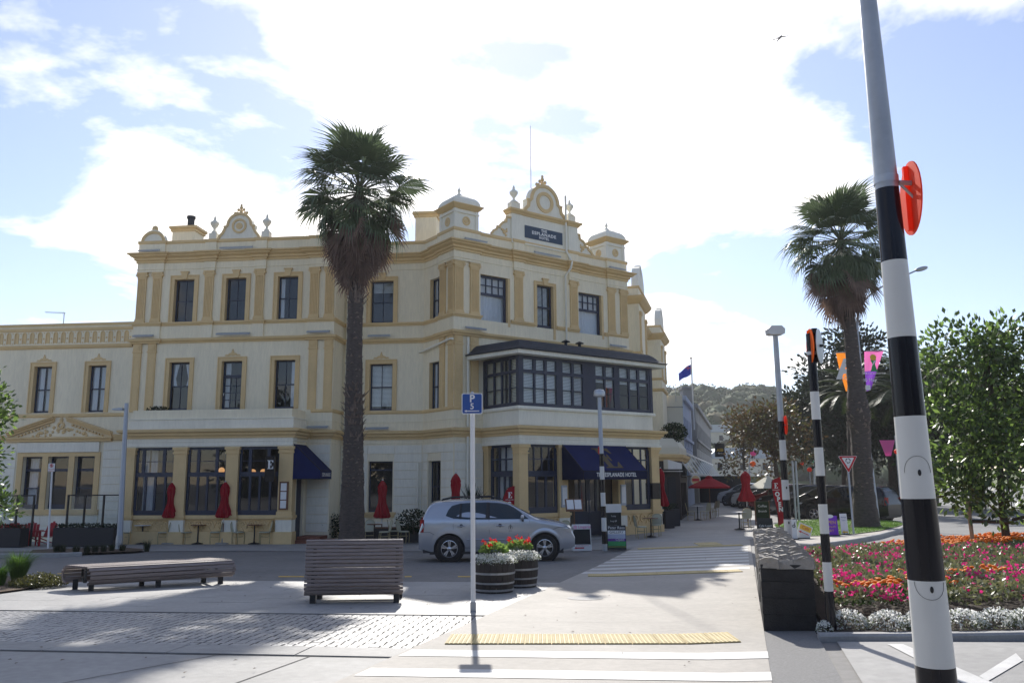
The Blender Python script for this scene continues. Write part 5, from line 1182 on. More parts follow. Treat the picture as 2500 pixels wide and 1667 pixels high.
for x in (-1.18, 0, 1.18):
    for y in (-.24, .24): MB().box(-.045, .045, -.045, .045, -.06, .19, T(x-.5*y, y, 0)).build('leg', 'plastic', b1)
    MB().box(x-.03, x+.03, -.40, .40, .18, .23).prism([(x-.02, .2), (x+.02, .2), (x+.02, .41), (x-.02, .41)], -.40, -.36).prism([(x-.02, .2), (x+.02, .2), (x+.02, .41), (x-.02, .41)], .36, .40).box(x-.02, x+.02, -.36, .36, .39, .42).build('support_frame', 'plastic', b1)
b2_ = thing('slatted_bench', 'high backed timber slat bench seen from behind, below the palm', 'bench', on(-2.60, 13.80), rad(3), 'timber benches on the plaza')
prof2 = [(.24, .13), (.12, .13), (.04, .18), (.0, .27), (.02, .42), (.10, .66), (.19, .88), (.22, .955), (.27, .985), (.33, .96), (.34, .90), (.34, .62), (.38, .50), (.46, .45), (.82, .45), (.90, .41), (.93, .33), (.91, .22), (.85, .16)]
slat_bench(b2_, prof2, 1.60, .048, .012, shear=-.14)
for x in (-.68, .68):
    for y in (.10, .72): MB().box(x-.045, x+.045, y, y+.09, -.06, .16).build('leg', 'plastic', b2_)
    MB().box(x-.025, x+.025, .06, .86, .15, .19).box(x-.025, x+.025, .08, .14, .19, .55).box(x-.025, x+.025, .18, .24, .5, .86).box(x-.025, x+.025, .32, .85, .40, .43).build('support_frame', 'plastic', b2_)
# ------------------------------------------------------------------ half barrels with flowers
def barrel(loc, r, h, label):
    o = thing('barrel_planter', label, 'planter', loc, 0, 'half barrel planters'); n = 22
    me = MB(); da = 2*PI/n; rows = [(r*.90, 0), (r*.985, h*.45), (r*1.0, h*.75), (r*.985, h)]
    vs = []
    for rr, z in rows:
        for a in (-da/2+.008, da/2-.008): vs += [(rr*math.sin(a), -rr*math.cos(a), z), ((rr-.03)*math.sin(a), -(rr-.03)*math.cos(a), z)]
    fs = []
    for i in range(3):
        a = i*4; b = a+4; fs += [(a, a+2, b+2, b), (a+1, b+1, b+3, a+3), (a, b, b+1, a+1), (a+2, a+3, b+3, b+2)]
    fs += [(0, 1, 3, 2), (12, 14, 15, 13)]
    m_ = me.add(vs, fs).mesh('stave', 'barrel')
    for k in range(n): inst('stave', m_, o, RZ(k*da))
    for z0, z1 in ((.06, .13), (.30, .36), (.62, .69)):
        def rr(z): return r*(.90+.1*min(1, z/.75)) if z < .75 else r
        MB().lathe([(rr(z0)*1.0+.012, h*z0), (rr(z1)+.012, h*z1)], 32, cap=False).build('hoop', 'hoop', o, smooth=60)
    MB().lathe([(r*.95, h-.06), (.01, h-.05)], 20, cap=False).build('soil', 'soil', o)
    return o
barrel(on(-.36, 15.45), .385, .52, 'dark half barrel planter with steel hoops nearest the parking post'); barrel(on(.10, 16.35), .375, .52, 'dark half barrel planter with steel hoops behind the front one')
# ------------------------------------------------------------------ dry stone wall
wd = Vector((.270, .963)).normalized(); wa = math.atan2(wd.y, wd.x); w0 = on(3.05, 10.46)
sw = thing('stone_wall', 'low dark basalt block wall with rough stone coping beside the crossing', 'wall', w0, 0)
SM = RZ(wa-PI/2)     # local y along the wall
WL, WW, WH = 8.5, .62, .79
sl = (G(*(Vector((3.05, 10.46))+wd*WL))-w0.z)/WL
def wz(y): return sl*y
for c in range(4):
    z0, z1 = c*WH/4, (c+1)*WH/4
    for side in (0, 1):
        y = 0; k = 0
        while y < WL-.05:
            ln = min(1.2 if (k+c) % 2 else .9, WL-y); x0, x1 = (0.0, .32) if side == 0 else (.325, WW)
            if k == 0 and side == 1: y += ln; k += 1; continue
            if k == 0: x1 = WW
            j = RN.uniform(-.006, .006); mb = MB(); mb.bbox(x0+(j if side == 0 else 0), x1+(j if side else 0), y+.002, y+ln-.002, z0+.0015-(.12 if c == 0 else 0), z1-.0015, .004)
            for i, v_ in enumerate(mb.v): mb.v[i] = (v_[0], v_[1]+(RN.uniform(-.012, .002) if v_[1] < y+.02 else 0), v_[2]+wz(v_[1]))
            mb.build('stone_block', 'basalt', sw, SM); y += ln; k += 1
y = -.03
cps = []
for k in range(8):
    r = random.Random(k+3); mb = MB(); w, t_, h_ = r.uniform(.17, .30), r.uniform(.045, .085), r.uniform(.10, .15)
    P = [(-w/2, 0), (w/2, 0), (w/2*r.uniform(.86, 1), h_*r.uniform(.7, .95)), (w*.15, h_*r.uniform(.92, 1.06)), (-w*.2, h_*r.uniform(.85, 1.0)), (-w/2*r.uniform(.86, 1), h_*r.uniform(.65, .95))]
    mb.prism(P, 0, t_); vs_ = mb.v; mb.v = [(x+r.uniform(-.006, .006), q+r.uniform(-.008, .008), z+r.uniform(-.006, .006)) for x, q, z in vs_]; cps.append((mb.mesh('coping_stone', 'coping'), w, t_))
while y < WL:                                               # coping of rough slates set on edge
    x = -.02; tt = .07
    while x < WW-.02:
        me, w, t_ = cps[RN.randrange(8)]; inst('coping_stone', me, sw, SM @ T(min(x+w/2, WW+.03-w/2), y+RN.uniform(-.02, .02), WH+wz(y)-.045+RN.uniform(-.012, .012)) @ RZ(RN.uniform(-.2, .2)) @ RX(RN.uniform(-.42, .05))); x += w*.9; tt = t_
    y += tt+.012
MB().add([(.02, .02, WH-.01), (WW-.02, .02, WH-.01), (WW-.02, WL-.02, WH-.01+wz(WL)), (.02, WL-.02, WH-.01+wz(WL))], [(0, 1, 2, 3)]).build('bedding', 'basalt', sw, SM)

# ------------------------------------------------------------------ cars
def interp(tab, x):
    if x <= tab[0][0]: return tab[0][1]
    for (a, b), (c, d) in zip(tab, tab[1:]):
        if x <= c: return b+(d-b)*(x-a)/(c-a)
    return tab[-1][1]
def smooth_interp(tab, x, h=.06): return (interp(tab, x-h)+2*interp(tab, x)+interp(tab, x+h))/4
TOP = [(0, .74), (.02, .80), (.04, .98), (.08, 1.14), (.18, 1.38), (.29, 1.56), (.46, 1.635), (1.0, 1.67), (1.7, 1.68), (2.2, 1.655), (2.52, 1.575), (2.9, 1.37), (3.30, 1.15), (3.48, 1.12), (3.9, 1.045), (4.12, .985), (4.24, .90), (4.305, .76), (4.33, .62)]
WB = (.84, 3.47)
def car_hw(x, z):
    pl = 1-.11*abs((x-2.1)/2.2)**4-.05*max(0, (x-3.6)/.73)**2
    if z < 1.12: w = .90-.05*((z-.80)/.5)**2
    else: w = .8795-(z-1.12)*.42
    return w*pl
def car_body():
    mb = MB(); L = 4.33; xs = sorted({round(L*i/72, 4) for i in range(73)} | {.84+.43*k for k in (-1, -.97, .97, 1)} | {3.47+.43*k for k in (-1, -.97, .97, 1)}); rows = 15; cols = 6; ring_ = []
    for x in xs:
        zt = smooth_interp(TOP, x); zb = .27+.10*max(0, (x-3.9)/.43)**2+.08*max(0, (.35-x)/.35)**2
        for c in WB:
            if abs(x-c) < .43: zb = max(zb, .35+math.sqrt(max(0, .43**2-(x-c)**2))*.98)
        zb = min(zb, zt-.05); pts = []
        for j in range(rows+1):
            z = zb+(zt-.035-zb)*(j/rows)**.9; w = car_hw(x, z)
            w -= .05*max(0, (z-(zt-.12))/.10)**2
            if abs(z-.62) < .2 and .2 < x < 4.1: w += .0
            if z < .55: w -= .03*((.55-z)/.3)**2
            for c in WB:
                rr = math.hypot(x-c, z-.35)
                if rr < .53: w += .018*max(0, 1-abs(rr-.46)/.07)
            pts.append((x, -w, z))
        we = -pts[-1][1]
        for i in range(1, cols+1):
            y = we*(1-i/cols); pts.append((x, -y, zt-.035+.035*math.sin(PI/2*(i/cols)**.6)))
        ring_.append(pts)
    k = rows+1+cols
    for sgn in (1, -1):
        vs = [(p[0], p[1]*sgn, p[2]) for r in ring_ for p in r]; fs = []
        for i in range(len(ring_)-1):
            for j in range(k-1):
                q = (i*k+j, (i+1)*k+j, (i+1)*k+j+1, i*k+j+1); fs.append(q if sgn > 0 else q[::-1])
        mb.add(vs, fs)
    for i, rev in ((0, False), (len(ring_)-1, True)):
        r = ring_[i]; vs = r+[(p[0], -p[1], p[2]) for p in r[::-1]]; f = tuple(range(len(vs))); mb.add(vs, [f[::-1] if not rev else f])
    return mb
def side_patch(poly, off=.006, sgn=-1):
    """flat-ish polygon laid on the body side"""
    return [(x, sgn*(car_hw(x, z)+off), z) for x, z in poly]
_wheel = {}
def wheel_meshes():
    if _wheel: return _wheel
    mb = MB(); mb.lathe([(.205, -.095), (.32, -.105), (.345, -.085), (.352, -.04), (.352, .04), (.345, .085), (.32, .105), (.205, .095)], 36, RX(PI/2), cap=False); _wheel['tyre'] = mb.mesh('tyre', 'rubber', 50)
    mb = MB(); mb.lathe([(.225, -.10), (.222, -.085), (.205, -.06), (.2, .05)], 36, RX(PI/2), cap=False); mb.lathe([(.225, .085), (.23, .10), (.212, .103), (.208, .085)], 36, RX(PI/2), cap=False)
    for k in range(5):
        for da in (-.15, .15):
            a = k*2*PI/5+PI/2; p0 = Vector((math.cos(a)*.04, -.085, math.sin(a)*.04)); p1 = Vector((math.cos(a+da)*.213, -.088, math.sin(a+da)*.213)); d = (p1-p0).normalized(); n_ = Vector((-d.z, 0, d.x))
            vs = []
            for p, w in ((p0, .018), (p1, .022)):
                vs += [p+n_*w, p-n_*w, p-n_*w+Vector((0, .03, 0)), p+n_*w+Vector((0, .03, 0))]
            mb.add(vs, [(0, 1, 5, 4), (1, 2, 6, 5), (2, 3, 7, 6), (3, 0, 4, 7), (0, 3, 2, 1), (4, 5, 6, 7)])
    mb.lathe([(.055, .06), (.06, .085), (.045, .095), (.0, .097)], 16, RX(PI/2)); _wheel['rim'] = mb.mesh('rim', 'rim', 40)
    mb = MB(); mb.lathe([(.2, -.03), (.2, .03)], 24, RX(PI/2)); _wheel['disc'] = mb.mesh('brake_disc', 'plastic')
    return _wheel
def make_car(label, paint, loc, rz, group=None, full=True):
    o = thing('car', label, 'car', loc, rz, group); C = T(-2.16, 0, 0)
    car_body().build('body', paint, o, C, smooth=38)
    MB().box(.12, 4.0, -.78, .78, .24, .42).box(.3, 4.0, -.80, .80, .20, .26).build('underbody', 'plastic', o, C)
    for sgn, nm in ((-1, 'a'), (1, 'b')):
        W = [(.735, 1.235), (.80, 1.38), (.90, 1.50), (1.14, 1.567), (1.50, 1.588), (1.87, 1.592), (2.20, 1.575), (2.45, 1.535), (2.62, 1.452), (2.78, 1.343), (3.03, 1.135), (1.94, 1.132), (1.3, 1.138), (.95, 1.165)]
        vs = side_patch(W, .007, sgn); fs = [tuple(range(len(W)))]; MB().add(vs, fs if sgn > 0 else [fs[0][::-1]]).build('window_glass', 'carglass', o, C)
        for P in ([(1.83, 1.135), (1.95, 1.132), (1.955, 1.591), (1.87, 1.592)], [(1.10, 1.15), (1.17, 1.145), (1.19, 1.57), (1.135, 1.566)]):
            vs = side_patch(P, .010, sgn); MB().add(vs, [(0, 1, 2, 3) if sgn > 0 else (3, 2, 1, 0)]).build('pillar', 'plastic', o, C)
        if full:
            def line(pts, w=.004, m_='plastic', nm_='door_gap'): return MB().tube([(x, sgn*(car_hw(x, z)+.001), z) for x, z in pts], w, 5).build(nm_, m_, o, C)
            line([(1.93, 1.13), (1.935, .8), (1.93, .36)]); line([(3.06, 1.10), (3.03, .7), (3.0, .36)]); line([(.96, 1.16), (.94, .98), (.95, .85), (1.15, .72), (1.27, .5), (1.28, .36)]); line([(.96, .38), (1.4, .37), (3.0, .37)])
            line([(3.70, .84), (3.85, .90), (4.1, .905)], .006, 'plastic', 'bumper_gap'); line([(.03, .80), (.30, .80), (.42, .74)], .005, 'plastic', 'bumper_gap')
            line([(1.32, .60), (2.0, .592), (3.0, .585)], .018, paint, 'side_moulding')
            for hx in (1.05, 2.12):
                MB().tube([(hx, sgn*(car_hw(hx, .96)+.018), .955), (hx+.06, sgn*(car_hw(hx, .96)+.03), .96), (hx+.17, sgn*(car_hw(hx, .96)+.03), .96), (hx+.23, sgn*(car_hw(hx, .96)+.018), .955)], .017, 6).build('door_handle', paint, o, C)
                MB().sphere((hx+.115, sgn*(car_hw(hx, .96)-.005), .965), .05, 10, 6, (1.1, .3, 1)).build('handle_cup', 'plastic', o, C)
        mi = MB().sphere((0, 0, 0), .10, 12, 8, (.55, 1.05, .72)).build('mirror', paint, o, C @ T(2.84, sgn*1.0, 1.19), smooth=60); MB().box(-.02, .03, -.02, .02, -.06, .02).build('mirror_arm', 'plastic', mi, T(.02, -sgn*.09, -.06))
        L_ = [(.07, 1.14), (.15, 1.14), (.16, .95), (.145, .80), (.05, .80)]
        MB().add([(x-.012, sgn*(car_hw(x, z)+.004), z) for x, z in L_]+[(.02+(1.14-z)*-.0, sgn*(car_hw(x, z)-.16), z) for x, z in L_[::-1]], [tuple(range(10)), tuple(range(9, -1, -1))]).build('tail_lamp', 'lamp_red', o, C)
        Hh = [(3.98, .955), (4.10, .93), (4.20, .86), (4.245, .78), (4.10, .785), (4.02, .86)]
        MB().add([(x+.004, sgn*(car_hw(x, z)+.008), z) for x, z in Hh]+[(x+.10, sgn*(car_hw(x, z)-.22), z+.015) for x, z in Hh[::-1]], [tuple(range(12)), tuple(range(11, -1, -1))]).build('headlight', 'lamp_clear', o, C)
        if full:
            MB().tube([(.62, sgn*.60, 1.655), (.95, sgn*.615, 1.725), (2.0, sgn*.61, 1.735), (2.35, sgn*.585, 1.66)], .020, 6).build('roof_rail', 'plastic', o, C)
        for wx in WB:
            wm_ = wheel_meshes(); w = inst('wheel', wm_['disc'], o, C @ T(wx, sgn*.775, .352) @ (Matrix.Identity(4) if sgn < 0 else RZ(PI))); inst('tyre', wm_['tyre'], w); inst('rim', wm_['rim'], w)
            MB().lathe([(.43, -.0), (.43, .3)], 24, RX(PI/2), True).build('wheel_well', 'rubber', o, C @ T(wx, sgn*.80 if sgn < 0 else .80-.3+.0, .36) @ (T(0, .3, 0) if sgn < 0 else T(0, .3, 0)))
    ws = [(2.57, 1.528), (2.75, 1.425), (3.0, 1.285), (3.24, 1.157)]
    vs = [(x, s*(car_hw(x, z)*k-.03), z+.012+.03*math.cos(s*1.2)*0) for x, z in ws for s, k in ((-1, .97), (-.5, .97), (0, .97), (.5, .97), (1, .97))]
    vs = [(x, y, smooth_interp(TOP, x)+.006-.03*(abs(y)/.8)**2) for x, y, z in vs]
    MB().add(vs, [(i*5+j, (i+1)*5+j, (i+1)*5+j+1, i*5+j+1) for i in range(3) for j in range(4)]).build('windscreen', 'carglass', o, C, smooth=180)
    rw = [(.20, 0), (.30, 0), (.44, 0)]
    vs = [(x-.006, s*(car_hw(x, smooth_interp(TOP, x))*.88), smooth_interp(TOP, x)+.006-.03*(abs(s)*.9)**2) for x, z in rw for s in (-1, -.5, 0, .5, 1)]
    MB().add(vs, [(i*5+j, i*5+j+1, (i+1)*5+j+1, (i+1)*5+j) for i in range(2) for j in range(4)]).build('rear_window', 'carglass', o, C, smooth=180)
    return o
silver = make_car('silver compact SUV parked side-on in front of the hotel corner', 'carsilver', on(-.50, 24.03), rad(4.0))
C = T(-2.16, 0, 0); em = MB(); yy = -(car_hw(2.5, .9)+.003)
mb = MB(); mb.ring(2.52, .905, .052, .060, yy-.004, yy, 20, -.9, PI+.9); mb.ring(2.52, .905, .012, .02, yy-.004, yy, 12); mb.box(2.515, 2.525, yy-.004, yy, .86, .95); mb.prism([(2.51, .972), (2.53, .972), (2.53, .99), (2.51, .99)], yy-.004, yy); mb.box(2.47, 2.57, yy-.004, yy, .815, .825); mb.build('door_emblem', 'black', silver, C)
MB().box(1.2, 2.1, -.50, -.46, 1.728, 1.748).build('roof_bar', 'steel_bright', silver, C)

# ================================================================== PLANTS
def rnd_unit(r):
    z = r.uniform(-1, 1); a = r.uniform(0, 2*PI); s = math.sqrt(1-z*z); return Vector((s*math.cos(a), s*math.sin(a), z))
# ---- fan palm fronds: local x runs out along the stalk, blade opens in the x,y plane
def fan_frond(seed, stalk, blade, spread, nseg=26, droop=.35, fold=.35, mats=('palm_stem', 'palm_green'), split=.64):
    r = random.Random(seed); mb = MB()
    st = [(stalk*t, 0, -.10*stalk*t*t) for t in (0, .33, .66, 1)]
    mb.tube(st, [.035, .024, .018, .014], 5)
    hub = Vector(st[-1]); sl = -.2
    mb.k = 1
    for i in range(nseg):
        s = (i+.5)/nseg*2-1; a = s*spread; L = blade*(1-.30*abs(s)**1.5)*r.uniform(.88, 1.08); da = spread/nseg*1.05
        tip = droop*r.uniform(.6, 1.5)
        def pt(t, lat):
            # pleat: fold up towards the sides
            w = a+lat; x = math.cos(w)*L*t; y = math.sin(w)*L*t
            z = sl*x+fold*abs(y)*.5-tip*max(0, t-.45)**2*L*2.2; y *= 1-.25*max(0, t-.5)
            return hub+Vector((x, y, z))
        mid = split+r.uniform(-.05, .05)
        vs = [hub, pt(mid, -da), pt(mid, da), pt(mid, 0)+Vector((0, 0, .012)), pt(.80, -da*.30), pt(.80, da*.30), pt(1.0+.05*r.random(), 0)]
        mb.add(vs, [(0, 1, 3), (0, 3, 2), (1, 4, 3), (3, 5, 2), (3, 4, 5), (4, 6, 5)])
    return mb.mesh('frond', list(mats))
GREEN = [fan_frond(i, 1.10+.1*i, 1.16, rad(115), 30, .34+.14*i, .22) for i in range(3)]+[fan_frond(9, 1.2, 1.15, rad(98), 28, .85, .15)]
DRY = [fan_frond(20+i, .95+.15*i, 1.1, rad(52+9*i), 24, .16, .8, ('palm_dry', 'palm_dry'), .5) for i in range(4)]
def palm_frond_set(tree, hub, live, dead, seed, sc=1.0, updeg=(85, -25), skirt=1.0):
    r = random.Random(seed); ga = 2.39996
    for i in range(live):
        t = (i+.5)/live; el = rad(updeg[0]+(updeg[1]-updeg[0])*t**.85+r.uniform(-6, 6)); az = i*ga+r.uniform(-.2, .2)
        d = Vector((math.cos(el)*math.cos(az), math.cos(el)*math.sin(az), math.sin(el)))
        k = 3 if (el < rad(12) and r.random() < .7) else r.randrange(3); s = sc*r.uniform(.86, 1.08)
        M = T(*(hub+Vector((0, 0, .28*(1-t))))) @ dirM(Vector((0, 0, 0)), d) @ RX(r.uniform(-.25, .25)) @ Matrix.Scale(s, 4)
        inst('frond', GREEN[k], tree, M)
    for i in range(dead):
        t = (i+.5)/dead; el = rad(-44-38*t**.6+r.uniform(-6, 6)); az = i*ga+r.uniform(-.3, .3)
        d = Vector((math.cos(el)*math.cos(az), math.cos(el)*math.sin(az), math.sin(el)))
        M = T(*(hub+Vector((0, 0, -.05-1.0*t*skirt)))) @ dirM(Vector((0, 0, 0)), d) @ RX(r.uniform(-.5, .5)) @ Matrix.Scale(sc*r.uniform(.95, 1.2), 4)
        inst('dead_frond', DRY[r.randrange(4)], tree, M)
def palm_trunk(tree, pts, rs, seed, boots, n=16):
    r = random.Random(seed); mb = MB(); P = []; Rr = []
    N_ = 90
    for i in range(N_+1):
        t = i/N_*(len(pts)-1); k = min(int(t), len(pts)-2); f = t-k; P.append(Vector(pts[k]).lerp(Vector(pts[k+1]), f)); Rr.append(rs[k]+(rs[k+1]-rs[k])*f)
    vs = []
    for p, q in zip(P, Rr):
        ph = r.uniform(0, 6)
        for a in range(n): s = q*(1+.05*math.sin(a*3+ph)+r.uniform(-.045, .045)); vs.append((p.x+s*math.cos(2*PI*a/n), p.y+s*math.sin(2*PI*a/n), p.z))
    fs = [(i*n+a, i*n+(a+1) % n, (i+1)*n+(a+1) % n, (i+1)*n+a) for i in range(N_) for a in range(n)]
    mb.add(vs, fs).build('trunk', 'palm_bark', tree, smooth=180)
    mb = MB()
    for z0, z1, cnt, ln in boots:
        for i in range(cnt):
            z = r.uniform(z0, z1); k = min(range(len(P)), key=lambda j: abs(P[j].z-z)); a = r.uniform(0, 2*PI); o = Vector((math.cos(a), math.sin(a), 0)); s = Vector((-o.y, o.x, 0)); p = P[k]+o*Rr[k]*.95; w = r.uniform(.04, .09); l = ln*r.uniform(.5, 1.3)
            tip = p+o*l*r.uniform(.35, .8)+Vector((0, 0, l*r.uniform(.4, .9)))+s*r.uniform(-.06, .06)
            mb.add([p-s*w, p+s*w, tip+s*.015, tip-s*.015, p+Vector((0, 0, .06))+o*.05], [(0, 1, 2, 3), (0, 3, 4), (1, 4, 2), (3, 2, 4)])
    if mb.v: mb.build('leaf_bases', 'palm_boot', tree, kind='stuff')
YP = 30.0
pb = on(-5.86, YP); palm = thing('palm_tree', 'tall fan palm with shaggy brown skirt in front of the hotel facade', 'palm tree', pb, 0, 'fan palms')
hub = at(877, 478, YP)-pb
pp = [at(u, v, YP)-pb for u, v in ((858, 1345), (859, 1313), (861, 1180), (863, 1063), (865, 850), (870, 691), (875, 560), (877, 482))]; pp[0].z = -.1
palm_trunk(palm, pp, [.50, .46, .40, .345, .285, .275, .24, .20], 3, [(hz(868, 745, YP)-pb.z, hz(868, 650, YP)-pb.z, 110, .40), (hz(865, 1075, YP)-pb.z, hz(865, 950, YP)-pb.z, 130, .32), (hz(865, 950, YP)-pb.z, hz(865, 745, YP)-pb.z, 120, .10), (2, hz(865, 1075, YP)-pb.z, 160, .08)])
palm_frond_set(palm, hub, 54, 62, 5, 1.14, (84, -46), 1.2)
YQ = 31.9
pb2 = on(13.42, YQ); palm2 = thing('palm_tree', 'second fan palm growing from the grass island on the right', 'palm tree', pb2, 0, 'fan palms')
hub2 = at(2052, 600, YQ)-pb2
pp = [at(u, v, YQ)-pb2 for u, v in ((2116, 1297), (2113, 1270), (2108, 1180), (2101, 1060), (2096, 1010), (2090, 950), (2081, 860), (2071, 760), (2060, 680), (2053, 610))]; pp[0].z = -.1
palm_trunk(palm2, pp, [.60, .48, .36, .36, .44, .31, .26, .23, .20, .17], 4, [(hz(2100, 1060, YQ)-pb2.z, hz(2100, 990, YQ)-pb2.z, 60, .18), (1, hz(2071, 740, YQ)-pb2.z, 200, .07)])
palm_frond_set(palm2, hub2, 58, 28, 8, 1.04, (84, -52), .8)

# ---- leafy trees
def leaf_quad(mb, p, d, n_, L, W):
    s = d.cross(n_)
    if s.length < 1e-4: s = Vector((1, 0, 0))
    s.normalize(); mb.add([p, p+d*L*.5+s*W, p+d*L, p+d*L*.5-s*W], [(0, 1, 2, 3)])
def leafy_tree(name, label, base, trunk, limbs, clumps, nleaf, L, W, mats, seed, group=None, bark='bark', cat='tree', twig=True, up=.25):
    r = random.Random(seed); o = thing(name, label, cat, base, 0, group); mb = MB()
    mb.tube([p for p, q in trunk], [q for p, q in trunk], 10)
    for pts, rs in limbs: mb.tube(pts, rs, 7)
    top = Vector(trunk[-1][0])
    if twig:
        for (c, rr, w) in clumps: mb.tube([top.lerp(Vector(c), .0), top.lerp(Vector(c), .5)+Vector((0, 0, .05)), Vector(c)], [trunk[-1][1]*.7, trunk[-1][1]*.4, .012], 5)
    mb.build('trunk', bark, o, smooth=60)
    mb = MB(); tot = sum(w for _, _, w in clumps)
    for (c, rr, w) in clumps:
        c = Vector(c); n = int(nleaf*w/tot); sub = []
        ns = max(5, n//26)
        for i in range(ns):
            d = rnd_unit(r); q = r.random()**.45; sub.append((c+Vector((d.x*rr[0], d.y*rr[1], d.z*rr[2]))*q, d))
        for i in range(n):
            sc, d0 = sub[r.randrange(ns)]; e = rnd_unit(r); p = sc+e*L*2.6*r.random()**.6
            d = (e+d0*.5+Vector((0, 0, up))+rnd_unit(r)*.4).normalized(); mb.k = 0 if r.random() < .7 else (1 if len(mats) < 3 or r.random() < .6 else 2)
            leaf_quad(mb, p, d, rnd_unit(r), L*r.uniform(.7, 1.25), W*r.uniform(.7, 1.2))
    mb.build('crown', list(mats), o); return o
YT = 18.2; tb = on(*gpt(2465, 1372)); tb = on(10.72, 18.2)
def rel(u, v, Y, b): return at(u, v, Y)-b
R_ = lambda u, v, dy=0: rel(u, v, YT+dy, tb)
leafy_tree('young_tree', 'glossy leaved young tree with tied stakes growing in the flower bed', tb,
           [(Vector((0, 0, -.1)), .10), (R_(2455, 1300), .085), (R_(2445, 1220), .075), (R_(2440, 1100), .06), (R_(2425, 1000), .045), (R_(2415, 900), .03)],
           [([R_(2452, 1270), R_(2425, 1240), R_(2395, 1215)], [.04, .03, .012]), ([R_(2447, 1230), R_(2490, 1180), R_(2540, 1120)], [.04, .03, .012])],
           [(R_(2330, 860, .2), (.75, .8, .6), 1.1), (R_(2420, 845, -.2), (.8, .8, .65), 1.2), (R_(2480, 830, .3), (.6, .7, .65), .9), (R_(2550, 880), (.8, .9, .8), 1.2), (R_(2360, 980, -.4), (.75, .8, .7), 1.2), (R_(2450, 970, .3), (.8, .9, .8), 1.2), (R_(2545, 1010, -.2), (.8, .9, .8), 1.1),
            (R_(2340, 1090, .1), (.62, .75, .65), 1.1), (R_(2420, 1100, -.5), (.75, .8, .7), 1.2), (R_(2520, 1120, .3), (.75, .8, .7), 1.1), (R_(2350, 1190, -.2), (.45, .6, .45), .8), (R_(2410, 1220, -.2), (.35, .5, .35), .5), (R_(2470, 1235, -.1), (.3, .4, .25), .25), (R_(2275, 900), (.28, .4, .4), .3), (R_(2290, 1010, .1), (.25, .4, .4), .3)],
           8200, .150, .043, ('leaf', 'leaf_light'), 21)
st = thing('tree_stake', 'pale timber tree stake left of the young trunk', 'stake', on(9.78, 17.9), 0, 'tree stakes'); MB().tube([(0, 0, -.1), (-.03, 0, 1.3)], .042, 8).build('post', 'wood_post', st, smooth=60)
st = thing('tree_stake', 'timber tree stake right of the young trunk, partly out of frame', 'stake', on(11.75, 18.1), 0, 'tree stakes'); MB().tube([(0, 0, -.1), (.03, 0, 1.3)], .042, 8).build('post', 'wood_post', st, smooth=60)
q0 = on(9.78, 17.86, .85); q1 = on(10.72, 18.08, .78); q2 = on(11.75, 18.06, 1.02)
tag(MB().tube([q0, q1], .035, 4).build('stake_tie', 'bark', None), 'brown horizontal tie between left stake and young trunk', 'tie'); tag(MB().tube([q1+Vector((.05, 0, .05)), q2], .035, 4).build('stake_tie', 'bark', None), 'brown rising tie between young trunk and right stake', 'tie')
# dark evergreens beyond the road
def big_tree(label, px, Y, wpx, hpx, mats, seed, base_v, n=6000, leaf=.34, trunk_r=.35, group='trees across the road', nclump=14, cat='tree', zlo=.38):
    b = at(px, base_v, Y); b.z = G(b.x, Y); r = random.Random(seed); k = Y/2000; W, Hh = wpx*k, hpx*k; top = Vector((0, 0, Hh)); cl = []
    for i in range(nclump):
        a = i*2.4; q = math.sqrt((i+.5)/nclump); zz = r.uniform(zlo, .92); rr = W/2*(1-abs(zz-.6)*.8)
        cl.append((Vector((math.cos(a)*q*rr*.85, math.sin(a)*q*rr*.85, Hh*zz)), (W*.19, W*.19, Hh*.13), 1))
    lim = []
    return leafy_tree('evergreen_tree' if mats[0] != 'leaf_brown' else 'autumn_tree', label, b, [(Vector((0, 0, -.2)), trunk_r), (Vector((.1, 0, Hh*.25)), trunk_r*.8), (Vector((0, .1, Hh*.5)), trunk_r*.5)], [], cl, n, leaf, leaf*.30, mats, seed, group, up=.1)
big_tree('broad dark evergreen tree behind the second palm trunk', 2075, 62, 250, 420, ('leaf_dark', 'leaf_dark'), 31, 1262, 11000, .36, .5, nclump=24)
big_tree('dark evergreen tree at the left end of the park row', 2010, 70, 150, 300, ('leaf_dark', 'leaf_dark'), 32, 1255, 7000, .36, .4, nclump=16)
big_tree('dense dark evergreen tree between second palm and tall pole', 2190, 58, 220, 340, ('leaf_dark', 'leaf_dark'), 33, 1262, 9000, .36, .5, nclump=20)
big_tree('dark evergreen tree directly behind the young tree', 2390, 52, 330, 330, ('leaf_dark', 'leaf'), 34, 1262, 11000, .34, .5, nclump=24)
big_tree('dark evergreen tree at the right edge behind the young tree', 2580, 50, 330, 330, ('leaf_dark', 'leaf'), 35, 1262, 9000, .34, .5, nclump=20)
big_tree('rust brown street tree with thin crown over the parked cars', 1900, 52, 190, 260, ('leaf_brown', 'leaf_olive'), 36, 1258, 3600, .26, .2, 'street trees', nclump=18)
big_tree('small rust brown street tree left of the lamp pole', 1822, 66, 90, 230, ('leaf_brown', 'leaf_olive'), 37, 1250, 1500, .28, .16, 'street trees', nclump=10)
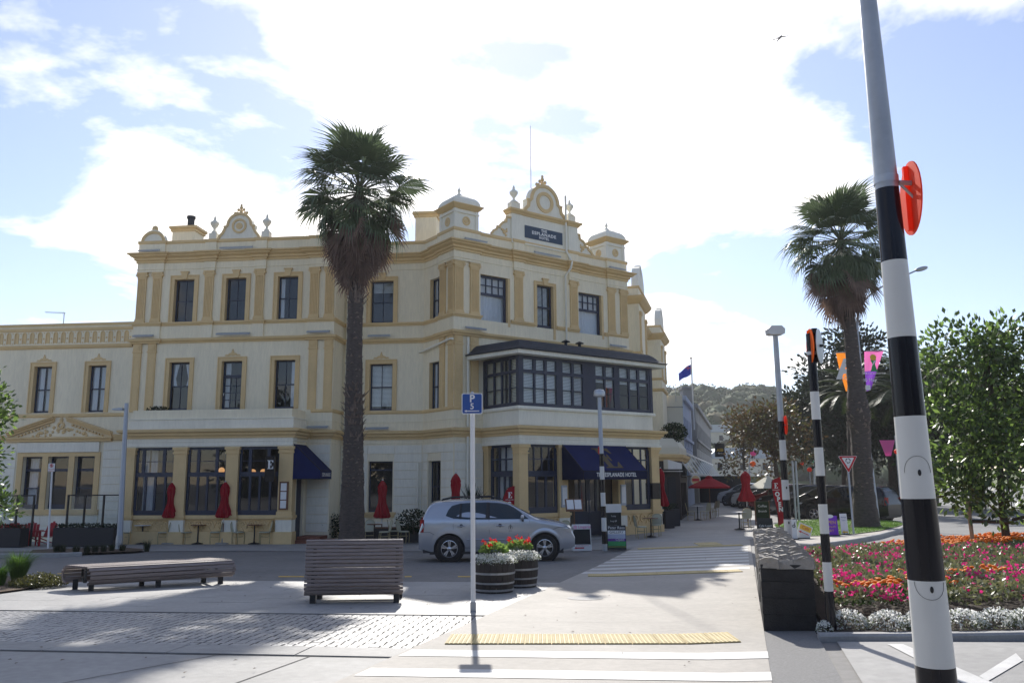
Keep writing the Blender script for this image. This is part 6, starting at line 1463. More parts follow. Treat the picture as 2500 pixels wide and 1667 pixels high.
# feather palms
def feather(seed, L, mats=('palm_stem', 'phoenix')):
    r = random.Random(seed); mb = MB(); n = 9; pts = []
    for i in range(n+1): t = i/n; pts.append(Vector((L*t*(1-.12*t*t), 0, .55*L*t-.85*L*t*t)))
    mb.tube(pts, [.05*(1-.8*i/n) for i in range(n+1)], 4); mb.k = 1
    for i in range(70):
        t = .12+.88*i/70; k = min(int(t*n), n-1); p = pts[k].lerp(pts[k+1], t*n-k); d = (pts[k+1]-pts[k]).normalized()
        for s in (-1, 1):
            ll_ = L*.17*(1-.6*abs(t-.45))*r.uniform(.85, 1.15); dd = (d*.55+Vector((0, s, .15-.4*t))).normalized(); e = p+dd*ll_+Vector((0, 0, -.12*ll_)); w = d*.022*L/3
            mb.add([p-w, p+w, e], [(0, 1, 2)])
    return mb.mesh('feather_frond', list(mats))
FE_ = [feather(1, 3.4), feather(2, 3.8)]
def feather_palm(label, px, v, Y, n, sc, seed, tr=.38):
    b = at(px, 1262, Y); b.z = G(b.x, Y); h = at(px, v, Y)-b; o = thing('feather_palm', label, 'palm tree', b, 0, 'feather palms'); r = random.Random(seed)
    palm_trunk(o, [Vector((0, 0, -.2)), h*.5, h], [tr*1.15, tr, tr*1.1], seed, [])
    for i in range(n):
        t = (i+.5)/n; el = rad(78-85*t+r.uniform(-5, 5)); az = i*2.39996; d = Vector((math.cos(el)*math.cos(az), math.cos(el)*math.sin(az), math.sin(el)))
        inst('frond', FE_[r.randrange(2)], o, T(*h) @ dirM(Vector((0, 0, 0)), d) @ Matrix.Scale(sc*r.uniform(.9, 1.1), 4))
feather_palm('feather palm with arching fronds behind the tall pole', 2232, 985, 46, 46, 1.0, 51); feather_palm('feather palm half hidden by the second palm trunk', 2085, 975, 50, 40, .85, 52); feather_palm('distant feather palm showing between pole and young tree', 2278, 945, 60, 40, .9, 53)
# branches of a tree entering at the left edge
lb = on(-9.2, 12.2)
def LR(u, v, Y=12.2): return at(u, v, Y)-lb
leafy_tree('small_tree', 'sunlit leafy tree reaching in from the left edge', lb, [(Vector((0, 0, -.1)), .07), (Vector((.05, 0, 1.2)), .055), (Vector((.1, 0, 2.2)), .03)], [],
           [(LR(-15, 985), (.16, .3, .16), .7), (LR(-40, 1040), (.3, .3, .2), .7), (LR(-5, 1020), (.16, .25, .07), .45), (LR(-30, 1100), (.25, .3, .2), .6), (LR(-45, 950), (.3, .3, .3), .9), (LR(-10, 1235), (.15, .2, .10), .5), (LR(15, 1240), (.14, .2, .04), .3), (LR(-60, 1200), (.3, .3, .3), .9), (LR(-110, 1000), (.4, .4, .6), 1.4)], 2600, .085, .022, ('leaf', 'leaf_light'), 61)
# ---- flower bed
BED = [(3.75, 9.95), (4.2, 9.74), (5.0, 9.56), (6.2, 9.37), (8, 9.22), (11, 9.12), (16, 9.2), (16.9, 18.4), (12.5, 19.2), (9, 19.5), (7.2, 19.0), (6.25, 18.4)]
def bedz(x, y): return G(x, y)+.06+.16*(.5+.5*noise.noise(Vector((x*.5, y*.5, 0))))+.05*noise.noise(Vector((x*1.7, y*1.7, 3)))
def front(x): return interp([(3.4, 9.95), (4.2, 9.74), (5, 9.56), (6.2, 9.37), (8, 9.22), (11, 9.12), (16, 9.2)], x)
def zone(x, y):
    d = y-front(x)
    if d < .52: return 'edge'
    v = noise.noise(Vector((x*.55+2, y*.75, 5)))
    if d < 3.2 and v > -.02+.10*(d-1) and x > 3.75+.15*d: return 'marigold'
    if y > 17.3 and x > 8.2: return 'marigold'
    return 'begonia'
pts = rand_in(BED, 80000, random.Random(5)); r = random.Random(6)
bg_, mg, ml = MB(), MB(), MB()
for x, y in pts:
    dist = math.hypot(x, y)
    if r.random() > min(1, (13.5/dist)**1.3): continue
    if x > y*.70+1.0: continue
    zn = zone(x, y); z = bedz(x, y)
    if zn == 'begonia':
        for q in range(1):
            h = r.uniform(.14, .30); d = (rnd_unit(r)+Vector((0, 0, .5))).normalized(); bg_.k = 0
            if r.random() < .035+.34*max(0, noise.noise(Vector((x*1.1, y*1.1, 9)))-.12)+(.35 if (x < 4.75 and y < 12.2) else 0)*max(0, .6+noise.noise(Vector((x*2, y*2, 1)))):
                bg_.k = 1; h += .05
                for pz in range(3): leaf_quad(bg_, Vector((x, y, z+h)), (rnd_unit(r)+Vector((0, 0, .4))).normalized(), rnd_unit(r), .048, .020)
            else: leaf_quad(bg_, Vector((x, y, z+h)), d, rnd_unit(r), r.uniform(.05, .085), .024)
    elif zn == 'marigold':
        h = r.uniform(.05, .26)*(1+.3*noise.noise(Vector((x*2.5, y*2.5, 1)))); d = (rnd_unit(r)+Vector((0, 0, .6))).normalized(); leaf_quad(mg, Vector((x, y, z+h)), d, rnd_unit(r), r.uniform(.05, .09), .013); d = (rnd_unit(r)+Vector((0, 0, .6))).normalized(); leaf_quad(mg, Vector((x+.02, y, z+h*.8)), d, rnd_unit(r), r.uniform(.05, .09), .013)
        pr_ = .10+.2*max(0, noise.noise(Vector((x*2.2, y*2.2, 14))))
        if y > 17: pr_ = .30
        if r.random() < pr_: ml.lathe([(.004, -.02), (.034, -.008), (.038, .006), (.02, .018), (.003, .02)], 7, T(x, y, z+.30+r.uniform(-.03, .03)) @ RX(r.uniform(-.4, .4)) @ RY(r.uniform(-.4, .4)), False)
tag(bg_.build('begonia_planting', ['bronze_leaf', 'magenta'], None, kind='stuff'), 'low bronze leaved bedding plants with magenta flowers filling the bed', 'flowers')
tag(mg.build('marigold_foliage', 'marigold_leaf', None, kind='stuff'), 'feathery green marigold foliage in the flower bed', 'foliage'); tag(ml.build('marigold_flowers', 'marigold', None, kind='stuff', smooth=60), 'orange marigold heads scattered through the flower bed', 'flowers')
def alyssum(points, seed, hgt):
    """white frothy mounds: sage leaves and tiny white flower heads"""
    r = random.Random(seed); mb = MB()
    for (cx_, cy_, cz2, rx, ry, n) in points:
        for i in range(n):
            d = rnd_unit(r); d.z = abs(d.z); p = Vector((cx_+d.x*rx, cy_+d.y*ry, cz2+d.z*hgt*r.uniform(.75, 1.05)))*1.0
            if r.random() < .25+.62*min(1, d.z*1.3): mb.k = 0; s = r.uniform(.009, .014); a = rnd_unit(r); b = a.cross(rnd_unit(r)).normalized()*s; a = a*s; mb.add([p-a, p+b, p+a, p-b], [(0, 1, 2, 3)]); 
            else: mb.k = 1; leaf_quad(mb, p-d*.02, (d+rnd_unit(r)*.6).normalized(), rnd_unit(r), .035, .008)
    return mb
mounds = []; r = random.Random(77); x = 3.95
while x < 9.5:
    yb = front(x)+.24; mounds.append((x, yb+r.uniform(-.04, .06), G(x, yb)+.05, r.uniform(.2, .3), r.uniform(.2, .26), 1100)); x += r.uniform(.28, .42)
tag(alyssum(mounds, 3, .21).build('alyssum_border', ['alyssum', 'sage'], None, kind='stuff'), 'frothy white flowering border along the front of the bed', 'flowers')
tag(alyssum([(3.60, 9.92, G(3.6, 9.9)+.05, .10, .09, 260)], 4, .12).build('alyssum_clump', ['alyssum', 'sage'], None), 'single small white flower clump at the foot of the stone wall', 'flowers')
# barrel flowers
for (cx_, cy_, sd, lab) in ((-.36, 15.45, 1, 'white trailing flowers and red geraniums in the front barrel'), (.10, 16.35, 2, 'white trailing flowers and red geraniums in the rear barrel')):
    z = G(cx_, cy_)+.50; r = random.Random(sd); o = thing('barrel_flowers', lab, 'flowers', (cx_, cy_, z), 0, 'flowers in the barrels')
    ms = [(math.cos(a)*.27, math.sin(a)*.27, 0, .17, .17, 260) for a in [k*.7 for k in range(9)]]; alyssum(ms, sd, .16).build('white_flowers', ['alyssum', 'sage'], o)
    mb = MB()
    for i in range(420):
        d = rnd_unit(r); p = Vector((d.x*.22, d.y*.22, .14+.13*abs(d.z)+.05)); leaf_quad(mb, p, (d+Vector((0, 0, .3))).normalized(), rnd_unit(r), r.uniform(.05, .09), .03)
    mb.build('leaves', 'leaf_light', o); mb = MB()
    for i in range(13 if sd == 2 else 8):
        a = r.uniform(0, 6.28); p = Vector((math.cos(a)*.2, math.sin(a)*.2, .36+r.uniform(-.04, .06)))
        for j in range(9): leaf_quad(mb, p+rnd_unit(r)*.025, rnd_unit(r), rnd_unit(r), .04, .016)
    mb.build('red_flowers', 'geranium', o)
# left planting: tussock grass and ground cover
def tussock(label, loc, n, L, seed, mats=('blade',), group=None, spread=.5, name='grass_tussock'):
    r = random.Random(seed); o = thing(name, label, 'grass', loc, 0, group); mb = MB()
    for i in range(n):
        a = r.uniform(0, 2*PI); l = L*r.uniform(.55, 1.1); out = spread*r.uniform(.2, 1)*l; b = Vector((math.cos(a)*.1*r.random(), math.sin(a)*.1*r.random(), 0)); d = Vector((math.cos(a), math.sin(a), 0)); s = Vector((-d.y, d.x, 0))*.006
        p1 = b+d*out*.35+Vector((0, 0, l*.6)); p2 = b+d*out+Vector((0, 0, l*(.9-.35*r.random())))
        mb.add([b-s, b+s, p1+s*.8, p1-s*.8, p2], [(0, 1, 2, 3), (3, 2, 4)])
    mb.build('blades', mats[0], o); return o
t0 = gp(42, 1425); tussock('bright green grass tussock at the left edge', on(t0.x, t0.y), 900, .78, 71, spread=.75)
t0 = gp(-5, 1432); tussock('smaller green grass tussock cut by the left edge', on(t0.x, t0.y), 500, .55, 72, spread=.7)
mb = MB(); r = random.Random(73)
for i in range(3000):
    a = r.uniform(0, 2*PI); q = math.sqrt(r.random()); c = gp(95, 1432); p = Vector((c.x+math.cos(a)*q*.55, c.y+math.sin(a)*q*.5, c.z+.04+r.uniform(0, .26)*(1-q*.7))); leaf_quad(mb, p, (rnd_unit(r)+Vector((0, 0, .4))).normalized(), rnd_unit(r), .05, .014)
tag(mb.build('ground_cover', 'leaf_olive', None, kind='stuff'), 'low brownish ground cover shrub beside the grass tussock', 'shrub')
for i, (u, v) in enumerate(((138, 1350), (152, 1350), (212, 1352), (232, 1350), (252, 1349), (272, 1347), (298, 1347), (358, 1346), (185, 1352))): q = gp(u, v); tussock(('%s dark grass tussock from the left in the kerb strip below the terrace' % ('first second third fourth fifth sixth seventh eighth ninth'.split()[(0, 1, 3, 4, 5, 6, 7, 8, 2)[i]])), on(q.x, q.y), 160, .38 if i != 7 else .5, 80+i, ('leaf_dark',), 'kerb strip tussocks', .5)
# shrubs by the hotel: boxwood mass behind the palm, flax, hedge tops
def shrub(label, loc, rr, n, L, W, mats, seed, pot=None, cat='shrub', name='shrub'):
    r = random.Random(seed); o = thing(name, label, cat, loc); mb = MB()
    for i in range(n):
        d = rnd_unit(r); q = r.random()**.4; p = Vector((d.x*rr[0]*q, d.y*rr[1]*q, rr[2]*(1+d.z*q))); mb.k = 0 if r.random() < .7 or len(mats) < 2 else 1; leaf_quad(mb, p, (d+rnd_unit(r)*.7).normalized(), rnd_unit(r), L*r.uniform(.7, 1.2), W)
    mb.build('foliage', list(mats), o)
    MB().tube([(0, 0, -.1), (0, 0, rr[2])], .04, 6).build('stem', 'bark', o)
    if pot: MB().lathe([(pot*.7, -pot*1.3), (pot, 0), (pot*1.05, .02), (pot*.9, .0)], 16).build('pot', 'plastic', o, T(0, 0, .1))
    return o
q = on(*gpt(803, 1318)); shrub('dark rounded shrub left of the palm trunk', q, (.62, .6, .55), 1500, .10, .03, ('hedge', 'leaf_dark'), 91)
def flax(label, loc, n, L, seed):
    r = random.Random(seed); o = thing('flax_plant', label, 'plant', loc); mb = MB()
    for i in range(n):
        a = r.uniform(0, 2*PI); el = rad(r.uniform(25, 85)); l = L*r.uniform(.7, 1.1); d = Vector((math.cos(a)*math.cos(el), math.sin(a)*math.cos(el), math.sin(el))); s = Vector((-math.sin(a), math.cos(a), 0))*.035; b = Vector((0, 0, 0)); mb.add([b-s*.6, b+s*.6, b+d*l*.5+s, b+d*l*.5-s, b+d*l], [(0, 1, 2, 3), (3, 2, 4)])
    mb.build('leaves', 'leaf_dark', o); MB().lathe([(.22, 0), (.28, .5), (.3, .5)], 16, T(0, 0, -.55)).build('pot', 'plastic', o)
q = at(1152, 1245, 31.6); flax('spiky dark cordyline beside the closed red umbrella behind the car', (q.x, q.y, q.z), 70, 1.05, 92)
q = at(1010, 1285, 33.6); shrub('leafy dark shrub in a planter behind the car tail', (q.x, q.y, q.z-.2), (.7, .4, .42), 900, .12, .03, ('hedge', 'leaf_dark'), 93)
q = at(1646, 1066, 46.5); shrub('clipped green hedge ball on the shop parapet', (q.x, q.y, q.z-.3), (.75, .6, .55), 2200, .09, .035, ('hedge', 'leaf'), 94)
q = FAb.P(-2.55, -.45); shrub('small dark bush on the bay balcony', (q[0], q[1], 4.30), (.55, .25, .22), 700, .08, .03, ('hedge', 'leaf_dark'), 95)

# unseen trees added behind the viewer to darken reflections in the hotel glass
proto = big_tree('dark unseen tree added behind the viewer to darken the hotel window reflections', 1250, 52, 560, 420, ('leaf_dark', 'leaf_dark'), 41, 1262, 4600, .8, .5, 'trees added to darken reflections', nclump=30, zlo=.06)
spots = [(-38, -22), (-26, -29), (-14, -26), (-2, -32), (10, -27), (22, -31), (34, -26), (46, -24)]
proto.location = on(*spots[0])
for i, (x, y) in enumerate(spots[1:]): dup(proto, on(x, y), i*1.3)

# ================================================================== CAFE FURNITURE
def chair_meshes():
    d = {}
    d['seat'] = MB().lathe([(.19, 0), (.215, .012), (.215, .035), (.19, .045)], 16).mesh('seat', 'weave', 50)
    P = [(-.19, 0), (-.205, .18), (-.195, .30), (-.14, .39), (-.06, .425), (.06, .425), (.14, .39), (.195, .30), (.205, .18), (.19, 0)]
    d['back'] = MB().prism(P, -.008, .008).mesh('backrest', 'weave')
    d['frame'] = MB().tube([(x, 0, z) for x, z in P], .014, 6).mesh('back_frame', 'rattan', 60)
    d['legf'] = MB().tube([(0, 0, 0), (0, -.02, .25), (0, 0, .45)], .014, 6).mesh('leg', 'rattan', 60)
    d['ring'] = MB().tube([(.17*math.cos(a*PI/8), .17*math.sin(a*PI/8), .28) for a in range(17)], .009, 5, False).mesh('stretcher', 'rattan', 60)
    return d
CM = chair_meshes()
def chair(label, loc, rz, group, dark=False):
    o = thing('bistro_chair', label, 'chair', loc, rz, group)
    inst('seat', CM['seat'], o, T(0, 0, .43)); inst('backrest', CM['back'], o, T(0, .20, .47) @ RX(-.2)); inst('back_frame', CM['frame'], o, T(0, .20, .47) @ RX(-.2)); inst('stretcher', CM['ring'], o)
    for x, y, a in ((-.16, -.16, 0), (.16, -.16, 0), (-.16, .17, PI), (.16, .17, PI)): inst('leg', CM['legf'], o, T(x, y, 0) @ RZ(a))
    return o
TM = {'top': MB().lathe([(.30, 0), (.305, .012), (.30, .025)], 24).mesh('table_top', 'wood_brown', 40), 'topw': MB().lathe([(.32, 0), (.325, .012), (.32, .025)], 24).mesh('table_top', 'offwhite', 40), 'post': MB().cyl((0, 0, .03), (0, 0, .72), .028, n=10).mesh('post', 'black', 60), 'base': MB().lathe([(.24, 0), (.22, .02), (.05, .06), (.03, .09)], 16).mesh('base', 'black', 50)}
def table(label, loc, group, white=False):
    o = thing('cafe_table', label, 'table', loc, 0, group); inst('table_top', TM['topw' if white else 'top'], o, T(0, 0, .72)); inst('post', TM['post'], o); inst('base', TM['base'], o); return o
def umbrella(label, loc, top, skirt, group='closed red umbrellas', rmax=.30):
    o = thing('closed_umbrella', label, 'umbrella', loc, 0, group); n = 32; H = top-skirt
    prof = [(.0, .80), (.05, 1.0), (.20, .80), (.40, .50), (.56, .46), (.74, .60), (.80, .55), (.82, .62), (.92, .42), (1.0, .10)]
    vs = []
    for t, k in prof:
        for a in range(n): rr = rmax*k*(1+.20*math.cos(a*PI/2)*(1-t*.7)); vs.append((rr*math.cos(2*PI*a/n), rr*math.sin(2*PI*a/n), skirt+H*t))
    MB().add(vs, [(i*n+a, i*n+(a+1) % n, (i+1)*n+(a+1) % n, (i+1)*n+a) for i in range(len(prof)-1) for a in range(n)]).build('canopy', 'redfabric', o, smooth=70)
    MB().cyl((0, 0, .05), (0, 0, skirt+.25), .022, n=8).build('pole', 'wood_brown', o); MB().cyl((0, 0, skirt-.22), (0, 0, skirt+.05), .025, n=8).build('pole_collar', 'offwhite', o); MB().sphere((0, 0, top+.02), .035, 8, 6).build('finial', 'steel', o, smooth=60)
    MB().lathe([(.28, 0), (.27, .04), (.05, .06), (.04, .22), (.0, .22)], 20).build('base', 'concrete_pale', o, smooth=40)
    return o
gb = 'chairs along the hotel bay'
def row(px, v=1327): q = gp(px, v); return on(q.x, q.y)
U1 = umbrella('closed red umbrella between first and second bay windows', row(412), 2.42, 1.02); U2 = umbrella('closed red umbrella between second and third bay windows', row(543), 2.42, 1.02)
for px, a, lb in ((312, 80, 'pale rattan chair half hidden by the street lamp'), (398, -75, 'pale rattan chair right of the leftmost bay table'), (454, 60, 'pale rattan chair left of the middle bay table'), (525, -75, 'pale rattan chair right of the middle bay table'), (581, 60, 'pale rattan chair left of the table by the menu case'), (645, -60, 'pale rattan chair right of the table by the menu case')): chair(lb, row(px), AA+rad(a), gb)
for px, lb, w in ((346, 'white topped cafe table at the left end of the bay', True), (482, 'round brown cafe table under the middle bay window', False), (620, 'round brown cafe table under the right bay window', False)): table(lb, row(px), 'tables along the hotel bay', w)
# in front of the recessed link
q = at(913, 1330, 33.0); table('brown cafe table right of the palm trunk', on(q.x, q.y), 'tables by the link'); umbrella('closed red umbrella before the dark ground-floor link window', on(q.x+.15, q.y+.9), 2.45, .95)
for px, Y, a, lb in ((902, 33.6, 10, 'pale rattan chair facing out behind the palm table'), (938, 32.6, -70, 'tipped rattan chair right of the palm table'), (985, 32.9, 75, 'rattan chair nearest the silver car tail'), (962, 33.6, 100, 'rattan chair in the middle of the link group')): q = at(px, 1330, Y); chair(lb, on(q.x, q.y), rad(a), 'chairs by the link')
q = at(960, 1310, 34.0); o = thing('planter_box', 'long dark planter box in front of the link wall', 'planter', on(q.x, q.y), AA); MB().bbox(-1.6, 1.9, -.2, .2, 0, .55, .01).build('box', 'shopdark', o); MB().box(-1.62, 1.92, -.22, .22, .55, .59).build('rim', 'wood_brown', o)
q = at(1112, 1330, 31.0); umbrella('closed red umbrella standing behind the silver car', on(q.x, q.y), 2.62, 1.0)
# in front of the corner bay
for px, Y, a, lb in ((1566, 33.2, 60, 'rattan chair left of the table under the right entrance window'), (1602, 34.3, -60, 'rattan chair at the right corner pier'), (1372, 31.0, 170, 'rattan chair behind the silver car bonnet')): q = at(px, 1310, Y); chair(lb, on(q.x, q.y), CC+rad(a), 'chairs by the entrance')
q = at(1590, 1310, 34.2); table('small cafe table under the right entrance window', on(q.x, q.y), 'tables by the entrance')
q = at(1403, 1320, 31.2); o = thing('menu_stand', 'menu stand with two white sheets in a red frame by the entrance', 'menu stand', on(q.x, q.y), rad(10)); MB().tube([(0, 0, 0), (0, 0, 1.25)], .02, 8).build('post', 'wood_brown', o); MB().lathe([(.2, 0), (.04, .05)], 14).build('base', 'black', o)
hd_ = MB().bbox(-.33, .33, -.02, .02, -.24, .24, .01).build('frame', 'wood_brown', o, T(0, 0, 1.42) @ RX(-.35)); 
for s in (-1, 1): MB().box(s*.15-.13, s*.15+.13, -.03, -.021, -.16, .2).build('menu_sheet', 'white', hd_)
q = FB.P(4.55, .42); o = thing('notice_board', 'tall chalk menu board with white header standing at the door', 'board', on(q[0], q[1]), CC-rad(20)); MB().box(-.35, .35, -.02, .02, .0, 1.25).build('chalk_panel', 'chalk', o); hd_ = MB().box(-.37, .37, -.025, -.021, 1.0, 1.35).build('header', 'white', o)
for k in range(4): inst('lettering', text_mesh(('Today', 'Soup $9', 'Fish $18', 'Pie $12')[k], .09, .002, material='offwhite'), o, T(0, -.027, .85-k*.2))
# ------------------------------------------------------------------ boards and flags
def aboard(label, loc, rz, w, h, frame, face, cat='sandwich board', tilt=.16):
    o = thing('sandwich_board', label, cat, loc, rz)
    f = MB().bbox(-w/2, w/2, -.012, .012, 0, h, .012).build('front_panel', frame, o, T(0, -h*tilt, 0) @ RX(-tilt)); MB().bbox(-w/2, w/2, -.012, .012, 0, h, .012).build('rear_panel', frame, o, T(0, h*tilt, 0) @ RX(tilt))
    if face: MB().box(-w/2+.03, w/2-.03, -.017, -.012, .12 if face == 'chalk' else .03, h*.80 if face == 'chalk' else h-.03).build('face', face, f)
    return o, f
o, f = aboard('white framed lingerie shop board with black panel right of the silver car', row(1420, 1343), rad(6), .62, .84, 'white', None)
MB().box(-.28, .28, -.018, -.0125, .20, .68).build('black_panel', 'chalk', f); inst('lettering', text_mesh('@ Lingerie', .13, .002, material='pink'), f, T(.02, -.016, .755)); MB().prism([(-.26, .09), (-.20, .13), (-.20, .11), (.06, .11), (.06, .07), (-.20, .07), (-.20, .05)], -.017, -.0125).build('arrow', 'signred', f); inst('lettering', text_mesh('specialist fitting service', .045, .001, material='signred'), f, T(0, -.016, .165))
o, f = aboard('gallery sandwich board with painted landscape beside the crossing pole', row(1506, 1342), rad(-4), .60, .78, 'black', None)
for (a, b, m_) in ((.50, .62, 'white'), (.36, .50, 'bldg_blue'), (.28, .36, 'purple'), (.14, .28, 'green'), (.08, .20, 'leaf_light')): MB().box(-.28, .28, -.0175+(.001 if b == .20 else 0), -.0125, a, b-.002).build('picture', m_, f)
inst('lettering', text_mesh('Peter Raos', .12, .002), f, T(0, -.019, .70)); inst('lettering', text_mesh('GALLERY', .11, .002, material='black'), f, T(0, -.020, .56)); inst('lettering', text_mesh('Open', .12, .002), f, T(.1, -.020, .33))
def feather_flag(label, base, H, w, lean, word, rz=0, z0=.35):
    o = thing('feather_flag', label, 'flag', base, rz); pole = [(0, 0, 0), (lean*.3, 0, H*.4), (lean*.8, 0, H*.8), (lean+.12, 0, H*.96), (lean+w*.8, 0, H)]
    MB().tube(pole, .014, 6).build('pole', 'black', o); MB().lathe([(.2, 0), (.03, .04)], 12).build('base', 'black', o)
    L = [(lean*.22, z0), (lean*.3, H*.4), (lean*.8, H*.8), (lean+.08, H*.92), (lean+.20, H*.975), (lean+w*.8, H)]; Rr = [(lean*.22+w, z0+.22), (lean*.3+w, H*.4+.1), (lean*.8+w, H*.8), (lean+w, H)]
    P = L+Rr[::-1]; MB().prism(P[::-1], -.004, .004).build('cloth', 'redfabric', o)
    MB().prism([(x*.8, z*.8) for x, z in serifE(.26)], -.010, -.005, T(lean+w*.40, 0, H*.80)).build('lettering', 'white', o); inst('lettering', text_mesh('ESPLANADE', .055, .002), o, T(lean+w*.55, -.008, H*.77))
    for k, c in enumerate(word): inst('lettering', text_mesh(c, .24, .002, bold=.012), o, T(lean*.8+w*.5-k*lean*.11, -.008, H*.69-k*.215*(H/2.3)))
    return o
q = at(1905, 1290, 33.5); qq = on(q.x, q.y); feather_flag('red OPEN feather flag behind the stone wall', qq, hz(1890, 1165, 33.5)-qq.z, .46, -.34, 'OPEN', rad(8), .25)
q = at(1226, 1330, 30.4); qq = on(q.x, q.y); feather_flag('red COFFEE feather flag behind the silver car', qq, hz(1249, 1186, 30.4)-qq.z, .42, .05, 'COFFEE', rad(-4))
o, f = aboard('dark sandwich board with chalk script at the end of the stone wall', on(*[c for c in at(1868, 1288, 33.0)][:2]), rad(5), .62, .60, 'shopdark', 'chalk'); inst('lettering', text_mesh('Cafe Lunch', .12, .002, material='offwhite'), f, T(0, -.02, .30))
q = at(1862, 1265, 38.5); o = thing('chalk_board', 'green chalk board propped by the closed street umbrella', 'board', on(q.x, q.y), rad(4)); MB().box(-.32, .32, -.03, .03, .15, 1.05).build('panel', 'hedge', o); MB().box(-.35, -.31, -.035, .035, 0, 1.08).box(.31, .35, -.035, .035, 0, 1.08).build('leg', 'wood_brown', o); inst('lettering', text_mesh('Coffee', .16, .002, material='offwhite'), o, T(0, -.034, .85)); inst('lettering', text_mesh('Brunch', .14, .002, material='offwhite'), o, T(0, -.034, .62)); 
def lawn_board(label, u, v, Y, w, h, mt_, rz=0, lean=0.0, cat='sign board'):
    q = at(u, v, Y); o = thing('sign_board', label, cat, on(q.x, q.y, .1), rz); f = MB().bbox(-w/2, w/2, -.012, .012, 0, h, .01).build('panel', mt_, o, RX(-.12) @ RY(lean)); MB().box(-w/2, w/2, -.1, .25, 0, .04).build('foot', 'black', o); return o, f
o, f = lawn_board('white poster board with a dark glyph behind the banded pole', 1938, 1302, 26.6, .24, .62, 'white'); MB().ring(.03, .42, .03, .05, -.02, -.0125, 12).box(.05, .065, -.02, -.0125, .40, .54).build('glyph', 'black', f)
o, f = lawn_board('leaning white board with orange panel and red arrow on the island edge', 1958, 1312, 26.8, .46, .48, 'offwhite', .1, .42); MB().box(-.19, .19, -.018, -.0125, .28, .44).build('orange_panel', 'yellow', f); MB().prism([(-.19, .2), (-.10, .24), (-.10, .21), (.16, .21), (.16, .19), (-.10, .19), (-.10, .16)], -.018, -.0125).build('arrow', 'signred', f); inst('lettering', text_mesh('Cafe', .13, .001, material='signred'), f, T(0, -.019, .36))
o, f = lawn_board('purple OPEN board with rounded white top on the island', 2030, 1310, 27.6, .50, .66, 'purple'); MB().prism([(.13*math.cos(a*PI/8), .64+.06*math.sin(a*PI/8)) for a in range(16)], -.018, -.0125).build('badge', 'white', f); inst('lettering', text_mesh('OPEN', .15, .001, material='yellow'), f, T(0, -.015, .44)); inst('lettering', text_mesh('amazing gifts', .07, .001, material='yellow'), f, T(0, -.015, .31)); inst('lettering', text_mesh('ART', .11, .001, material='yellow'), f, T(0, -.015, .17))
o, f = lawn_board('narrow white board with yellow arrow beside the give way post', 2064, 1311, 27.9, .24, .70, 'white'); MB().prism([(-.09, .10), (-.02, .16), (-.02, .125), (.09, .125), (.09, .075), (-.02, .075), (-.02, .04)], -.018, -.0125).build('arrow', 'yellow', f); inst('lettering', text_mesh('Massage', .055, .001, material='signblue'), f, T(0, -.015, .58)); inst('lettering', text_mesh('Clinic', .055, .001, material='signblue'), f, T(0, -.015, .48))
# ------------------------------------------------------------------ terrace on the left
YTr = 32.3
def tb_(px): q = at(px, 1325, YTr); return Vector((q.x, q.y))
for (u0, u1, lb) in ((-60, 62, 'black planter box with flowers cut by the left edge'), (132, 288, 'long black terrace planter box under the glass screen')):
    a, b = tb_(u0), tb_(u1); c = (a+b)/2; L = (b-a).length; o = thing('planter_box', lb, 'planter', on(c.x, c.y), AA); MB().bbox(-L/2, L/2, -.25, .25, 0, .70, .012).build('box', 'shopdark', o); r = random.Random(int(u1)); mb = MB()
    for i in range(700): mb.k = 1 if (u0 < 0 and r.random() < .25) else 0; leaf_quad(mb, Vector((r.uniform(-L/2, L/2), r.uniform(-.2, .2), .68+r.random()*.14)), (rnd_unit(r)+Vector((0, 0, .7))).normalized(), rnd_unit(r), .09, .022)
    mb.build('planting', ['leaf_dark', 'red'], o)
o = thing('glass_screen', 'black framed glass screen above the terrace planters', 'screen', on(*tb_(60)), AA); o0 = tb_(60)
for px in (18, 62, 152, 196, 245, 286):
    d = (tb_(px)-o0).length*(1 if px >= 60 else -1); MB().box(d-.03, d+.03, .26, .32, 0, 1.95).build('post', 'black', o)
for a, b in ((-40, 62), (152, 196), (196, 245), (245, 286)):
    d0 = (tb_(a)-o0).length*(1 if a >= 60 else -1); d1 = (tb_(b)-o0).length*(1 if b >= 60 else -1); MB().box(d0+.02, d1-.02, .27, .31, 1.90, 1.95).build('top_rail', 'black', o); MB().box(d0+.04, d1-.04, .285, .295, .6, 1.88).build('pane', 'glass', o)
def adirondack(label, loc, rz):
    o = thing('garden_chair', label, 'chair', loc, rz, 'red garden chairs'); 
    for k in range(5): x = -.22+k*.11; h = .62-.06*abs(k-2); MB().box(x-.05, x+.05, -.012, .012, 0, h).build('back_slat', 'red', o, T(0, .25, .33) @ RX(-.38))
    for k in range(5): MB().box(-.28, .28, -.045, .045, -.01, .01).build('seat_slat', 'red', o, T(0, -.25+k*.11, .36-.012*k))
    for s in (-1, 1): MB().box(s*.33-.06, s*.33+.06, -.40, .25, .55, .575).build('arm', 'red', o); MB().box(s*.30-.02, s*.30+.02, -.36, -.28, 0, .55).build('leg', 'red', o); MB().prism([(-.34, .36), (.42, 0), (.5, 0), (-.34, .30)], s*.27-.015, s*.27+.015, RZ(PI/2) @ Matrix.Scale(1, 4)).build('leg', 'red', o)
    return o
for px, a, lb in ((70, 20, 'red slatted garden chair left of the pair behind the sign post'), (102, -25, 'red slatted garden chair nearest the no parking post'), (22, 10, 'red garden chair partly hidden by the left planter')): q = at(px, 1320, 33.3); adirondack(lb, on(q.x, q.y), rad(a))
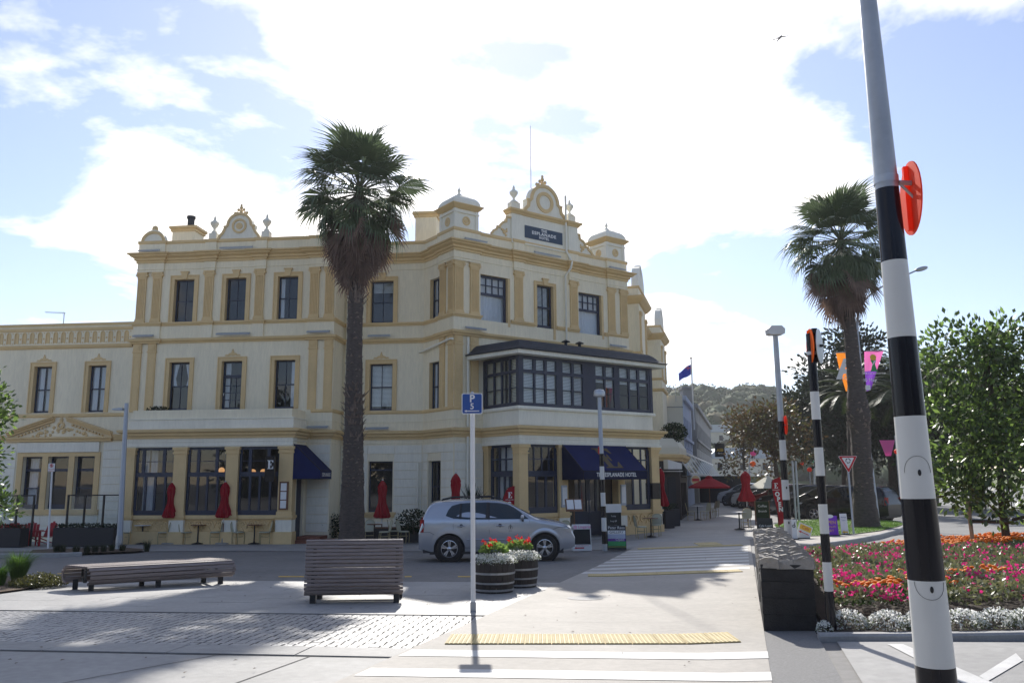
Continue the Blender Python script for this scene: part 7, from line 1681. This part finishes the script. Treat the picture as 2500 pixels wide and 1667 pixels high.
q = at(262, 1318, YTr-.3); o = thing('fish_ornament', 'white fish shaped cut-out standing on end before the planter', 'ornament', on(q.x, q.y), AA)
MB().prism([(-.03, .12), (-.085, .0), (.085, 0), (.03, .12), (.085, .30), (.07, .48), (0, .62), (-.07, .48), (-.085, .30)], -.012, .012).build('body', 'white', o, T(0, 0, .04)); MB().box(-.08, .08, -.05, .05, 0, .04).build('stand', 'galv', o)
# ================================================================== VICTORIA STREET BACKDROP
def SP(Y, px): q = at(px, 1167, Y); return Vector((q.x, q.y))
sd = Vector((math.cos(SS), math.sin(SS)))
# dark ground-floor shop projecting from the hotel's street side
so0 = SP(45.0, 1608); shop = thing('corner_shop', 'dark timber shop with tan cornice projecting beside the hotel', 'building', on(so0.x, so0.y))
fa = math.atan2((SP(45.6, 1660)-so0).y, (SP(45.6, 1660)-so0).x); wS = (SP(45.6, 1660)-so0).length
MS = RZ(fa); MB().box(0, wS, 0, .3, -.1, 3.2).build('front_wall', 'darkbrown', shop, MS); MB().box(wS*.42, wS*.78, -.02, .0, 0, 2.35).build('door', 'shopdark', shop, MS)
sideM = T(*(Vector((wS*math.cos(fa), wS*math.sin(fa), 0)))) @ RZ(SS)
sw_ = wallmesh(0, 6, -.1, 3.2, [(.5+k*1.1, 1.4+k*1.1, 2.3, 2.95) for k in range(4)]+[(.5+k*1.1, 1.4+k*1.1, .2, 2.0) for k in range(4)], .12).build('side_wall', 'darkbrown', shop, sideM)
for k in range(4): MB().box(.5+k*1.1, 1.4+k*1.1, .10, .12, 2.3, 2.95).build('pane', 'canopyglass', sw_); MB().box(.5+k*1.1, 1.4+k*1.1, .10, .14, .2, 2.0).build('panel', 'wood_brown', sw_)
mb = MB(); d1 = Vector((math.cos(fa), math.sin(fa))); pth = [(-.1*d1.x, -.1*d1.y), (wS*d1.x, wS*d1.y), (wS*d1.x+sd.x*6, wS*d1.y+sd.y*6)]
sweep(mb, pth, [(-.1, 3.2), (.05, 3.2), (.1, 3.3), (.22, 3.4), (.26, 3.55), (-.1, 3.6)]); mb.build('cornice', 'tan', shop); mb = MB(); sweep(mb, pth, [(0.02, 3.58), (.02, 3.95), (-.02, 4.05), (-.3, 4.45)]); mb.build('parapet', 'bldg_cream', shop)
MB().box(.1, wS-.2, -.55, 0, 2.62, 2.66).build('strip_light', 'offwhite', shop, MS); MB().prism([(0, 2.75), (.9, 2.75), (.9, 3.05), (0, 3.25)], -.9, -.5, MS @ RZ(0)).build('small_awning', 'offwhite', shop); MB().zprism([(0, 0), (wS*d1.x, wS*d1.y), (wS*d1.x+sd.x*6, wS*d1.y+sd.y*6), (sd.x*6, sd.y*6)], 3.15, 3.3).build('roof', 'roofdark', shop)
for i, (px, Y) in enumerate(((1625, 39.2), (1640, 40.6))): q = at(px, 1290, Y); o = thing('box_planter', ('dark square planter at the hotel corner pier', 'dark square planter nearer the shop front')[i], 'planter', on(q.x, q.y), CC, 'square planters'); MB().bbox(-.3, .3, -.3, .3, 0, .8, .012).build('box', 'shopdark', o); r = random.Random(i); mb = MB(); [leaf_quad(mb, Vector((r.uniform(-.28, .28), r.uniform(-.28, .28), .8+r.random()*.2)), (rnd_unit(r)+Vector((0, 0, .6))).normalized(), rnd_unit(r), .14, .025) for k in range(200)]; mb.build('planting', 'leaf_dark', o)
q = at(1617, 1280, 38.0); umbrella('closed red umbrella behind the corner pier of the hotel', on(q.x, q.y), 2.75, 1.05)
# white building with blue street front, grey building beyond
def street_block(name, label, Y, px0, px1, zt, L, mats, floors, nwin, tower=False):
    a = SP(Y, px0); b = SP(Y, px1); o = thing(name, label, 'building', on(a.x, a.y)); w = (b-a).length; fa_ = math.atan2((b-a).y, (b-a).x); z0 = o.location.z; H = zt-z0
    MB().box(0, w, 0, .4, -.2, H).build('end_wall', mats[0], o, RZ(fa_)); MB().box(-.02, w+.02, -.03, .0, H-.9, H-.82).box(-.02, w+.02, -.03, 0, H-2.9, H-2.82).build('string_course', 'bldg_grey', o, RZ(fa_))
    FM = T(*(Vector((b.x-a.x, b.y-a.y, 0)))) @ RZ(SS); hol = []
    for f_ in range(floors):
        for k in range(nwin): u0 = .6+k*(L-.8)/nwin; hol.append((u0, u0+(L-.8)/nwin*.5, H-1.0-(f_+1)*3.0+.3, H-1.0-f_*3.0-.5))
    fr_ = wallmesh(0, L, -.2, H, hol, .25).build('street_wall', mats[1], o, FM)
    for h in hol: wn_ = MB().box(h[0]+.05, h[1]-.05, .16, .2, h[2]+.05, h[3]-.05).build('window', 'glass', fr_); MB().box(h[0]-.08, h[1]+.08, -.08, .0, h[2]-.12, h[2]).build('sill', mats[1], wn_)
    MB().box(0, L, -.25, 0, H-.35, H).box(0, L, -.15, 0, H-3.2, H-3.0).build('cornice', mats[1], o, FM)
    MB().zprism([(.05, .3), ((b-a).x-.05, (b-a).y+.3), ((b-a).x+sd.x*L-.2, (b-a).y+sd.y*L), (sd.x*L-9, sd.y*L), (-8, 2)], -.2, H-.3).build('block', 'interior', o)
    if tower: MB().box(.2, w*.9, .2, 1.6, H, H+1.3).box(.1, w, .1, 1.7, H+1.3, H+1.5).build('corner_tower', mats[0], o, RZ(fa_))
    return o
street_block('street_building', 'white end wall building with pale blue street front beyond the hotel', 60, 1622, 1674, at(1650, 965, 60).z, 10, ('bldg_cream', 'bldg_blue'), 2, 5)
street_block('street_building', 'long grey stone building behind the pale blue one', 71, 1672, 1704, at(1700, 985, 71).z, 34, ('bldg_grey', 'bldg_grey'), 2, 14, True)
q = at(1693, 1000, 62); fp = thing('flag_pole', 'flagpole flying a dark blue ensign above the pale blue building', 'flag pole', q); t = at(1687, 874, 62)-q; MB().tube([(0, 0, -1.5), t], .05, 8).build('pole', 'offwhite', fp); MB().sphere(t, .08, 8, 6).build('finial', 'gold', fp)
mb = MB(); n = 8; vs = []
for j in range(5):
    for i in range(n+1): s = i/n; vs.append((-.05-1.0*s*.95, .12*math.sin(s*6), -.15-.70*(j/4)-.62*s+.06*math.sin(s*5+j)))
mb.add(vs, [(j*(n+1)+i, j*(n+1)+i+1, (j+1)*(n+1)+i+1, (j+1)*(n+1)+i) for j in range(4) for i in range(n)]); fl = mb.build('flag', 'flagblue', fp, T(*(t+Vector((0, 0, -.35)))), smooth=180)
MB().box(-.5, -.05, -.02, .0, -.42, -.36).box(-.30, -.25, -.02, 0, -.55, -.2).build('union_cross', 'signred', fl, T(0, -.03, -.03))
# verandah with glass front
v0 = SP(47.5, 1684); ver = thing('verandah', 'long street verandah with sloping glass panels over the footpath', 'verandah', on(v0.x, v0.y)); zb, ztp = 1.98-ver.location.z, 3.35-ver.location.z; VM = RZ(SS); VLn = 62
for k in range(12):
    a, b = k*VLn/12, (k+1)*VLn/12; MB().add([(a+.04, 0, zb), (b-.04, 0, zb), (b-.04, .9, ztp), (a+.04, .9, ztp)], [(0, 1, 2, 3)]).build('glass_panel', 'canopyglass', ver, VM); MB().tube([(a, 0, zb), (a, .9, ztp)], .05, 6).build('rafter', 'offwhite', ver, VM)
MB().box(0, VLn, -.06, .06, zb-.16, zb).build('gutter_beam', 'greypaint', ver, VM); MB().box(0, VLn, .82, 1.0, ztp-.05, ztp+.1).build('ridge_beam', 'offwhite', ver, VM); MB().box(0, VLn, 0, 4.0, zb-.20, zb-.17).build('soffit', 'bldg_grey', ver, VM)
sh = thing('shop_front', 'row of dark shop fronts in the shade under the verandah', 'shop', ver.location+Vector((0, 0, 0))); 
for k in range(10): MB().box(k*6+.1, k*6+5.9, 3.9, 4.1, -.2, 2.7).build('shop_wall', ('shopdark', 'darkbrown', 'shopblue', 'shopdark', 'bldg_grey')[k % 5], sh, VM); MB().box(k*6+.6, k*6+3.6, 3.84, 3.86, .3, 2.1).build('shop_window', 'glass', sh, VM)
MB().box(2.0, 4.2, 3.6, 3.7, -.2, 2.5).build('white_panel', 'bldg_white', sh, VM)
MB().box(26, 27, -2.8, 4.2, -.2, 2.38).build('shade_wall', 'shopdark', sh, VM)  # plain dark box added to stand for the deep shade under the verandah
q = at(1698, 1171, 48.6); o = thing('round_sign', 'round red and cream shop sign hanging under the verandah', 'sign', q); MB().tube([(0, -.03, 0), (0, .03, 0)], .30, 24).build('disc', 'offwhite', o); MB().tube([(0, -.04, 0), (0, -.031, 0)], .25, 24).build('face', 'tan', o); MB().box(-.2, .2, -.05, -.041, -.08, .08).build('band', 'signred', o)
q = at(1757, 1098, 74); o = thing('bank_sign', 'black projecting bank sign above the verandah', 'sign', q); MB().box(-.42, .42, -.1, .1, -.62, .58).build('box', 'black', o); inst('lettering', text_mesh('ASB', .34, .01, material='yellow', bold=.01), o, T(0, -.12, -.02)); inst('lettering', text_mesh('Bank', .2, .01), o, T(0, -.12, -.3))
# red open umbrella with table and chairs, closed umbrella, more street things
q = at(1735, 1262, 45.5); b = on(q.x, q.y); o = thing('open_umbrella', 'open red market umbrella over a set table on the street', 'umbrella', b); zr = hz(1735, 1163, 45.5)-b.z; ze = hz(1735, 1187, 45.5)-b.z; R0 = 1.14; vs = [(0, 0, zr)]+[(R0*math.cos(a*PI/4), R0*math.sin(a*PI/4), ze) for a in range(8)]+[(R0*math.cos(a*PI/4), R0*math.sin(a*PI/4), ze-.09) for a in range(8)]
MB().add(vs, [(0, 1+a, 1+(a+1) % 8) for a in range(8)]+[(1+a, 9+a, 9+(a+1) % 8, 1+(a+1) % 8) for a in range(8)]).lathe([(.22, zr-.12), (.16, zr+.02), (.02, zr+.06)], 8).build('canopy', 'redfabric', o); MB().cyl((0, 0, 0), (0, 0, zr), .025, n=8).build('pole', 'wood_brown', o)
for a in range(8): MB().tube([(0, 0, zr-.03), (R0*.97*math.cos(a*PI/4), R0*.97*math.sin(a*PI/4), ze-.02)], .012, 5).build('rib', 'wood_brown', o)
for px, Y, a, lb in ((1688, 44.5, 80, 'dark cane chair left of the set street table'), (1722, 44.2, -70, 'dark cane chair right of the set street table'), (1738, 46.2, -90, 'dark cane chair under the open umbrella pole'), (1745, 47.5, -80, 'cane chair deepest under the open umbrella')): q = at(px, 1268, Y); chair(lb, on(q.x, q.y), rad(a), 'street chairs')
q = at(1704, 1268, 44.6); table('white topped street table set with blue napkins', on(q.x, q.y), 'street tables', True)
q = at(1826, 1278, 37.6); umbrella('closed red umbrella over the footpath behind the stone wall', on(q.x, q.y), 2.46, 1.12, rmax=.36)
q = at(1822, 1292, 36.3); chair('yellow rattan chair seen from behind at the stone wall end', on(q.x, q.y), rad(180), 'street chairs'); q = at(1806, 1290, 36.2); table('small street table left of the yellow rattan chair', on(q.x, q.y), 'street tables', True)
q = at(1880, 1262, 50); b = on(q.x, q.y); o = thing('open_umbrella', 'cream umbrella tilted towards the parked cars', 'umbrella', b); zr = hz(1890, 1160, 50)-b.z
vs = [(0, 0, zr)]+[(1.3*math.cos(a*PI/3), 1.3*math.sin(a*PI/3), zr-.75) for a in range(6)]; MB().add(vs, [(0, 1+a, 1+(a+1) % 6) for a in range(6)]).build('canopy', 'bldg_cream', o); MB().cyl((0, 0, 0), (0, 0, zr), .03, n=6).build('pole', 'wood_brown', o)
# parked cars
base = Vector((15.75, 39.2)); cols_ = [('carblack', 'black SUV parked behind the right palm trunk'), ('carblack', 'second black SUV parked beyond the first one'), ('cargrey', 'dark grey car third in the parked row'), ('carblack', 'black car fourth in the parked row'), ('carred', 'dark red car half hidden by the lamp pole'), ('cargrey', 'grey car sixth in the parked row'), ('carwhite', 'white car far along the parked row'), ('cargrey', 'grey car near the end of the parked row'), ('carwhite', 'pale car at the far end of the parked row')]
for k, (pm, lb) in enumerate(cols_):
    p = base+Vector((.10, 1.0))*(3.0*k)+Vector((-.05*k, 0)); make_car(lb, pm, on(p.x, p.y), rad(133), 'cars parked along the street', False)
# far street lamps, traffic light and lanterns
def far_lamp(label, u, v, Y, arm, gid):
    b = at(u, 1240, Y); b.z = G(b.x, Y); t = at(u-2, v, Y)-b; o = thing('street_lamp', label, 'street lamp', b, 0, gid); e = at(u+arm, v-10, Y)-b; MB().tube([(0, 0, 0), t*.85, t, t.lerp(e, .4)+Vector((0, 0, .2)), e], [.09, .07, .06, .05, .04], 7).build('post', 'galv', o); MB().sphere((0, 0, 0), .3, 8, 6, (1.2, .5, .25)).build('lamp_head', 'galv', o, T(*e)); return o
far_lamp('far street lamp behind the flat headed pole', 1886, 1010, 75, 55, 'far street lamps'); far_lamp('far street lamp over the rust brown tree', 1832, 1080, 90, 30, 'far street lamps'); far_lamp('far street lamp with its arm behind the disc pole', 1990, 1066, 80, -20, 'far street lamps')
q = at(1984, 1262, 60); b = on(q.x, q.y); o = thing('beacon_post', 'post with a round orange red beacon seen past the disc pole', 'beacon', b); t = hz(1984, 1146, 60)-b.z; MB().cyl((0, 0, 0), (0, 0, t), .05, n=8).build('post', 'galv', o); MB().sphere((0, 0, t), .17, 14, 10).build('globe', 'orange_disc', o, smooth=60)
q = at(1992, 1126, 80); o = thing('street_name_sign', 'small green street name sign above the beacon', 'sign', q); MB().box(-.35, .35, -.03, .03, -.1, .1).build('plate', 'green', o); MB().cyl((-.3, 0, -3.4), (-.3, 0, -.1), .04, n=6).build('post', 'galv', o)
for i, (u, v, Y, m_, lb) in enumerate(((1839, 1106, 60, 'pink', 'pink heart shaped street decoration by the rust tree'), (1838, 1132, 60, 'orange_flat', 'orange paper lantern below the pink decoration'), (1958, 1131, 64, 'orange_disc', 'small orange lantern left of the beacon'), (2190, 1102, 40, 'orange_disc', 'orange lantern hanging left of the tall pole'))):
    q = at(u, v, Y); o = thing('lantern', lb, 'lantern', q, 0, 'hanging street lanterns'); MB().sphere((0, 0, 0), .22 if i < 2 else .14, 10, 8, (1, 1, .9)).build('shade', m_, o, smooth=60); MB().cyl((0, 0, .15), (0, 0, 1.2), .008, n=4).build('cord', 'black', o)
q = at(2167, 1090, 45); o = thing('street_banner', 'small pink tapered banner among the dark trees', 'banner', q, 0, 'banners on far poles'); MB().prism([(-.42, .35), (.42, .35), (.15, -.5), (-.15, -.5)][::-1], -.01, .01).build('cloth', 'pink', o); MB().cyl((.45, 0, -4), (.45, 0, .6), .04, n=6).build('post', 'galv', o)
for i, u in enumerate((1944, 1952)): q = at(u, 1278, 37+i); b = on(q.x, q.y); o = thing('sign_pole', ('thin grey sign pole left of the disc pole', 'second thin grey sign pole left of the disc pole')[i], 'pole', b, 0, 'thin sign poles'); MB().cyl((0, 0, 0), (0, 0, hz(u, 1125, 37+i)-b.z), .045, n=8).build('post', 'galv', o)
# ------------------------------------------------------------------ hill
RID = [(1560, 990), (1640, 985), (1730, 979), (1800, 980), (1875, 983), (1912, 1008), (1960, 1033), (2000, 1052), (2060, 1085), (2200, 1125), (2400, 1150), (2700, 1160)]
def ridge(px): return CH+(1164-interp(RID, px))/2000*360*1.0
mb = MB(); nx, ny = 60, 16; vs = []
def hillz(X, Y):
    px = 1250+2000*X/(Y if Y > 1 else 1); t = min(1, max(0, (Y-150)/210)); e = t*t*(3-2*t); return -.6+(ridge(1250+2000*X/360*(360/ max(Y, 150))**.5 if False else px)+.6)*e+1.2*noise.noise(Vector((X*.03, Y*.03, 0)))*t
for j in range(ny+1):
    for i in range(nx+1):
        Y = 150+230*j/ny; X = (1480-1250+1300*i/nx)/2000*Y; z = hillz(X, min(Y, 360)); vs.append((X, Y, z if Y <= 360 else z-8*(Y-360)/20))
mb.add(vs, [(j*(nx+1)+i, j*(nx+1)+i+1, (j+1)*(nx+1)+i+1, (j+1)*(nx+1)+i) for j in range(ny) for i in range(nx)]); mb.build('hill', 'hillgrass', None, smooth=180, kind='structure')
def blob(mb, c, rr, seed, n=14, m=9):
    vs = []
    for i in range(m+1):
        for k in range(n):
            d = Vector((math.sin(PI*i/m)*math.cos(2*PI*k/n), math.sin(PI*i/m)*math.sin(2*PI*k/n), math.cos(PI*i/m))); q = 1+.38*noise.noise(d*1.8+Vector((seed, 0, 0)))+.22*noise.noise(d*4.5+Vector((0, seed, 0))); vs.append((c[0]+d.x*rr[0]*q, c[1]+d.y*rr[1]*q, c[2]+d.z*rr[2]*q))
    mb.add(vs, [(i*n+k, (i+1)*n+k, (i+1)*n+(k+1) % n, i*n+(k+1) % n) for i in range(m) for k in range(n)])
mb = MB(); r = random.Random(99); lf = MB()
for i in range(420):
    px = r.uniform(1600, 2260); t = r.random(); Y = 165+195*t**.8; X = (px-1250)/2000*Y; s = r.uniform(2.2, 4.6); z = hillz(X, Y)
    if Y > 335 and r.random() < .75: continue
    mb.k = 1 if r.random() < .22 else 0; blob(mb, (X, Y, z+s*.6), (s*1.15, s, s*.85), i*1.7)
    lf.k = mb.k
    for k in range(70):
        d = rnd_unit(r)
        if d.y > .5: continue
        p = Vector((X+d.x*s*1.25, Y+d.y*s*1.1, z+s*.6+d.z*s*.95)); leaf_quad(lf, p, (d+rnd_unit(r)*.8).normalized(), rnd_unit(r), .9, .35)
tag(mb.build('woodland', ['hilltree', 'hilltree_brown'], None, smooth=180, kind='stuff'), 'hazy bush covering the hillside at the end of the street', 'woodland')
tag(lf.build('woodland_foliage', ['hilltree', 'hilltree_brown'], None, kind='stuff'), 'outer leaves of the hillside bush', 'woodland')
for i, (u, v, w, lb) in enumerate(((1740, 985, 5.2, 'rounded tree on the skyline at the left of the hill'), (1800, 984, 3.6, 'tree in the middle of the hill skyline'), (1838, 983, 2.8, 'small tree on the flat hilltop'), (1955, 1015, 4.6, 'dark umbrella shaped tree alone on the right hill slope'), (1887, 1000, 1.6, 'tiny tree right of the hilltop'))):
    q = at(u, v, 350); o = thing('hill_tree', lb, 'tree', (q.x, q.y, q.z-w*.9), 0, 'trees on the hill skyline'); mb = MB()
    for k in range(5): blob(mb, (r.uniform(-w*.5, w*.5), r.uniform(-w*.4, w*.4), w*.9+r.uniform(-w*.15, w*.35)), (w*.62, w*.6, w*.42), k+i*9)
    for k in range(260): d = rnd_unit(r); leaf_quad(mb, Vector((d.x*w*1.05, d.y*w, w*.95+d.z*w*.62)), (d+rnd_unit(r)).normalized(), rnd_unit(r), .7, .25)
    mb.build('crown', 'hilltree', o); MB().cyl((0, 0, -1), (0, 0, w*.8), w*.1, n=7).build('trunk', 'bark', o)
for i, (u, v, Y, w, lb) in enumerate(((1752, 1048, 210, 9, 'pale roofed house on the hillside above the grey building'), (1970, 1062, 230, 9, 'grey hillside house behind the disc pole'), (1800, 1108, 150, 12, 'cream building at the end of the street under the rust tree'), (1975, 1075, 200, 8, 'low white house below the grey hillside house'))):
    q = at(u, v, Y); o = thing('hill_house', lb, 'house', (q.x, q.y, q.z-4), 0, 'houses on the hill'); MB().box(-w/2, w/2, -3, 3, 0, 3.2).build('wall', ('bldg_cream', 'bldg_grey', 'bldg_cream', 'bldg_white')[i], o); MB().prism([(-w/2-.4, 3.1), (w/2+.4, 3.1), (w/2-1.8, 5.0), (-w/2+1.8, 5.0)], -3.3, 3.3).build('roof', 'tinroof', o)
    for k in range(3): x = -w/2+w*(k+.5)/3; wi = MB().box(x-.5, x+.5, -3.05, -3.0, 1.0, 2.4).build('window', 'glass', o); MB().box(x-.42, x+.42, -3.09, -3.06, 1.08, 2.32).build('pane', 'shopdark', wi)
# gull
q = at(1904, 94, 38); o = thing('gull', 'gull gliding high in the white sky', 'bird', q, rad(10))
w = [(-.42, -.02, -.13), (-.30, .0, -.12), (-.16, .0, -.02), (0, 0, .03), (.16, 0, .09), (.30, .0, .10), (.44, -.02, .18)]; mb = MB(); vs = []
for i, p in enumerate(w): ch = .02+.10*(1-abs(i-3)/3.2); vs += [(p[0], p[1]-ch*.5, p[2]+.012), (p[0], p[1]+ch*.6, p[2]), (p[0], p[1], p[2]-.012)]
mb.add(vs, [(i*3+a, (i+1)*3+a, (i+1)*3+(a+1) % 3, i*3+(a+1) % 3) for i in range(6) for a in range(3)]); mb.tube([(.0, -.24, .0), (.0, -.20, .02), (0, -.1, .03), (0, .05, .02), (0, .2, .0), (0, .27, -.01)], [.008, .03, .055, .05, .022, .035], 10); mb.build('body', 'feather', o, smooth=60)
# roof aerials
def aerial(label, u, v, Y, h): q = at(u, v, Y); o = thing('tv_aerial', label, 'aerial', q, rad(8), 'roof aerials'); MB().cyl((0, 0, -h), (0, 0, 0), .02, n=6).build('mast', 'galv', o); MB().tube([(-.85, 0, .02), (.05, 0, 0)], .014, 5).build('boom', 'galv', o); [MB().tube([(-.8+k*.1, 0, .02-.15), (-.8+k*.1, .0, .02+.15)], .007, 4).build('rod', 'galv', o, T(0, 0, 0) @ RX(PI/2*.8)) for k in range(9)]; return o
aerial('tv aerial on the low wing roof, upper left', 157, 764, 38, 1.2); aerial('tv aerial on the pale blue street building', 1649, 948, 60, 1.0)

# ================================================================== AIR
hm = bpy.data.materials.new('haze'); hm.use_nodes = True; hn = hm.node_tree.nodes; hn.remove(hn['Principled BSDF'])
pv = hn.new('ShaderNodeVolumePrincipled'); pv.inputs['Color'].default_value = (.93, .95, 1, 1); pv.inputs['Density'].default_value = .00036; pv.inputs['Anisotropy'].default_value = .3
hm.node_tree.links.new(pv.outputs[0], hn['Material Output'].inputs['Volume']); MT['haze'] = hm
tag(MB().box(-420, 420, -60, 950, -12, 70).build('haze', 'haze', None, kind='stuff'), 'thin bright sea haze in the air', 'haze')
